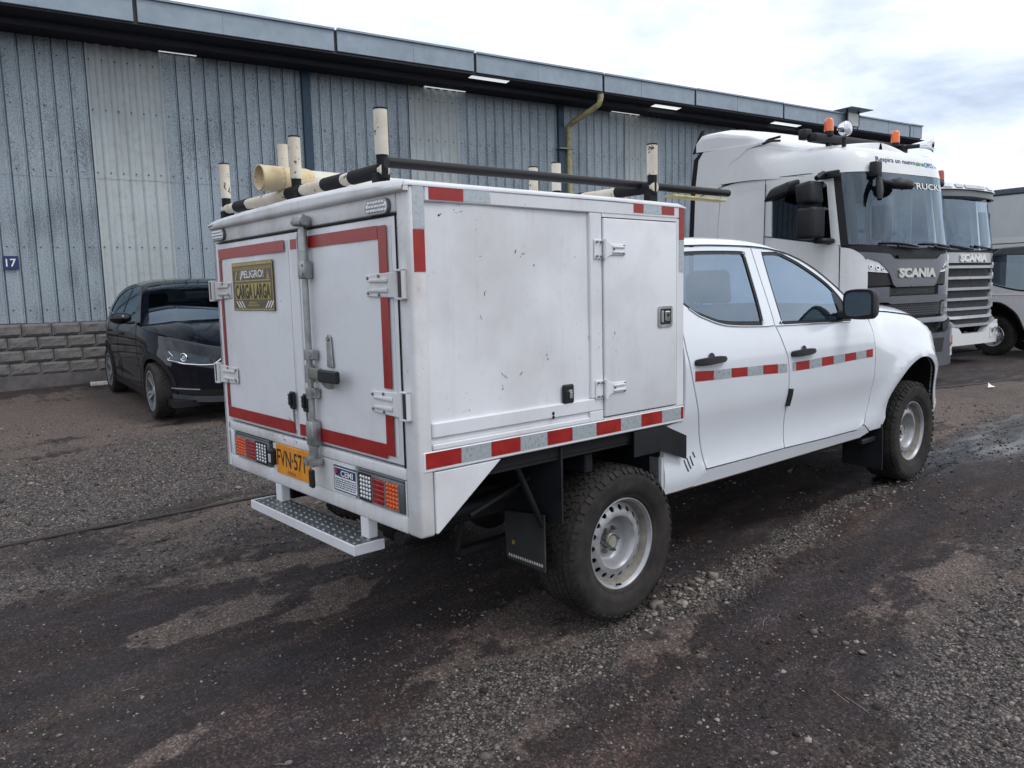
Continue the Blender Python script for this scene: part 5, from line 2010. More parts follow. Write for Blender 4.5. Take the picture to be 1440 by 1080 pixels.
# little oval marker lamps in the header
for cy, cz, sz in ((-.722, 1.826, 1.0), (.815, 1.834, 1.0)):
    mb = MB().mat(M["lamp_dark"])
    o2 = rrect(cy - .082, cy + .082, cz - .028, cz + .028, .027, 5)
    mb.patch(o2, lambda u, v, d: (XR - .012 + d, u, v), .03, thick=.012)
    mb.mat(M["galv"]).patch(offset(o2, .003), lambda u, v, d: (XR - .015 + d, u, v), .03, [offset(o2, .010)], thick=.003)
    mk = mb.build("marker_lamp", None, PK)
    m2 = MB().mat(M["clear_lens"])
    m2.patch(offset(o2, .011), lambda u, v, d: (XR - .014 + d, u, v), .03)
    for i in range(3):
        for j in range(7 if i == 1 else 6):
            m2.ball((XR - .0145, cy + (j - (3 if i == 1 else 2.5)) * .019, cz + (i - 1) * .0145), .0075, 6, 4)
    m2.build("lens", None, mk)

# step bumper: white channel with a tread plate, on two legs
mb = MB().mat(M["box_white"])
xs0, xs1 = XR - .085, XR + .055
y0s, y1s, zt = -.570, .425, .540
mb.box(xs0, xs0 + .010, y0s, y1s, zt - .042, zt + .001, .003)
mb.box(xs0 + .0105, xs1, y0s, y0s + .010, zt - .042, zt + .001, .003)
mb.box(xs0 + .0105, xs1, y1s - .010, y1s, zt - .042, zt + .001, .003)
stp = mb.build("rear_step", None, PK)
tp = MB().mat(M["lamp_dark"]).box(xs0 + .0105, xs1, y0s + .011, y1s - .011, zt - .008, zt - .002)
for i in range(19):
    for j in range(4):
        cx, cy = xs0 + .028 + j * .032 , y0s + .045 + i * .0505 + .025 * (j % 2)
        a = R(78) if j % 2 else R(62)
        u, v = Vector((math.cos(a), math.sin(a), 0)), Vector((-math.sin(a), math.cos(a), 0))
        c = Vector((cx, cy, zt - .002))
        tp.mat(M["galv"])
        tp.add([c + u * .021, c + v * .0105, c - u * .021, c - v * .0105, c + u * .010 + Vector((0, 0, .003)), c - u * .010 + Vector((0, 0, .003))], [(0, 1, 4), (1, 2, 5, 4), (2, 3, 5), (3, 0, 4, 5)], False)
tp.build("tread_plate", None, stp)
for y in (.30, -.50):
    MB().mat(M["box_white"]).box(XR + .004, XR + .050, y - .03, y + .03, zt - .001, ZB + .002, .004).build("step_leg", None, stp)

# ---- roof rack: two cross bars with upright posts, all in flaking cream paint
for xb, zb, ends, posts in ((-1.06, 1.972, (.895, -.668), ((.870, 2.200), (.060, 2.206), (-.652, 2.192))),
                            (.32, 1.985, (.87, -.83), ((.86, 2.17), (.015, 2.186), (-.165, 2.184), (-.81, 2.180)))):
    mb = MB().mat(M["rusty"])
    mb.cyl((xb, ends[0], zb), (xb, ends[1], zb), .0235, 12)
    cb_ = mb.build("rack_bar", None, PK)
    for (a, b2) in ((ends[0] - .16, ends[0] - .30), (.14, .0), (-.20, -.36), (ends[1] + .02, ends[1] + .24)):
        MB().mat(M["chassis_black"]).cyl((xb, a, zb), (xb, b2, zb), .0275, 12).build("rubber_sleeve", None, cb_)
    for y in (ends[0] - .03, .02, ends[1] + .03):
        MB().mat(M["chassis_black"]).box(xb - .03, xb + .03, y - .02, y + .02, ZT_ + .01, zb - .01, .004).build("rack_foot", None, cb_)
    for (y, ztop) in posts:
        pm = MB().mat(M["chassis_black"])
        pm.cyl((xb, y, zb - .03), (xb, y, zb + .075), .022, 12)
        pm.mat(M["rusty"]).cyl((xb, y, zb + .055), (xb, y, ztop), .0255, 14)
        pm.mat(M["chassis_black"]).cyl((xb, y, ztop - .002), (xb, y, ztop + .004), .0262, 14)
        pm.build("rack_post", None, PK)
# short extra post holding the white tube
pm = MB().mat(M["rusty"]).cyl((-.99, .325, 1.95), (-.99, .325, 2.222), .024, 14)
pm.build("rack_post", None, PK)

# ---- running gear
ch = M["chassis_black"]
for s in (-1, 1):
    MB().mat(ch).box(-1.0, 3.6, s * .43, s * .52, .50, .64, .01).build("chassis_rail", None, PK)
    MB().mat(ch).box(-.66, .62, s * .47, s * .53, .355, .385, .006).build("leaf_spring", None, PK)
    MB().mat(ch).cyl((-.15, s * .60, .36), (.05, s * .47, .72), .03, 10).build("damper", None, PK)
    MB().mat(ch).cyl((-.66, s * .50, .37), (-.62, s * .50, .56), .012, 8).build("spring_shackle", None, PK)
MB().mat(ch).cyl((0, -.62, .343), (0, .62, .343), .045, 12).ball((0, .10, .343), .15, 14, 10, (.9, 1, .9)).build("rear_axle", None, PK)
MB().mat(ch).cyl((0.1, .08, .36), (2.2, .05, .45), .035, 10).build("drive_shaft", None, PK)
for x in (-.95, -.2, .45):
    MB().mat(ch).box(x, x + .05, -.85, .85, .70, .79, .006).build("cross_member", None, PK)
MB().mat(ch).box(-1.05, .42, -.88, .88, .80, .814).build("floor_plate", None, PK)
MB().mat(ch).cyl((3.15, -.62, .44), (3.15, .62, .44), .04, 10).build("front_axle", None, PK)
MB().mat(ch).box(.9, 2.3, -.35, .35, .36, .50, .03).build("gearbox", None, PK)
MB().mat(ch).box(.2, .9, .15, .55, .36, .55, .04).build("fuel_tank", None, PK)
sw = copy_obj(bpy.data.objects.new("spare_tyre", _tyre), PK, (-.62, .02, .615), (R(90), 0, 0))
mb = MB().mat(M["dusty_black"])
mb.tube([(-1.06, -.66, .560), (-.9, -.62, .575), (-.5, -.58, .60), (-.1, -.58, .66), (.5, -.5, .5)], .028, 12)
mb.build("exhaust", None, PK)
# black wheel guards under the box, mud flap and stay
db = M["dusty_black"]
MB().mat(db).box(-.395, -.385, -.895, -.30, .52, .862).build("wheel_guard", None, PK)
MB().mat(db).prism([(.06, .862), (.28, .862), (.452, .790), (.452, .672), (.26, .742), (.06, .742)], 1, -.912, -.906).build("guard_bracket", None, PK)
MB().mat(db).box(.30, .312, -.86, -.30, .50, .86).build("wheel_guard", None, PK)
MB().mat(db).cyl((-.42, -.80, .50), (-.60, -.80, .86), .014, 8).build("flap_stay", None, PK)
MB().mat(ch).cyl((-.42, -.72, .70), (-.80, -.78, .62), .010, 8).build("flap_stay", None, PK)
fl = MB().mat(M["flap_black"])
fl.prism([(-.815, .292), (-.56, .300), (-.548, .52), (-.815, .55)], 0, -.425, -.415, .002)
flo = fl.build("mud_flap", None, PK)
mb = MB().mat(M["gold"])
mb.add([(-.4256, -.62, .375), (-.4256, -.60, .375), (-.4256, -.60, .395), (-.4256, -.62, .395)], [(0, 1, 2, 3)], False)
mb.mat(M["white_mark"])
for k in range(15):
    y = -.575 - k * .0155
    mb.add([(-.4256, y, .314), (-.4256, y - .010, .314), (-.4256, y - .010, .327), (-.4256, y, .327)], [(0, 1, 2, 3)], False)
mb.build("flap_print", None, flo)

pickup_wheel(PK, 0, -.785, .343, False, .35)
pickup_wheel(PK, FWX, -.785, .447, False, 1.9)
pickup_wheel(PK, 0, .785, .343, True, .9)
pickup_wheel(PK, FWX, .785, .447, True, 2.2)

# ---- things carried on the rack
tb = thing("plastic_tube", "yellowed plastic pipe with an open socket end lying along the pickup's rack", "pipe", rot=PK.rotation_euler)
mb = MB().mat(M["pvc"])


def pipe_profile(x0, x1, r, t):
    return [(r, x0), (r, x1), (r - t, x1), (r - t, x0), (r, x0)]


mb.mat(M["pvc_white"]).lathe(pipe_profile(-.93, .75, .050, .004), 28, "x", (0, .195, 2.042))
mb.mat(M["pvc"])
mb.lathe([(.0505, -.925), (.056, -.95), (.056, -1.155), (.0575, -1.163), (.0575, -1.172), (.051, -1.172), (.051, -.96)], 28, "x", (0, .195, 2.042))
mb.lathe([(.0565, -1.062), (.0582, -1.064), (.0582, -1.070), (.0565, -1.072)], 28, "x", (0, .195, 2.042))
mb.build("pipe_body", None, tb)
po = MB().mat(M["black_trim"])
po.cyl((-1.10, -.745, 1.985), (1.04, -.745, 2.010), .0195, 14)
o = po.build("long_pole", None)
o.rotation_euler = PK.rotation_euler
tag(o, "long black pole lying along the right edge of the service box roof", "pole")
pk_ = MB().mat(M["wood_yellow"]).box(.55, 1.00, -.765, -.70, 1.962, 1.974, .003)
o = pk_.build("yellow_plank", None)
o.rotation_euler = PK.rotation_euler
tag(o, "short yellow board sticking out over the cab under the black pole", "board")


# ------------------------------------------------------------------ plan outline of a vehicle body: side, rounded corner, curved front
class Plan:
    """arc length s along the right half of the body's outline: 0 at the middle of the nose, growing towards the tail.
    Local axes: x forwards, y left (right side is negative y), z up."""

    def __init__(self, hw, xnose, xst, n, m, xtail, tail_in=0.0):
        self.hw, self.xn, self.xst, self.xt = hw, xnose, xst, xtail
        ys = hw * np.sin(np.linspace(0, math.pi / 2, 240)) ** 1.0
        xs = xst + (xnose - xst) * np.maximum(0, 1 - (ys / hw) ** n) ** (1 / m)
        X = np.concatenate([xs, np.linspace(xst, xtail, 60)[1:]])
        Y = np.concatenate([ys, np.full(59, hw)])
        if tail_in:
            Y = Y - tail_in * np.clip((xtail + 1.1 - X) / 1.1, 0, 1) ** 2
        S = np.concatenate([[0], np.cumsum(np.hypot(np.diff(X), np.diff(Y)))])
        self.X, self.Y, self.S = X, Y, S
        self.k = 240

    def xy(self, s):
        return float(np.interp(s, self.S, self.X)), float(np.interp(s, self.S, self.Y))

    def s_of_x(self, x):          # along the side and corner
        return float(np.interp(-x, -self.X[::1], self.S)) if False else float(np.interp(-x, np.maximum.accumulate(-self.X), self.S))

    def s_of_y(self, y):          # along the front
        return float(np.interp(abs(y), self.Y[:self.k], self.S[:self.k]))


def lorry_map(P, lean, side_in, sgn=1, z_lean=2.0):
    """(s, z, depth) -> point; s < 0 is the right half, s > 0 the left half"""
    def mp(s, z, d):
        x, y = P.xy(abs(s))
        x2, y2 = P.xy(abs(s) + .01)
        tx, ty = x2 - x, y2 - y
        L = math.hypot(tx, ty) or 1
        nx, ny = ty / L, -tx / L            # outward for the half with positive y
        x, y = x - nx * d, y - ny * d
        f = min(1, max(0, (x - P.xt * .55) / (P.xn - P.xt * .55)))
        x -= lean(z) * f
        y *= side_in(z)
        return (x, y if s > 0 else -y, z)
    return mp


def S_(P, pts):
    """outline given as ('f', y, z) on the front or ('s', x, z) along the right side -> (s, z)"""
    out = []
    for k, a, z in pts:
        if k == "f":
            out.append(((1 if a > 0 else -1) * P.s_of_y(a), z))
        else:
            out.append((-P.s_of_x(a), z))
    return out


def lorry_tyre(Rt, w, rr):
    return tyre_mb(Rt, rr, w, 4, 44, .010, 3, False).mesh("tyre")


def lorry_rim(rr, w, deep=True):
    mb = MB().mat(M["slat_grey"])
    h = w / 2
    mb.lathe([(rr, h * .8), (rr + .006, -h * .80), (rr - .004, -h * .86), (rr - .02, -h * .80), (rr - .03, -h * .55), (rr * .80, -h * .30), (rr * .62, -h * .16), (rr * .52, -h * .30),
              (rr * .46, -h * .55), (rr * .30, -h * .58), (0, -h * .58)], 48)
    mb.mat(M["chrome"]).lathe([(rr + .004, -h * .78), (rr + .008, -h * .86), (rr - .004, -h * .90), (rr - .016, -h * .83)], 48)
    mb.mat(M["mesh_black"])
    for i in range(6):
        a = 2 * math.pi * i / 6
        c = (rr * .74 * math.cos(a), rr * .74 * math.sin(a))
        mb.cyl((c[0], -h * .27, c[1]), (c[0], -h * .29, c[1]), rr * .085, 12)
    mb.mat(M["chrome"])
    for i in range(8):
        a = 2 * math.pi * (i + .5) / 8
        c = (rr * .53 * math.cos(a), rr * .53 * math.sin(a))
        mb.cyl((c[0], -h * .2, c[1]), (c[0], -h * .46, c[1]), rr * .05, 8)
    return mb.mesh("wheel")


BIG_T, BIG_R = lorry_tyre(.50, .31, .29), lorry_rim(.29, .31)
MID_T, MID_R = lorry_tyre(.40, .215, .215), lorry_rim(.215, .215)


def add_wheel(par, rim, tyre, loc, flip=False, spin=0):
    o = bpy.data.objects.new("wheel", rim); C.objects.link(o); o.parent = par
    o.location = loc; o.rotation_euler = (0, spin, math.pi if flip else 0)
    c = bpy.data.objects.new("tyre", tyre); C.objects.link(c); c.parent = o
    return o


HEAD = BA - math.pi / 2          # lorries stand square to the shed, nose towards the yard


def lorry_root(name, label, cat, along, back, z):
    p = O1 + BD * along + BN * back
    return thing(name, label, cat, loc=(p.x, p.y, z), rot=(0, 0, HEAD))


O1 = Vector((8.63263, 1.541226, 0))

# ------------------------------------------------------------------ the tall white tractor unit behind the pickup
T1 = lorry_root("tractor_unit", "tall white lorry tractor with grey front panel, roof beacons and slogan over the windscreen", "lorry", 0, 0, 0)
P1 = Plan(1.225, .24, -.36, 5.0, 2.0, -2.55)
_l1 = smooth_interp([.3, .95, 1.0, 1.95, 2.0, 2.9, 3.0, 3.15, 3.26, 3.33], [-.06, -.05, 0, 0, .0, .14, .16, .20, .27, .60], 500, .012)
_s1 = smooth_interp([.2, 1.0, 2.0, 2.9, 3.1, 3.25, 3.35], [1, 1, 1, .985, .965, .93, .84], 500, .02)
mp1 = lorry_map(P1, _l1, _s1)
tw = M["truck_white"]
sx = lambda x: -P1.s_of_x(x)
sy = lambda y: (1 if y > 0 else -1) * P1.s_of_y(y)
# white side of the cab
win = S_(P1, [("s", -1.20, 2.17), ("s", -.26, 2.005), ("s", -.235, 2.03), ("s", -.25, 2.80), ("s", -.30, 2.85), ("s", -.42, 2.855), ("s", -1.16, 2.79), ("s", -1.20, 2.75)])
sd = S_(P1, [("s", -2.18, .95), ("s", -.12, .95), ("s", -.125, 2.0), ("s", -.155, 2.935), ("s", -.54, 2.975), ("s", -1.82, 3.02), ("s", -2.14, 2.98), ("s", -2.20, 2.4)])


def side_relief(s, z, d):
    x, _y = P1.xy(abs(s))
    e = max(0.0, 1 - max(0, abs((x + 1.60)) - .28) / .12) * smoothstep(2.95, 2.86, z) * smoothstep(1.3, 1.5, z)
    return mp1(s, z, d + .020 * smoothstep(0, 1, e))


MB().mat(tw).patch(sd, side_relief, .07, [win], thick=.04).build("cab_side", None, T1)
MB().mat(M["window_dark"]).patch(win, mp1, .10, d=.022).build("side_window", None, T1)
lines = MB().mat(M["rubber"])
for ln in ([("s", -1.335, 1.0), ("s", -1.33, 2.18), ("s", -1.325, 2.985)], [("s", -1.80, 3.022), ("s", -.55, 2.978), ("s", -.155, 2.938)], [("s", -.128, 1.0), ("s", -.13, 1.98)], [("s", -.13, 1.99), ("s", -.7, 2.085), ("s", -1.33, 2.19)]):
    lines.tube([mp1(s, z, -.001) for s, z in resample(S_(P1, ln), .15)[:-max(1, len(ln))] + [S_(P1, ln)[-1]]] if False else [mp1(s, z, -.001) for s, z in S_(P1, ln)], .006, 5)
lines.build("door_seam", None, T1)
# left side, plain
ls = [(-s, z) for s, z in S_(P1, [("s", -2.2, .95), ("s", -.12, .95), ("s", -.155, 2.935), ("s", -2.2, 3.02)])]
lw = [(-s, z) for s, z in win]
MB().mat(tw).patch(ls, mp1, .12, [lw], thick=.04).build("cab_side", None, T1)
MB().mat(M["window_dark"]).patch(lw, mp1, .15, d=.022).build("side_window", None, T1)
# side deflector panels behind the cab, with black rear edge
dfl = S_(P1, [("s", -2.20, .95), ("s", -2.20, 2.4), ("s", -2.145, 2.985), ("s", -1.94, 3.32), ("s", -1.80, 3.38), ("s", -1.64, 3.47), ("s", -2.55, 3.56), ("s", -2.66, 3.46), ("s", -2.72, 3.05), ("s", -2.76, 2.2), ("s", -2.76, .95)])
P1b = Plan(1.225, .24, -.36, 5.0, 2.0, -3.0)
mp1b = lorry_map(P1b, lambda z: 0, lambda z: 1.0)
for s_ in (-1, 1):
    q = [(s_ * abs(s), z) for s, z in [(P1b.s_of_x(x), z) for _, x, z in [("s", -2.205, .95), ("s", -2.205, 2.4), ("s", -2.15, 2.985), ("s", -1.945, 3.32), ("s", -1.80, 3.37), ("s", -1.66, 3.46), ("s", -1.42, 3.495), ("s", -1.42, 3.51), ("s", -2.50, 3.55), ("s", -2.60, 3.44), ("s", -2.66, 3.05), ("s", -2.70, 2.2), ("s", -2.70, .95)]]]
    o = MB().mat(tw).patch(q, mp1b, .12, d=.004, thick=.05).build("side_deflector", None, T1)
    q2 = [(s_ * P1b.s_of_x(x), z) for x, z in [(-2.705, .95), (-2.705, 2.2), (-2.665, 3.05), (-2.605, 3.44), (-2.50, 3.54), (-2.56, 3.56), (-2.70, 3.46), (-2.76, 3.05), (-2.80, 2.2), (-2.80, .95)]]
    MB().mat(M["black_trim"]).patch(q2, mp1b, .15, d=.006, thick=.04).build("deflector_edge", None, o)
    MB().mat(M["rubber"]).tube([mp1b(s_ * P1b.s_of_x(x), z, -.001) for x, z in [(-2.69, 2.86), (-2.15, 2.975)]], .006, 5).build("deflector_seam", None, o)
# roof shell: continues the cab surface above the screen and rolls over
zs_ = [2.94, 3.0, 3.06, 3.12, 3.18, 3.22, 3.26, 3.29, 3.315, 3.33]
ss_ = list(np.linspace(-P1.s_of_x(-2.2), -P1.s_of_x(-.3), 14)) + list(np.linspace(-P1.s_of_x(-.28), P1.s_of_x(-.28), 30)) + list(np.linspace(P1.s_of_x(-.3), P1.s_of_x(-2.2), 14))
mb = MB().mat(tw)
zb_ = lambda s: 2.94 + .08 * smoothstep(P1.s_of_x(-.4), P1.s_of_x(-1.9), abs(s))


def roofsh(s, z):
    k = (z - 2.94) / (3.33 - 2.94)
    z_ = zb_(s) + k * (3.33 + .14 * smoothstep(P1.s_of_x(-.3), P1.s_of_x(-1.7), abs(s)) - zb_(s))
    p = mp1(s, z_, 0)
    r_ = smoothstep(-.9, -1.5, P1.xy(abs(s))[0])
    return (p[0], p[1] * (1 - r_ + r_ / _s1(z_) * (1 - .01 * k)), p[2])


mb.grid(roofsh, ss_, zs_)
n = len(ss_)
top = [roofsh(s, 3.33) for s in ss_]
half = n // 2
rows = []
for i in range(half):
    a, b2 = Vector(top[i]), Vector(top[n - 1 - i])
    rows.append([tuple(a.lerp(b2, t) + Vector((0, 0, .10 * (1 - (2 * t - 1) ** 2)))) for t in np.linspace(0, 1, 13)])
P_ = [p for r_ in rows for p in r_]
mb.add(P_, [(i * 13 + j, i * 13 + j + 1, (i + 1) * 13 + j + 1, (i + 1) * 13 + j) for i in range(half - 1) for j in range(12)], True)
mb.build("cab_roof", None, T1)
# roof air deflector, rising towards the rear
def spo(u, t):
    x = u
    zt = float(np.interp(x, [-2.66, -2.55, -2.2, -1.65, -1.35, -1.0, -.6, -.3], [3.80, 3.90, 3.885, 3.75, 3.63, 3.50, 3.36, 3.25]))
    zb = float(np.interp(x, [-2.66, -2.5, -1.5, -1.42, -.3], [3.57, 3.56, 3.50, 3.20, 3.20]))
    w_ = float(np.interp(x, [-2.66, -1.62, -1.45, -1.2, -.9, -.3], [1.21, 1.20, 1.16, 1.06, .90, .5]))
    a = abs(t)
    if a > .90:
        k = (1 - a) / .10
        return (x, math.copysign(w_, t), zb + (zt - .10 - zb) * k)
    return (x, t / .90 * w_ * .995, zt - .10 * (a / .90) ** 5)


MB().mat(tw).grid(spo, [-2.66, -2.55, -2.4, -2.2, -1.9, -1.65, -1.45, -1.2, -1.0, -.8, -.6, -.3], [-1, -.97, -.93, -.905, -.89, -.86, -.8, -.7, -.5, -.2, 0, .2, .5, .7, .8, .86, .89, .905, .93, .97, 1]).build("roof_deflector", None, T1)
mb = MB().mat(M["black_trim"])
for s_ in (-1, 1):
    mb.tube([(x, s_ * 1.165, z) for x, z in ((-2.66, 3.575), (-1.9, 3.545), (-1.45, 3.505), (-1.25, 3.52), (-1.12, 3.50))], .016, 6)
    mb.tube([(-1.45, s_ * 1.15, 3.505), (-1.36, s_ * 1.10, 3.56), (-1.22, s_ * 1.03, 3.585)], .018, 6)
mb.add([(-2.67, -1.17, 3.56), (-2.67, 1.17, 3.56), (-2.69, 1.10, 3.88), (-2.69, -1.10, 3.88)], [(0, 1, 2, 3)], False)
for s_ in (-1, 1):
    mb.prism([(-2.66, 3.58), (-2.555, 3.90), (-2.62, 3.88), (-2.78, 3.57)], 1, s_ * 1.13, s_ * 1.165)
mb.build("deflector_trim", None, T1)
# windscreen wraps round to the pillars
ws = S_(P1, [("s", -.125, 1.985), ("s", -.155, 2.925)]) [::-1]
wsl = [(s, z) for s, z in [(sx(-.125) + .10, 2.0), (sy(-.9), 1.985), (sy(-.3), 1.955), (0.0, 1.95), (sy(.3), 1.955), (sy(.9), 1.985), (-sx(-.125) - .10, 2.0), (-sx(-.15) - .10, 2.93), (sy(.9), 2.935), (0.0, 2.935), (sy(-.9), 2.935), (sx(-.15) + .10, 2.93)]]
MB().mat(M["windscreen"]).patch(wsl, mp1, .09, d=.006).build("windscreen", None, T1)
for s_ in (-1, 1):          # black pillar beside it
    q = [(s_ * (abs(sx(-.125)) - .003), 1.98), (s_ * (abs(sx(-.155)) - .003), 2.935), (s_ * (abs(sx(-.15)) - .10), 2.935), (s_ * (abs(sx(-.125)) - .10), 1.98)]
    MB().mat(M["black_trim"]).patch(q, mp1, .08, d=.002).build("screen_pillar", None, T1)
    q = [(s_ * (abs(sx(-.15)) - .15), 2.0), (s_ * (abs(sx(-.15)) - .15), 2.93), (s_ * (abs(sx(-.15)) - .27), 2.93), (s_ * (abs(sx(-.15)) - .27), 1.99)]
    MB().mat(M["black_trim"]).patch(q, mp1, .08, d=.05).build("inner_pillar", None, T1)
# cab interior seen through the screen
mb = MB().mat(M["cab_inner"])
mb.box(-2.15, -2.10, -1.15, 1.15, 1.2, 3.2)
mb.box(-2.1, -.1, -1.15, 1.15, 1.25, 1.32)
mb.box(-.35, .02, -1.05, 1.05, 1.75, 1.96, .04, 2)
for y in (-.62, .62):
    mb.box(-1.15, -.65, y - .26, y + .26, 1.5, 1.72, .06, 2)
    mb.box(-1.30, -1.12, y - .25, y + .25, 1.6, 2.42, .07, 2)
    mb.mat(M["curtain"]).box(-1.10, -1.04, y - .17, y + .17, 2.30, 2.70, .08, 3).box(-1.10, -1.04, y - .20, y + .20, 2.02, 2.26, .04, 2)
    mb.mat(M["cab_inner"])
mb.mat(M["black_trim"]).box(-.95, -.30, -1.10, 1.10, 2.80, 2.96, .04, 2)
mb.box(-1.02, -.93, -.14, .14, 1.4, 2.2, .03)
mb.tube([(-.46 + .10 * math.sin(a), .62 + .22 * math.cos(a), 2.06 + .18 * math.sin(a)) for a in np.linspace(0, 2 * math.pi, 17)], .018, 6, cap=False)
mb.box(-.40, -.20, -.95, -.45, 1.94, 2.02, .03); mb.box(-.30, -.15, -.1, .25, 1.96, 2.06, .02)
mb.mat(M["curtain"])
for s_ in (-1, 1):
    mb.grid(lambda u, v: (-.50 - u * .30, s_ * (1.13 - .03 * math.sin(u * 40)), v), np.linspace(0, 1, 24), [1.95, 2.85])
mb.build("cab_interior", None, T1)
mb = MB().mat(M["ink_white"])
put_text(mb, "TRUCKS", lambda u, v, d: mp1(sy(.42 + u), 2.795 + v, -.003 - d), width=.86, height=.085, bold=.01)
put_text(mb, "ES", lambda u, v, d: mp1(sy(-.26 + u), 2.825 + v, -.003 - d), width=.24, height=.085, bold=.01)
mb.build("screen_lettering", None, T1)
mb = MB().mat(M["ink_navy"])
put_text(mb, "Respira un nuevo", lambda u, v, d: tuple(np.array(mp1(sy(-.26 + u), 3.105 + v, -.004))), width=.93, height=.085, bold=.012)
mb.mat(M["ink_green"])
put_text(mb, "aire", lambda u, v, d: mp1(sy(.32 + u), 3.105 + v, -.004), width=.21, height=.058, bold=.03)
mb.mat(M["ink_blue"])
put_text(mb, "OPO", lambda u, v, d: mp1(sy(.565 + u), 3.10 + v, -.004), width=.26, height=.068, bold=.03)
mb.mat(M["ink_navy"])
put_text(mb, ".com", lambda u, v, d: mp1(sy(.76 + u), 3.085 + v, -.004), width=.10, height=.03)
mb.build("slogan", None, T1)

# grey front: everything as separate panels on the curved nose
tg = M["truck_grey"]


def fpanel(name, pts, mat_, d=0.0, thick=.03, step=.05, par=None, smooth_=True):
    q = [((sy(a) if abs(a) > 1e-6 else 0.0), z) for a, z in pts]
    return MB().mat(mat_).patch(q, mp1, step, d=d, thick=thick, smooth=smooth_).build(name, None, par or T1)


def both(pts):
    return pts + [(-a, z) for a, z in reversed(pts)]


# dark base behind all the openings
MB().mat(M["mesh_black"]).grid(lambda s, z: mp1(s, z, .07), np.linspace(-P1.s_of_x(-.25), P1.s_of_x(-.25), 24), [.38, .7, 1.0, 1.4, 1.95]).build("front_backing", None, T1)
fpanel("upper_front_panel", [(-1.10, 1.90), (-.62, 1.865), (-.52, 1.80), (.52, 1.80), (.62, 1.865), (1.10, 1.90), (1.12, 1.865), (.80, 1.755), (.62, 1.62), (.52, 1.455), (.46, 1.425), (-.46, 1.425), (-.52, 1.455), (-.62, 1.62), (-.80, 1.755), (-1.12, 1.865)], tg)
fpanel("wiper_cowl", [(-1.14, 1.975), (1.14, 1.975), (1.12, 1.905), (.62, 1.872), (.50, 1.805), (-.50, 1.805), (-.62, 1.872), (-1.12, 1.905)], M["black_plastic"], d=.012)
fpanel("cowl_step", [(-.47, 1.845), (.47, 1.845), (.45, 1.80), (-.45, 1.80)], M["black_trim"], d=-.015)
mb = MB().mat(M["letter_metal"])
put_text(mb, "SCANIA", lambda u, v, d: mp1(sy(u + .02), 1.612 + v, -.002 - d), width=.90, height=.128, ext=.018, bold=.055)
mb.build("badge_lettering", None, T1)
for s_ in (-1, 1):
    hl = fpanel("headlight", [(s_ * .80, 1.750), (s_ * .98, 1.81), (s_ * 1.00, 1.640), (s_ * .60, 1.61), (s_ * .635, 1.645), (s_ * .71, 1.71)], M["clear_lens"], d=.012)
    mb = MB().mat(M["black_trim"])
    for (a, z, r_) in ((.74, 1.665, .022), (.83, 1.685, .030), (.93, 1.70, .026)):
        p = Vector(mp1(sy(s_ * a), z, .008)); q = Vector(mp1(sy(s_ * a), z, -.002))
        mb.mat(M["chrome"]).cyl(p, q, r_, 14); mb.mat(M["ink_black"]).cyl(q, q + (q - p) * .2, r_ * .55, 12)
    mb.build("lamp_reflector", None, hl)
    fpanel("lower_lamp_cover", [(s_ * .615, 1.60), (s_ * 1.02, 1.630), (s_ * 1.02, 1.44), (s_ * .545, 1.455)], M["mesh_black"], d=.02)
    fpanel("side_grey", [(s_ * .60, 1.43), (s_ * 1.135, 1.42), (s_ * 1.135, 1.30), (s_ * .60, 1.29)], tg, d=.004)
fpanel("grille_slot", [(-.57, 1.41), (.57, 1.41), (.575, 1.315), (-.575, 1.315)], M["mesh_black"], d=.03)
mb = MB().mat(M["steel_dull"])
for k in range(36):
    for r_ in range(3):
        a = -.44 + k * .0245 + .012 * (r_ % 2)
        q = mp1(sy(a), 1.342 + r_ * .018, .024)
        mb.ball(q, .0052, 5, 3)
gm = mb.build("grille_mesh", None, T1); gm["kind"] = "stuff"
bar = [(-1.13, 1.285), (-.62, 1.300), (-.55, 1.305), (.55, 1.305), (.62, 1.300), (1.13, 1.285), (1.13, 1.235), (.66, 1.225), (.58, 1.20), (-.58, 1.20), (-.66, 1.225), (-1.13, 1.235)]
fpanel("grille_bar", bar, tg, d=-.020, thick=.07)
fpanel("middle_grille", [(-.70, 1.195), (.70, 1.195), (.68, 1.02), (-.68, 1.02)], M["mesh_black"], d=.02)
mb = MB().mat(M["truck_grey"])
for i in range(30):
    for j in range(5):
        a = -.64 + i * .044 + .022 * (j % 2)
        z = 1.05 + j * .032
        q = [mp1(sy(a + .014 * math.cos(t)), z + .012 * math.sin(t), .012) for t in np.linspace(0, 2 * math.pi, 7)[:-1]]
        mb.add(q, [tuple(range(6))], False)
gm = mb.build("grille_mesh", None, T1); gm["kind"] = "stuff"
for s_ in (-1, 1):
    fpanel("fog_panel", [(s_ * .72, 1.20), (s_ * 1.12, 1.215), (s_ * 1.12, 1.03), (s_ * .71, 1.02)], tg, d=.012)
    p = Vector(mp1(sy(s_ * .88), 1.12, .0)); q = Vector(mp1(sy(s_ * .88), 1.12, -.02))
    MB().mat(M["clear_lens"]).cyl(p, q, .026, 14).build("spot_lamp", None, T1)
fpanel("lower_bar", [(-1.10, 1.06), (-.78, 1.015), (-.66, .99), (.66, .99), (.78, 1.015), (1.10, 1.06), (1.10, 1.00), (.80, .955), (.66, .925), (-.66, .925), (-.80, .955), (-1.10, 1.00)], tg, d=-.018, thick=.07)
fpanel("bumper_upper", both([(-.60, .90), (-1.12, .985), (-1.13, .93), (-.85, .87), (-.62, .80)])[:5], M["black_plastic"], d=-.02)
fpanel("bumper_upper", [(.60, .90), (1.12, .985), (1.13, .93), (.85, .87), (.62, .80)], M["black_plastic"], d=-.02)
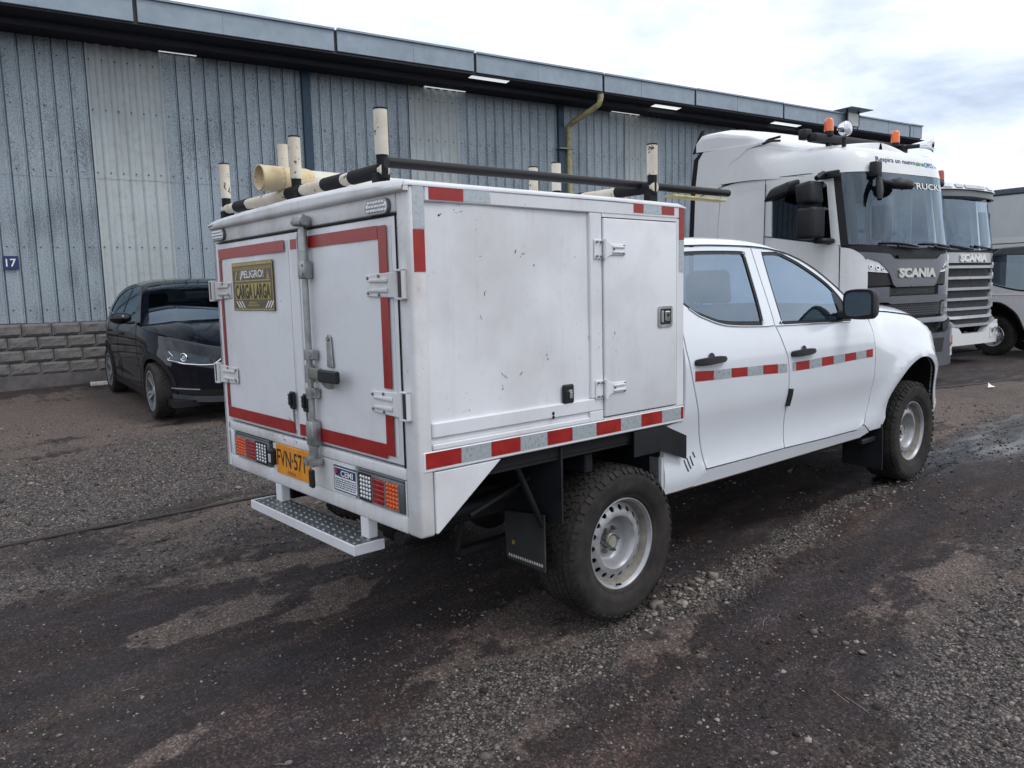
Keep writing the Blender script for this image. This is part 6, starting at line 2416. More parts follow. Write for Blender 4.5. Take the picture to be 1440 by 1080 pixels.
fpanel("bumper", [(-1.14, .90), (-.85, .83), (-.62, .77), (.62, .77), (.85, .83), (1.14, .90), (1.14, .42), (1.10, .30), (-1.10, .30), (-1.14, .42)], M["truck_grey"], d=-.045, thick=.12, step=.08)
fpanel("bumper_intake", [(-.60, .70), (.60, .70), (.55, .50), (-.55, .50)], M["mesh_black"], d=-.05)
for s_ in (-1, 1):
    lp = fpanel("fog_lamp", [(s_ * .86, .80), (s_ * 1.08, .83), (s_ * 1.10, .66), (s_ * .90, .57), (s_ * .83, .62)], M["clear_lens"], d=-.052, thick=.02)
    fpanel("indicator", [(s_ * .88, .69), (s_ * 1.10, .70), (s_ * 1.08, .60), (s_ * .87, .58)], M["amber_lens"], d=-.062, thick=.015, par=lp)
pl1 = fpanel("number_plate", [(.82, .545), (1.09, .575), (1.09, .455), (.82, .425)], M["plate_white"], d=-.055, thick=.01)
mb = MB().mat(M["ink_black"])
put_text(mb, "WEL", lambda u, v, d: mp1(sy(.955 + u), .50 + u * .11 + v, -.058), width=.18, height=.07, bold=.02)
mb.build("lettering", None, pl1)
# white corner deflectors in front of the doors
for s_ in (-1, 1):
    q = curve([(s_ * (abs(sx(-.12)) - .004), .95, 1), (s_ * (abs(sx(-.12)) - .004), 1.968, 1), (s_ * P1.s_of_y(1.19), 1.968), (s_ * P1.s_of_y(1.12), 1.935), (s_ * P1.s_of_y(1.03), 1.84), (s_ * P1.s_of_y(.985), 1.72), (s_ * P1.s_of_y(.975), 1.42), (s_ * P1.s_of_y(1.0), .95, 1)], 5)
    MB().mat(tw).patch(q, mp1, .06, d=-.022, thick=.06).build("corner_deflector", None, T1)
# white upright strip on the far corner
MB().mat(tw).box(-.04, -.01, 1.20, 1.30, 1.05, 1.86, .012, 2).build("corner_strip", None, T1)
# wipers
for (a0, a1, z0) in ((-.80, -.02, 1.975), (.10, .90, 1.97)):
    mb = MB().mat(M["black_trim"])
    mb.tube([mp1(sy(a0 + (a1 - a0) * t), z0 + .030 - .05 * t + .02 * math.sin(3 * t), -.025) for t in np.linspace(0, 1, 7)], .014, 6)
    mb.tube([mp1(sy(a0 + (a1 - a0) * t), z0 + .005 - .05 * t, -.045) for t in (.35, .6, 1.0)], .018, 6)
    mb.build("wiper", None, T1)
# door mirrors: two stacked housings on arms
for s_ in (-1, 1):
    mb = MB().mat(M["black_plastic"])
    Y = s_ * 1.47
    mb.bev([(x, Y + s_ * .15 * k, z) for x, k, z in ((-.52, -.9, 2.54), (-.26, -.9, 2.54), (-.52, .9, 2.54), (-.26, .9, 2.54), (-.56, -.9, 2.80), (-.30, -.9, 2.84), (-.56, .9, 2.80), (-.30, .9, 2.84))],
           [(0, 1, 3, 2), (4, 6, 7, 5), (0, 4, 5, 1), (2, 3, 7, 6), (0, 2, 6, 4), (1, 5, 7, 3)], .05, 3)
    mb.box(-.52, -.24, Y - .14, Y + .14, 2.08, 2.50, .05, 3)
    mb.box(-.35, -.18, min(s_ * 1.2, Y), max(s_ * 1.2, Y), 2.02, 2.09, .03, 2)
    mb.tube([(-.30, s_ * 1.16, 2.92), (-.30, s_ * 1.34, 2.93), (-.30, Y, 2.86)], .035, 8)
    mb.box(-.42, -.10, s_ * 1.20 - .05, s_ * 1.20 + .09 * s_, 2.86, 2.96, .04, 3)
    mb.build("door_mirror", None, T1)
# close-view mirror: hooded dark pod above the door window
mb = MB().mat(M["black_plastic"])
mb.bev([(-1.12, -1.26, 2.66), (-.70, -1.26, 2.74), (-1.12, -1.56, 2.62), (-.70, -1.56, 2.70), (-1.0, -1.26, 2.86), (-.68, -1.26, 2.93), (-1.0, -1.54, 2.80), (-.68, -1.54, 2.87)],
       [(0, 1, 3, 2), (4, 6, 7, 5), (0, 4, 5, 1), (2, 3, 7, 6), (0, 2, 6, 4), (1, 5, 7, 3)], .05, 3)
mb.build("kerb_mirror", None, T1)
# front mirror on its bracket over the windscreen
mb = MB().mat(M["black_plastic"])
base = Vector(mp1(sy(-.80), 2.99, -.06))
mb.box(base.x - .06, base.x + .05, base.y - .07, base.y + .07, 2.86, 3.06, .02, 2)
mb.tube([base + Vector((.03, 0, -.14)), base + Vector((.10, .01, -.20)), base + Vector((.16, .10, -.22))], .035, 8)
mb.tube([base + Vector((.05, -.0, -.16)), base + Vector((.14, -.12, -.32)), base + Vector((.17, -.17, -.44))], [.045, .05, .03], 8)
c = base + Vector((.17, .30, -.225))
pr = circle(0, 0, 1, 20)
rings = []
for k, dz in ((.0, .075), (.6, .065), (.92, .04), (1, 0), (.97, -.035), (.8, -.06), (.0, -.065)):
    rings.append([(c.x + .14 * k * a, c.y + .225 * k * b2, c.z + dz - .10 * (a * .12)) for a, b2 in pr])
n = 20
mb.add([p for r_ in rings for p in r_], [(i * n + j, i * n + (j + 1) % n, (i + 1) * n + (j + 1) % n, (i + 1) * n + j) for i in range(len(rings) - 1) for j in range(n)], True)
mb.build("front_mirror", None, T1)
# light bar, beacons, spotlight and horn on the roof
mb = MB().mat(M["black_plastic"])
mb.box(-.76, -.60, -1.08, 1.0, 3.42, 3.535, .03, 2)
mb.box(-.85, -.72, -1.14, -1.0, 3.46, 3.60, .02, 2)
for y in (-.7, 0, .8):
    mb.box(-.70, -.64, y - .03, y + .03, 3.32, 3.44)
mb.build("light_bar", None, T1)


def beacon(y, x, z, m, par):
    mb = MB().mat(M["black_trim"]).cyl((x, y, z - .05), (x, y, z + .01), .062, 16)
    mb.mat(m)
    prof = [(.060, z + .01), (.062, z + .05), (.058, z + .13), (.053, z + .17), (.038, z + .185), (0, z + .19)]
    mb.lathe(prof, 18, "z", (x, y, 0))
    return mb.build("beacon", None, par)


beacon(-.78, -.62, 3.56, M["beacon"], T1); beacon(.82, -.62, 3.53, M["beacon"], T1)
mb = MB().mat(M["chrome"])
mb.lathe([(.0, -.11), (.05, -.09), (.085, -.04), (.098, .03), (.096, .05)], 20, "x", (-.27, -.93, 3.53))
mb.mat(M["clear_lens"]).lathe([(.094, .045), (.065, .065), (0, .075)], 20, "x", (-.27, -.93, 3.53))
mb.mat(M["black_trim"]).cyl((-.28, -.93, 3.30), (-.28, -.93, 3.42), .03, 10)
mb.build("spotlight", None, T1)
mb = MB().mat(M["black_trim"])
mb.tube([(-.58, .86, 3.47), (-.50, .92, 3.47), (-.36, 1.02, 3.47)], [.045, .035, .03], 10)
mb.box(-.60, -.48, .82, .94, 3.36, 3.50, .02)
mb.mat(M["chrome"])
a, b2 = Vector((-.36, 1.02, 3.47)), Vector((-.22, 1.13, 3.47))
for k0, k1, r0, r1 in ((0, .5, .032, .045), (.5, .85, .045, .075), (.85, 1.0, .075, .11)):
    mb.cyl(a.lerp(b2, k0), a.lerp(b2, k1), r0, 18, r1, cap=False)
mb.mat(M["steel_dull"]).cyl(a.lerp(b2, .9), a.lerp(b2, .92), .085, 18)
mb.build("air_horn", None, T1)
mb = MB().mat(M["ink_black"])
put_text(mb, "TRANSP.", lambda u, v, d: (-1.02 + u, -1.219, 1.66 + v), width=.30, height=.05, shear=.2)
put_text(mb, "MOTOR HOY", lambda u, v, d: (-.98 + u, -1.219, 1.58 + v), width=.36, height=.05, shear=.2)
mb.mat(M["ink_red"])
mb.add([(-.9, -1.219, 1.40), (-.45, -1.219, 1.36), (-.45, -1.219, 1.34), (-.9, -1.219, 1.37)], [(0, 1, 2, 3)], False)
mb.build("door_print", None, T1)
mb = MB().mat(M["chassis_black"])
mb.box(-7.0, -.2, -.45, .45, .55, .85)
mb.box(-2.75, -.6, -1.15, 1.15, .70, .95, .05)
mb.box(-3.9, -2.9, -1.2, -.5, .35, .95, .08, 2); mb.box(-3.9, -2.9, .5, 1.2, .35, .95, .08, 2)
mb.add([(-2.72, -1.15, .95), (-2.72, 1.15, .95), (-2.72, 1.15, 3.3), (-2.72, -1.15, 3.3)], [(0, 1, 2, 3)], False)
mb.build("chassis", None, T1)
for s_ in (-1, 1):
    q = [(s_ * P1.s_of_x(x), z) for x, z in ((-.10, .945), (-.62, .945), (-.68, .80), (-.66, .42), (-.10, .42))]
    MB().mat(M["truck_grey"]).patch(q, mp1, .1, d=.01, thick=.2).build("step_box", None, T1)
    q = [(s_ * P1.s_of_x(x), z) for x, z in ((-.22, .86), (-.56, .86), (-.56, .70), (-.22, .70))]
    MB().mat(M["mesh_black"]).patch(q, mp1, .1, d=.004).build("step_recess", None, T1)
    q = [(s_ * P1.s_of_x(-1.2 + .62 * math.cos(a)), .56 + .52 * math.sin(a)) for a in np.linspace(-.2, math.pi + .2, 15)] + [(s_ * P1.s_of_x(-1.2 + .54 * math.cos(a)), .56 + .44 * math.sin(a)) for a in np.linspace(math.pi + .2, -.2, 15)]
    MB().mat(M["black_plastic"]).patch([(a, min(z, .94)) for a, z in q], mp1, .1, d=.01, thick=.4).build("wheel_arch", None, T1)
for x in (-1.2, -4.9):
    add_wheel(T1, BIG_R, BIG_T, (x, -1.05, .56), False, .3); add_wheel(T1, BIG_R, BIG_T, (x, 1.05, .56), True, .8)

# ------------------------------------------------------------------ second tractor unit beyond it
T2 = lorry_root("tractor_unit", "white lorry tractor with pale slatted grille, sun visor lamps and one red roof beacon", "lorry", 3.811, 1.175, 0)
P2 = Plan(1.21, .22, -.36, 5.0, 2.0, -2.3)
_l2 = smooth_interp([.3, .8, .85, 2.0, 2.05, 2.95, 3.1, 3.3], [-.08, -.08, 0, 0, 0, .14, .17, .45], 500, .02)
mp2 = lorry_map(P2, _l2, lambda z: 1 - .04 * smoothstep(2.8, 3.3, z))
s2 = lambda y: (1 if y > 0 else -1) * P2.s_of_y(y)


def fp2(name, pts, mat_, d=0.0, thick=.03, step=.07, par=None):
    q = [((s2(a) if abs(a) > 1e-6 else 0.0), z) for a, z in pts]
    return MB().mat(mat_).patch(q, mp2, step, d=d, thick=thick).build(name, None, par or T2)


for s_ in (-1, 1):
    q = [(s_ * P2.s_of_x(x), z) for x, z in ((-2.28, .9), (-.20, .9), (-.22, 2.95), (-2.28, 3.0))]
    q2 = [(s_ * P2.s_of_x(x), z) for x, z in ((-1.25, 2.15), (-.36, 2.05), (-.38, 2.82), (-1.25, 2.85))]
    MB().mat(tw).patch(q, mp2, .15, [q2], thick=.04).build("cab_side", None, T2)
    MB().mat(M["window_dark"]).patch(q2, mp2, .2, d=.02).build("side_window", None, T2)
    q = [(s_ * P2.s_of_y(1.155), 1.98), (s_ * P2.s_of_x(-.195), 1.98), (s_ * P2.s_of_x(-.195), .95), (s_ * P2.s_of_y(1.17), .95)]
    MB().mat(tw).patch(q, mp2, .08, d=-.02, thick=.05).build("corner_deflector", None, T2)
    if s_ > 0: MB().mat(M["black_plastic"]).box(-.50, -.22, s_ * 1.42 - .13, s_ * 1.42 + .13, 2.1, 2.75, .05, 3).box(-.36, -.26, min(s_ * 1.2, s_ * 1.4), max(s_ * 1.2, s_ * 1.4), 2.05, 2.12, .02).build("door_mirror", None, T2)
ssr = np.linspace(-P2.s_of_x(-2.28), P2.s_of_x(-2.28), 40)
mb = MB().mat(tw).grid(lambda s, z: mp2(s, z, 0), ssr, [2.94, 3.0, 3.06, 3.10])
tp_ = [mp2(s, 3.10, 0) for s in ssr]
rows = [[tuple(Vector(tp_[i]).lerp(Vector(tp_[39 - i]), t) + Vector((0, 0, .07 * (1 - (2 * t - 1) ** 2)))) for t in np.linspace(0, 1, 9)] for i in range(20)]
mb.add([p for r_ in rows for p in r_], [(i * 9 + j, i * 9 + j + 1, (i + 1) * 9 + j + 1, (i + 1) * 9 + j) for i in range(19) for j in range(8)], True)
mb.build("cab_roof", None, T2)
fp2("windscreen", [(-1.10, 2.03), (0, 2.00), (1.10, 2.03), (1.10, 2.88), (0, 2.90), (-1.10, 2.88)], M["windscreen"], d=.006, thick=0)
mb = MB().mat(M["cab_inner"])
mb.box(-2.2, -2.15, -1.1, 1.1, 1.2, 3.0); mb.box(-.30, .0, -1.0, 1.0, 1.8, 2.0, .03); mb.box(-2.1, -.1, -1.1, 1.1, 1.2, 1.3)
for y in (-.62, .62):
    mb.box(-1.30, -1.12, y - .25, y + .25, 1.6, 2.5, .07, 2)
mb.tube([(-.42 + .10 * math.sin(a), .62 + .22 * math.cos(a), 2.12 + .20 * math.sin(a)) for a in np.linspace(0, 2 * math.pi, 17)], .02, 6, cap=False)
mb.mat(M["curtain"]).box(-1.9, -1.85, -1.05, 1.05, 1.9, 2.85)
mb.build("cab_interior", None, T2)
vs = MB().mat(tw)
vq = [((s2(a) if a else 0.0), z) for a, z in ((-1.16, 3.14), (0, 3.20), (1.10, 3.14), (1.17, 3.02), (0, 3.045), (-1.17, 3.02))]
vs.patch(vq, mp2, .08, d=-.14, thick=.16)
vo_ = vs.build("sun_visor", None, T2)
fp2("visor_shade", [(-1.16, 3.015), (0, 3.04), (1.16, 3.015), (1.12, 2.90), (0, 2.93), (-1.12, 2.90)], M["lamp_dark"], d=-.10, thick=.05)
for a in (-.75, -.42, -.12, .10, .33, .68):
    w_ = .11 if abs(a) < .6 else .13
    q = [(s2(a - w_), 3.065), (s2(a + w_), 3.065), (s2(a + w_), 3.125), (s2(a - w_), 3.125)]
    MB().mat(M["slat_grey"] if abs(a) < .5 else M["clear_lens"]).patch(q, mp2, .08, d=-.150, thick=.012).build("marker_lamp", None, vo_)
MB().mat(M["black_plastic"]).box(-.62, -.45, -.62, .62, 3.20, 3.26, .02, 2).build("light_bar", None, T2)
beacon(.28, -.52, 3.30, M["beacon_red"], T2)
fp2("wiper_cowl", [(-1.12, 2.025), (0, 1.995), (1.12, 2.025), (1.12, 1.965), (-1.12, 1.965)], M["black_trim"], d=.0)
for (a0, a1) in ((-.7, .0), (.05, .75)):
    MB().mat(M["black_trim"]).tube([mp2(s2(a0 + (a1 - a0) * t), 2.075 - .06 * t, -.03) for t in np.linspace(0, 1, 6)], .018, 6).build("wiper", None, T2)
fp2("upper_front_panel", [(-1.12, 1.96), (1.12, 1.96), (1.12, 1.785), (-1.12, 1.785)], M["slat_grey"])
for s_ in (-1, 1):
    fp2("headlight_trim", [(s_ * .80, 1.90), (s_ * 1.10, 1.93), (s_ * 1.10, 1.80), (s_ * .76, 1.80)], M["mesh_black"], d=-.006)
mb = MB().mat(M["ink_white"])
put_text(mb, "SCANIA", lambda u, v, d: mp2(s2(u + .07), 1.868 + v, -.004 - d), width=.90, height=.135, ext=.02, bold=.055)
mb.build("badge_lettering", None, T2)
MB().mat(M["mesh_black"]).grid(lambda s, z: mp2(s, z, .05), np.linspace(-P2.s_of_x(-.2), P2.s_of_x(-.2), 20), [.7, 1.2, 1.79]).build("front_backing", None, T2)
for z, wd in ((1.715, 1.0), (1.525, .98), (1.335, .96), (1.155, .94), (.985, .84), (.84, .80), (.70, .74)):
    q = [(-wd - .04, z + .10), (-wd + .12, z + .03), (-wd + .20, z + .022), (wd - .20, z + .022), (wd - .12, z + .03), (wd + .04, z + .10), (wd + .06, z + .05), (wd - .08, z - .018), (wd - .2, z - .024), (-wd + .2, z - .024), (-wd + .08, z - .018), (-wd - .06, z + .05)]
    fp2("grille_slat", q, M["slat_grey"], d=-.02, thick=.07)
for s_ in (-1, 1):
    fp2("grille_upright", [(s_ * .97, 1.78), (s_ * 1.12, 1.78), (s_ * 1.10, 1.16), (s_ * .99, 1.16)], M["slat_grey"], d=-.005)
    fp2("corner_step", [(s_ * .86, 1.02), (s_ * 1.05, 1.06), (s_ * 1.02, .72), (s_ * .86, .72)], M["slat_grey"], d=.0)
    fp2("fog_lamp", [(s_ * .90, 1.08), (s_ * 1.06, 1.08), (s_ * 1.06, .99), (s_ * .90, .99)], M["clear_lens"], d=-.03)
MB().mat(M["red_lens"]).box(-.30, -.16, 1.16, 1.26, 1.10, 1.16, .01).build("side_marker", None, T2)
fp2("bumper", [(-1.02, .73), (-.55, .66), (-.44, .56), (.36, .56), (.44, .62), (.50, .66), (.92, .76), (1.00, .72), (1.02, .42), (.90, .36), (-.90, .36), (-1.02, .42)], tw, d=-.05, thick=.14)
pl2 = fp2("number_plate", [(.50, .65), (.86, .685), (.86, .49), (.50, .455)], M["plate_white"], d=-.06, thick=.012)
mb = MB().mat(M["ink_black"])
put_text(mb, "WT·244", lambda u, v, d: mp2(s2(.68 + u), .585 + u * .09 + v, -.066), width=.30, height=.085, bold=.02)
put_text(mb, "FUNZA", lambda u, v, d: mp2(s2(.68 + u), .505 + u * .09 + v, -.066), width=.12, height=.025)
mb.build("lettering", None, pl2)
mb = MB().mat(M["chassis_black"])
mb.box(-6, -.1, -.45, .45, .5, .85); mb.box(-2.2, -.2, -1.1, 1.1, .6, .92, .05)
mb.box(-.1, .15, -.7, .7, .14, .20)
mb.build("chassis", None, T2)
for x in (-1.2, -4.6):
    add_wheel(T2, BIG_R, BIG_T, (x, -1.03, .50), False, .5); add_wheel(T2, BIG_R, BIG_T, (x, 1.03, .50), True, .1)

# ------------------------------------------------------------------ small white lorry at the right edge
T3 = lorry_root("light_lorry", "small white forward control lorry at the right edge with dark side window and steel wheel", "lorry", 0, 0, 0)
T3.location = (14.66, 2.28, -.035)
# origin: under the middle of its right side wheel; x forwards, y=0 on the right side, body on the left (+y)
tw3 = M["truck_white"]
y_of = lambda z: -.02 + .10 * smoothstep(1.35, 2.35, z)
mpr = lambda u, z, d: (u, y_of(z) + d, z)
body = curve([(-.62, .80, 1), (-.55, .88), (-.42, .985), (-.2, 1.05), (0, 1.06), (.2, 1.03), (.45, .84), (.60, .55, 1), (1.0, .55, 1), (1.10, .8), (1.02, 1.5), (.85, 2.15), (.70, 2.28), (.45, 2.32), (-.30, 2.32), (-.52, 2.27), (-.62, 2.12), (-.66, 1.4)], 5)
win3 = curve([(-.40, 2.06), (-.44, 2.02), (-.44, 1.66), (-.40, 1.60), (-.20, 1.50), (.25, 1.36), (.60, 1.30), (.80, 1.36), (.78, 1.75), (.70, 2.06), (.60, 2.10)], 5)
MB().mat(tw3).patch(body, mpr, .08, [win3], thick=.05).build("cab_side", None, T3)
MB().mat(M["windscreen"]).patch(win3, mpr, .15, d=.02).build("side_window", None, T3)
MB().mat(M["seat_grey"]).box(-.35, -.20, .25, .75, 1.1, 1.85, .06, 2).box(-.33, -.22, .38, .62, 1.86, 2.05, .04, 2).box(.60, .85, .1, 1.6, 1.0, 1.35, .05).box(-.60, -.55, .05, 1.7, 1.0, 2.2).build("cab_interior", None, T3)
MB().mat(M["rubber"]).patch(offset(win3, -.03), mpr, .08, [win3], d=-.003).build("window_seal", None, T3)
MB().mat(M["rubber"]).tube([mpr(u, z, -.001) for u, z in ((-.56, 1.0), (-.55, 2.0), (-.50, 2.16), (-.38, 2.20), (.6, 2.20))], .008, 5).build("door_seam", None, T3)
MB().mat(M["lamp_dark"]).prism([(-.05, 1.98), (.15, 2.12), (.8, 2.14), (.8, 1.96)], 1, -.09, -.03, .02).build("rain_deflector", None, T3)
MB().mat(M["ink_black"]).patch(curve([(-.64, 1.27, 1), (-.35, 1.27), (-.30, 1.31), (-.34, 1.38), (-.48, 1.42), (-.64, 1.42, 1)], 4), mpr, .06, d=-.004).build("side_intake", None, T3)
MB().mat(tw3).box(-.62, 1.0, -.030, -.015, 1.20, 1.225, .006).build("waist_crease", None, T3)
mb = MB().mat(tw3)
ol = [(u, z) for u, z in body]
mb.add([mpr(u, z, .05) for u, z in ol] + [(u, 1.75 - y_of(z), z) for u, z in ol], [(i, (i + 1) % len(ol), len(ol) + (i + 1) % len(ol), len(ol) + i) for i in range(len(ol))], True)
mb.build("cab_shell", None, T3)
mb = MB().mat(M["chassis_black"])
ar = curve([(-.62, .80), (-.55, .88), (-.42, .985), (-.2, 1.05), (0, 1.06), (.2, 1.03), (.45, .84), (.60, .55)], 5, False)
mb.add([mpr(u, z, .0) for u, z in ar] + [(u, .5, z) for u, z in ar], [(i, i + 1, len(ar) + i + 1, len(ar) + i) for i in range(len(ar) - 1)], True)
mb.box(-5, .9, .40, 1.3, .45, .75); mb.box(-.7, .7, .5, .52, .3, 1.1)
mb.box(-1.6, -.75, .05, .5, .4, .7, .03)
mb.build("chassis", None, T3)
MB().mat(M["rubber"]).tube([mpr(u, z, -.004) for u, z in ar], .022, 6).build("arch_lip", None, T3)
MB().mat(M["windscreen"]).add([(1.03, .16, 1.42), (1.03, 1.60, 1.42), (.905, 1.52, 2.08), (.905, .24, 2.08)], [(0, 1, 2, 3)], False).build("windscreen", None, T3)
MB().mat(M["mesh_black"]).box(1.075, 1.10, .45, 1.30, .92, 1.12, .01).build("radiator_grille", None, T3)
MB().mat(M["black_plastic"]).box(1.04, 1.14, .05, 1.70, .50, .74, .03).build("front_bumper", None, T3)
for y in (.22, 1.35):
    MB().mat(M["clear_lens"]).box(1.075, 1.105, y, y + .2, .90, 1.08, .02).build("headlight", None, T3)
add_wheel(T3, MID_R, MID_T, (0, .16, .40), False, .4); add_wheel(T3, MID_R, MID_T, (0, 1.6, .40), True, .4)
add_wheel(T3, MID_R, MID_T, (-3.0, .16, .40), False, .1)
# its grey box body / trailer standing behind
T4 = lorry_root("box_trailer", "large plain grey box trailer with dark top rail standing behind the small white lorry", "trailer", 0, 0, 0)
T4.location = (19.3, 4.1, -.05)
MB().mat(M["trailer_grey"]).box(-9, 3.2, 0, 2.5, .95, 3.55, .03).build("box_body", None, T4)
MB().mat(M["trailer_rim"]).box(-9.02, 3.22, -.03, 2.53, 3.56, 3.70, .02).build("top_rail", None, T4)
MB().mat(M["trailer_rim"]).box(-9, 3.2, -.02, 2.5, .85, .94).build("bottom_rail", None, T4)
mb = MB().mat(M["chassis_black"]).box(-8.5, 3, .7, 1.8, .6, .84)
mb.box(1.6, 1.7, .3, .4, .02, .84); mb.box(1.6, 1.7, 2.1, 2.2, .02, .84)
mb.build("chassis", None, T4)
for x in (-7, -5.7):
    add_wheel(T4, BIG_R, BIG_T, (x, .2, .5)); add_wheel(T4, BIG_R, BIG_T, (x, 2.3, .5), True)


# ------------------------------------------------------------------ black car parked tail to the shed
CA = thing("parked_car", "glossy black hatchback car parked tail first against the corrugated wall", "car",
           loc=(0.912, 6.153, gz(0.912, 6.153) - .005), rot=(R(.6), R(1.4), R(-95)))
PC = Plan(.895, .88, -.55, 2.5, 2.0, -3.52, .16)
_lc = smooth_interp([.15, .25, .40, .60, .70, .78, .85, .92], [.10, .05, .0, .005, .02, .05, .09, .14], 400, .03)
_sc = smooth_interp([.15, .22, .34, .50, .66, .82, .95, 1.03, 1.10, 1.25, 1.42, 1.52, 1.58], [.93, .955, .975, .972, .995, .992, .975, .95, .915, .845, .755, .69, .62], 500, .022)


def mpc(s, z, d):
    x, y = PC.xy(abs(s))
    x2, y2 = PC.xy(abs(s) + .01)
    L = math.hypot(x2 - x, y2 - y) or 1
    nx, ny = (y2 - y) / L, -(x2 - x) / L
    bul = 0.0
    for wx in (0, -2.725):
        q = math.hypot(x - wx, z - .325)
        bul += .016 * math.exp(-((q - .40) / .06) ** 2)
    bul -= .018 * math.exp(-((z - .46 - .05 * (x + 1.2)) / .10) ** 2) * smoothstep(-2.3, -1.7, x) * smoothstep(-.2, -.8, x)
    x, y = x + nx * (bul - d), y + ny * (bul - d)
    f = smoothstep(-.5, .7, x)
    x -= _lc(z) * f
    tail = smoothstep(-2.9, -3.6, x)
    x += tail * .25 * max(0, z - .85)
    y *= _sc(z)
    return (x, y if s > 0 else -y, z)


def SC_(pts, side):
    out = []
    for k, a, z in pts:
        s = PC.s_of_y(a) if k == "f" else PC.s_of_x(a)
        out.append((side * s, z))
    return out


hood_z = smooth_interp([-1.2, -.6, -.3, 0, .35, .62, .80, .95], [1.06, 1.04, 1.02, .985, .925, .865, .81, .76], 300, .05)
rail = [(-.52, 1.045), (-.80, 1.22), (-1.15, 1.43), (-1.45, 1.51), (-1.9, 1.53), (-2.3, 1.485), (-2.65, 1.385), (-2.95, 1.245), (-3.15, 1.145), (-3.35, 1.09)]


def arch_pts(cx, r, n=12, a0=-18, a1=198):
    return [(cx + r * math.cos(R(a)), .325 + r * math.sin(R(a))) for a in np.linspace(a0, a1, n)]


def car_side(side):
    up = [(x, hood_z(x)) for x in (.72, .55, .35, .1, -.2, -.42)] + rail + [(-3.48, 1.05), (-3.55, .85), (-3.54, .5), (-3.45, .25)]
    low = arch_pts(-2.725, .372)[::-1] + [(-2.3, .20), (-.45, .20)] + arch_pts(0, .372)[::-1] + [(.45, .23), (.60, .24)]
    body = [(side * PC.s_of_x(x), z) for x, z in up + low]
    dlo = curve([(-.98, 1.115), (-1.02, 1.095), (-1.5, 1.10), (-2.4, 1.135), (-2.72, 1.155), (-2.75, 1.18), (-2.58, 1.315), (-2.28, 1.425), (-1.9, 1.475), (-1.52, 1.472), (-1.36, 1.44), (-1.12, 1.27)], 5)
    win = [(side * PC.s_of_x(x), z) for x, z in dlo]
    MB().mat(M["car_navy"]).patch(body, mpc, .055, [win], thick=.03).build("body_side", None, CA)
    for lo, hi in ((-.9, -1.80), (-1.86, -2.9)):
        w_ = [(x, z) for x, z in dlo if hi <= x <= lo]
        tz = lambda x: float(np.interp(-x, [1.36, 1.52, 1.9, 2.28, 2.6], [1.44, 1.472, 1.475, 1.425, 1.315]))
        cut = hi if lo > -1.5 else lo
        if lo > -1.5:
            w_ = [p for p in w_] + []
        q = sorted(w_, key=lambda p: math.atan2(p[1] - 1.27, p[0] - (lo + hi) / 2))
        q = q + [(cut, 1.108 + (0 if lo > -1.5 else .005)), (cut, tz(cut) - .002)]
        cx_, cz_ = np.mean([p[0] for p in q]), np.mean([p[1] for p in q])
        q = sorted(q, key=lambda p: math.atan2((p[1] - cz_) * 2.5, p[0] - cx_))
        MB().mat(M["car_glass"]).patch([(side * PC.s_of_x(x), z) for x, z in q], mpc, .09, d=.010).build("side_window", None, CA)
    MB().mat(M["black_trim"]).patch([(side * PC.s_of_x(x), z) for x, z in ((-1.80, 1.10), (-1.86, 1.102), (-1.86, 1.482), (-1.80, 1.48))], mpc, .06, d=.006).build("door_pillar", None, CA)
    mb = MB().mat(M["rubber"])
    for ln in ([(-.62, .30), (-.60, .6), (-.66, .95), (-.80, 1.08)], [(-1.86, .26), (-1.83, .7), (-1.84, 1.10)], [(-2.33, .55), (-2.52, .80), (-2.60, 1.13)], [(-.62, .28), (-2.2, .26)]):
        mb.tube([mpc(side * PC.s_of_x(x), z, .001) for x, z in curve(ln, 5, False)], .0045, 5)
    mb.build("door_seam", None, CA)
    MB().mat(M["chrome"]).tube([mpc(side * PC.s_of_x(x), z, -.002) for x, z in ((-1.0, 1.088), (-1.5, 1.092), (-2.4, 1.125), (-2.84, 1.155))], .006, 6).build("window_moulding", None, CA)
    for xh in (-1.62, -2.5):
        h = [Vector(mpc(side * PC.s_of_x(xh + a), .905, -e)) for a, e in ((-.11, .0), (-.08, .022), (0, .028), (.08, .022), (.11, .0))]
        MB().mat(M["car_navy"]).tube(h, .013, 8).build("door_handle", None, CA)
    # black plastic lower sills and arches
    q = [(x, z) for x, z in ((-.42, .30), (-2.30, .30), (-2.30, .205), (-.42, .205))]
    MB().mat(M["black_plastic"]).patch([(side * PC.s_of_x(x), z) for x, z in q], mpc, .08, d=-.008, thick=.02).build("sill_cover", None, CA)
    for cx in (0, -2.725):
        a, b2 = arch_pts(cx, .372, 16, -10, 190), arch_pts(cx, .425, 16, -8, 188)
        MB().mat(M["black_plastic"]).patch([(side * PC.s_of_x(x), z) for x, z in a + b2[::-1]], mpc, .06, d=-.010, thick=.02).build("arch_cover", None, CA)
        mb = MB().mat(M["chassis_black"])
        A = [mpc(side * PC.s_of_x(x), z, .02) for x, z in a]
        B_ = [(p[0], side * .45, p[2]) for p in A]
        mb.add(A + B_, [(i, i + 1, len(A) + i + 1, len(A) + i) for i in range(len(A) - 1)], True)
        mb.box(cx - .4, cx + .4, side * .44, side * .46, .15, .75)
        mb.build("arch_liner", None, CA)
    # mirror
    c = Vector((-.80, side * 1.0, 1.135))
    mb = MB().mat(M["car_navy"])
    mb.ball(c, .1, 16, 10, (.95, 1.25, .72))
    mb.mat(M["black_plastic"]).box(-.86, -.74, side * .85, side * .95, 1.06, 1.10, .015, 2)
    mb.build("door_mirror", None, CA)


car_side(-1); car_side(1)
_rz = lambda x: float(np.interp(-x, [-a for a, b in rail], [b for a, b in rail]))


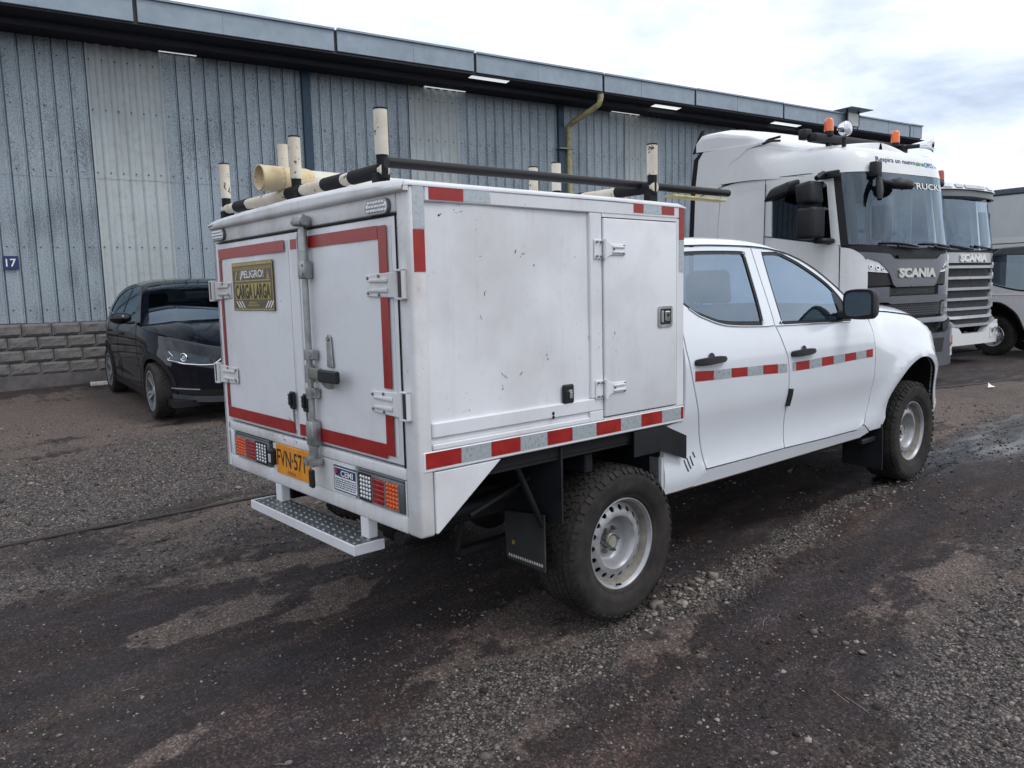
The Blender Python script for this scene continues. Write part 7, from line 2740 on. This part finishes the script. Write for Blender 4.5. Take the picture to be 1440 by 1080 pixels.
def rail_y(x):
    z = _rz(x)
    return abs(mpc(PC.s_of_x(x), z, 0)[1])


def car_top(u, t):
    z = _rz(u)
    cr_ = float(np.interp(-u, [.52, 1.2, 1.9, 2.8, 3.3], [.055, .07, .065, .06, .05]))
    return (u + .20 * (1 - t * t) * smoothstep(-1.3, -.55, u) - .12 * (1 - t * t) * smoothstep(-2.9, -3.3, u), t * rail_y(u), z + cr_ * ((1 - abs(t) ** 6) * .6 + (1 - t * t) * .4))


tt = [-1, -.97, -.93, -.86, -.7, -.5, -.25, 0, .25, .5, .7, .86, .93, .97, 1]
mb = MB().mat(M["car_navy"]).grid(car_top, np.linspace(-2.55, -1.28, 16), tt)
ux = np.linspace(-1.28, -.52, 12)
mb.grid(car_top, ux, [-1, -.97, -.93, -.89]); mb.grid(car_top, ux, [.89, .93, .97, 1])
ur = np.linspace(-3.35, -2.55, 10)
mb.grid(car_top, ur, [-1, -.95, -.88]); mb.grid(car_top, ur, [.88, .95, 1])
mb.build("roof", None, CA)
MB().mat(M["car_glass"]).grid(lambda u, t: tuple(np.array(car_top(u, t)) - np.array((0, 0, .004))), ux, [-.895, -.6, -.3, 0, .3, .6, .895]).build("windscreen", None, CA)
MB().mat(M["car_glass"]).grid(lambda u, t: tuple(np.array(car_top(u, t)) - np.array((0, 0, .004))), ur, [-.885, -.5, 0, .5, .885]).build("back_window", None, CA)
MB().mat(M["car_navy"]).box(-3.42, -3.25, -.62, .62, 1.205, 1.225, .008).build("tail_spoiler", None, CA)


fs = lambda y: (1 if y > 0 else -1) * PC.s_of_y(y)


def nose_top(s):
    """height of the bonnet edge above the point s of the outline"""
    z = .85
    for _ in range(8):
        x = mpc(s, z, 0)[0]
        z = hood_z(x)
    return z


_sC = PC.s_of_x(-.50)
_bon = {}


def car_hood(k, t):
    if t not in _bon:
        s = t * _sC if abs(t) > 1e-6 else 1e-6
        _bon[t] = mpc(s, nose_top(s), 0)
    B = _bon[t]
    zr = hood_z(-.56)
    ye = abs(mpc(PC.s_of_x(-.56), zr, 0)[1])
    tr = math.copysign(min(1, abs(t) * 1.0), t)
    Rp = (-.56 + .17 * (1 - tr * tr), tr * ye, zr + .05 * (1 - abs(tr) ** 2.6))
    x, y, z = (Rp[i] + (B[i] - Rp[i]) * k for i in range(3))
    z += .045 * math.sin(math.pi * k ** .8) * (1 - abs(t) ** 4)
    z += .012 * math.exp(-((abs(y) - .50 + .10 * k) / .07) ** 2) * math.sin(math.pi * min(1, k + .1)) ** .5 if k < .9 else 0
    return (x, y, z)


_tt = sorted(set([round(v, 4) for v in np.linspace(-1, 1, 45)]))
MB().mat(M["car_navy"]).grid(lambda k, t: car_hood(k, t) if k <= 1 else tuple(np.array(car_hood(1, t)) - np.array((0, 0, .045))), list(np.linspace(0, 1, 18)) + [1.1], _tt).build("bonnet", None, CA)
s0 = PC.s_of_x(.58)
mb = MB().mat(M["car_navy"])
mb.grid(lambda s, v: mpc(s, .22 + v * (nose_top(s if abs(s) > 1e-6 else 1e-6) - .22), .002), np.linspace(-s0 * 1.05, s0 * 1.05, 42), np.linspace(0, 1, 16))
mb.build("nose", None, CA)
MB().mat(M["mesh_black"]).patch([(fs(a), z) for a, z in ((-.34, .76), (.34, .76), (.36, .66), (.28, .46), (.20, .42), (-.20, .42), (-.28, .46), (-.36, .66))], mpc, .06, d=-.004).build("radiator_grille", None, CA)
MB().mat(M["mesh_black"]).patch([(fs(a), z) for a, z in ((-.72, .385), (.72, .385), (.66, .315), (-.66, .315))], mpc, .06, d=-.004).build("lower_intake", None, CA)
MB().mat(M["lamp_dark"]).patch([(fs(a), z) for a, z in ((-.80, .33), (-.60, .305), (.60, .305), (.80, .33), (.74, .235), (-.74, .235))], mpc, .06, d=-.012, thick=.03).build("front_skirt", None, CA)
for sd_ in (-1, 1):
    hl = MB().mat(M["window_dark"]).patch([(sd_ * PC.s_of_x(.34), .80), (sd_ * PC.s_of_y(.72), .812), (sd_ * PC.s_of_y(.52), .765), (sd_ * PC.s_of_y(.40), .715), (sd_ * PC.s_of_y(.40), .672), (sd_ * PC.s_of_y(.60), .672), (sd_ * PC.s_of_y(.74), .70), (sd_ * PC.s_of_x(.40), .75)], mpc, .04, d=-.008).build("headlight", None, CA)
    mb = MB().mat(M["chrome"])
    pts = [mpc(sd_ * s, z, -.012) for s, z in ((PC.s_of_x(.36), .735), (PC.s_of_y(.74), .692), (PC.s_of_y(.62), .664), (PC.s_of_y(.48), .654), (PC.s_of_y(.38), .656), (PC.s_of_y(.33), .69), (PC.s_of_y(.30), .715))]
    mb.tube(pts, .011, 6)
    mb.build("lamp_trim", None, hl)
    p = Vector(mpc(sd_ * PC.s_of_y(.62), .735, -.006)); q = Vector(mpc(sd_ * PC.s_of_y(.62), .735, -.014))
    m2 = MB().mat(M["chrome"])
    d_ = (q - p).normalized()
    m2.tube([p + d_ * .006 + Vector((0, 0, 1)).cross(d_) * (.042 * math.cos(a)) + Vector((0, 0, .042 * math.sin(a))) for a in np.linspace(0, 2 * math.pi, 17)], .009, 6, cap=False)
    m2.mat(M["clear_lens"]).cyl(p, q, .024, 12)
    m2.mat(M["clear_lens"]).patch([(sd_ * PC.s_of_x(.38), .79), (sd_ * PC.s_of_y(.73), .795), (sd_ * PC.s_of_y(.70), .74), (sd_ * PC.s_of_x(.42), .755)], mpc, .03, d=-.013)
    m2.build("lamp_reflector", None, hl)
    MB().mat(M["slat_grey"]).patch([(fs(sd_ * a), z) for a, z in ((.52, .39), (.74, .392), (.74, .378), (.52, .376))], mpc, .05, d=-.012).build("bumper_strip", None, CA)
mb = MB().mat(M["chassis_black"])
mb.box(-3.4, .6, -.78, .78, .19, .26)
mb.add([(-3.50, -.74, .25), (-3.50, .74, .25), (-3.52, .76, .9), (-3.42, .70, 1.13), (-3.42, -.70, 1.13), (-3.52, -.76, .9)], [(0, 1, 2, 5), (5, 2, 3, 4)], False)
mb.build("underside", None, CA)
mb = MB().mat(M["cab_inner"])
mb.box(-.95, -.5, -.68, .68, .75, 1.03, .05, 2)
for y in (-.37, .37):
    mb.box(-1.75, -1.60, y - .22, y + .22, .6, 1.22, .06, 2); mb.box(-1.74, -1.64, y - .12, y + .12, 1.24, 1.40, .04, 2)
mb.box(-2.75, -2.6, -.6, .6, .6, 1.2, .06, 2)
mb.build("cabin_interior", None, CA)
MB().mat(M["sign_blue"] if False else M["clear_lens"]).box(-1.16, -1.12, -.16, .16, 1.32, 1.42, .012).build("interior_mirror", None, CA)

# alloy wheels: five split spokes
mb = MB().mat(M["lamp_dark"])
rr = .228
mb.lathe([(rr, .09), (rr + .002, -.09), (rr + .008, -.10), (rr - .004, -.103), (rr - .014, -.094), (rr - .020, -.05), (rr - .024, .08)], 48)
mb.lathe([(rr - .02, .02), (.0, .02)], 32)
mb.mat(M["rim_silver"])
mb.lathe([(rr + .009, -.099), (rr - .003, -.104), (rr - .010, -.100)], 48)
for i in range(5):
    for dv_ in (-.16, .16):
        a = 2 * math.pi * i / 5 + dv_
        a0 = 2 * math.pi * i / 5 + dv_ * .6
        p0, p1 = Vector((.045 * math.cos(a0), -.065, .045 * math.sin(a0))), Vector(((rr - .010) * math.cos(a), -.092, (rr - .010) * math.sin(a)))
        t_ = (p1 - p0).normalized().cross(Vector((0, 1, 0)))
        P_ = []
        for p, w_ in ((p0, .017), (p1, .013)):
            for e, f in ((-1, 0), (1, 0), (1, .03), (-1, .03)):
                P_.append(p + t_ * (w_ * e) + Vector((0, f, 0)))
        mb.add(P_, [(0, 1, 5, 4), (1, 2, 6, 5), (2, 3, 7, 6), (3, 0, 4, 7)], False)
mb.lathe([(.058, -.03), (.055, -.068), (.04, -.075), (0, -.075)], 24)
CAR_R = mb.mesh("wheel")
CAR_T = tyre_mb(.327, .229, .215, 4, 40, .006, 5, False).mesh("tyre")
for x in (0, -2.725):
    add_wheel(CA, CAR_R, CAR_T, (x, -.785, .327), False, .25 + x); add_wheel(CA, CAR_R, CAR_T, (x, .785, .327), True, .1)
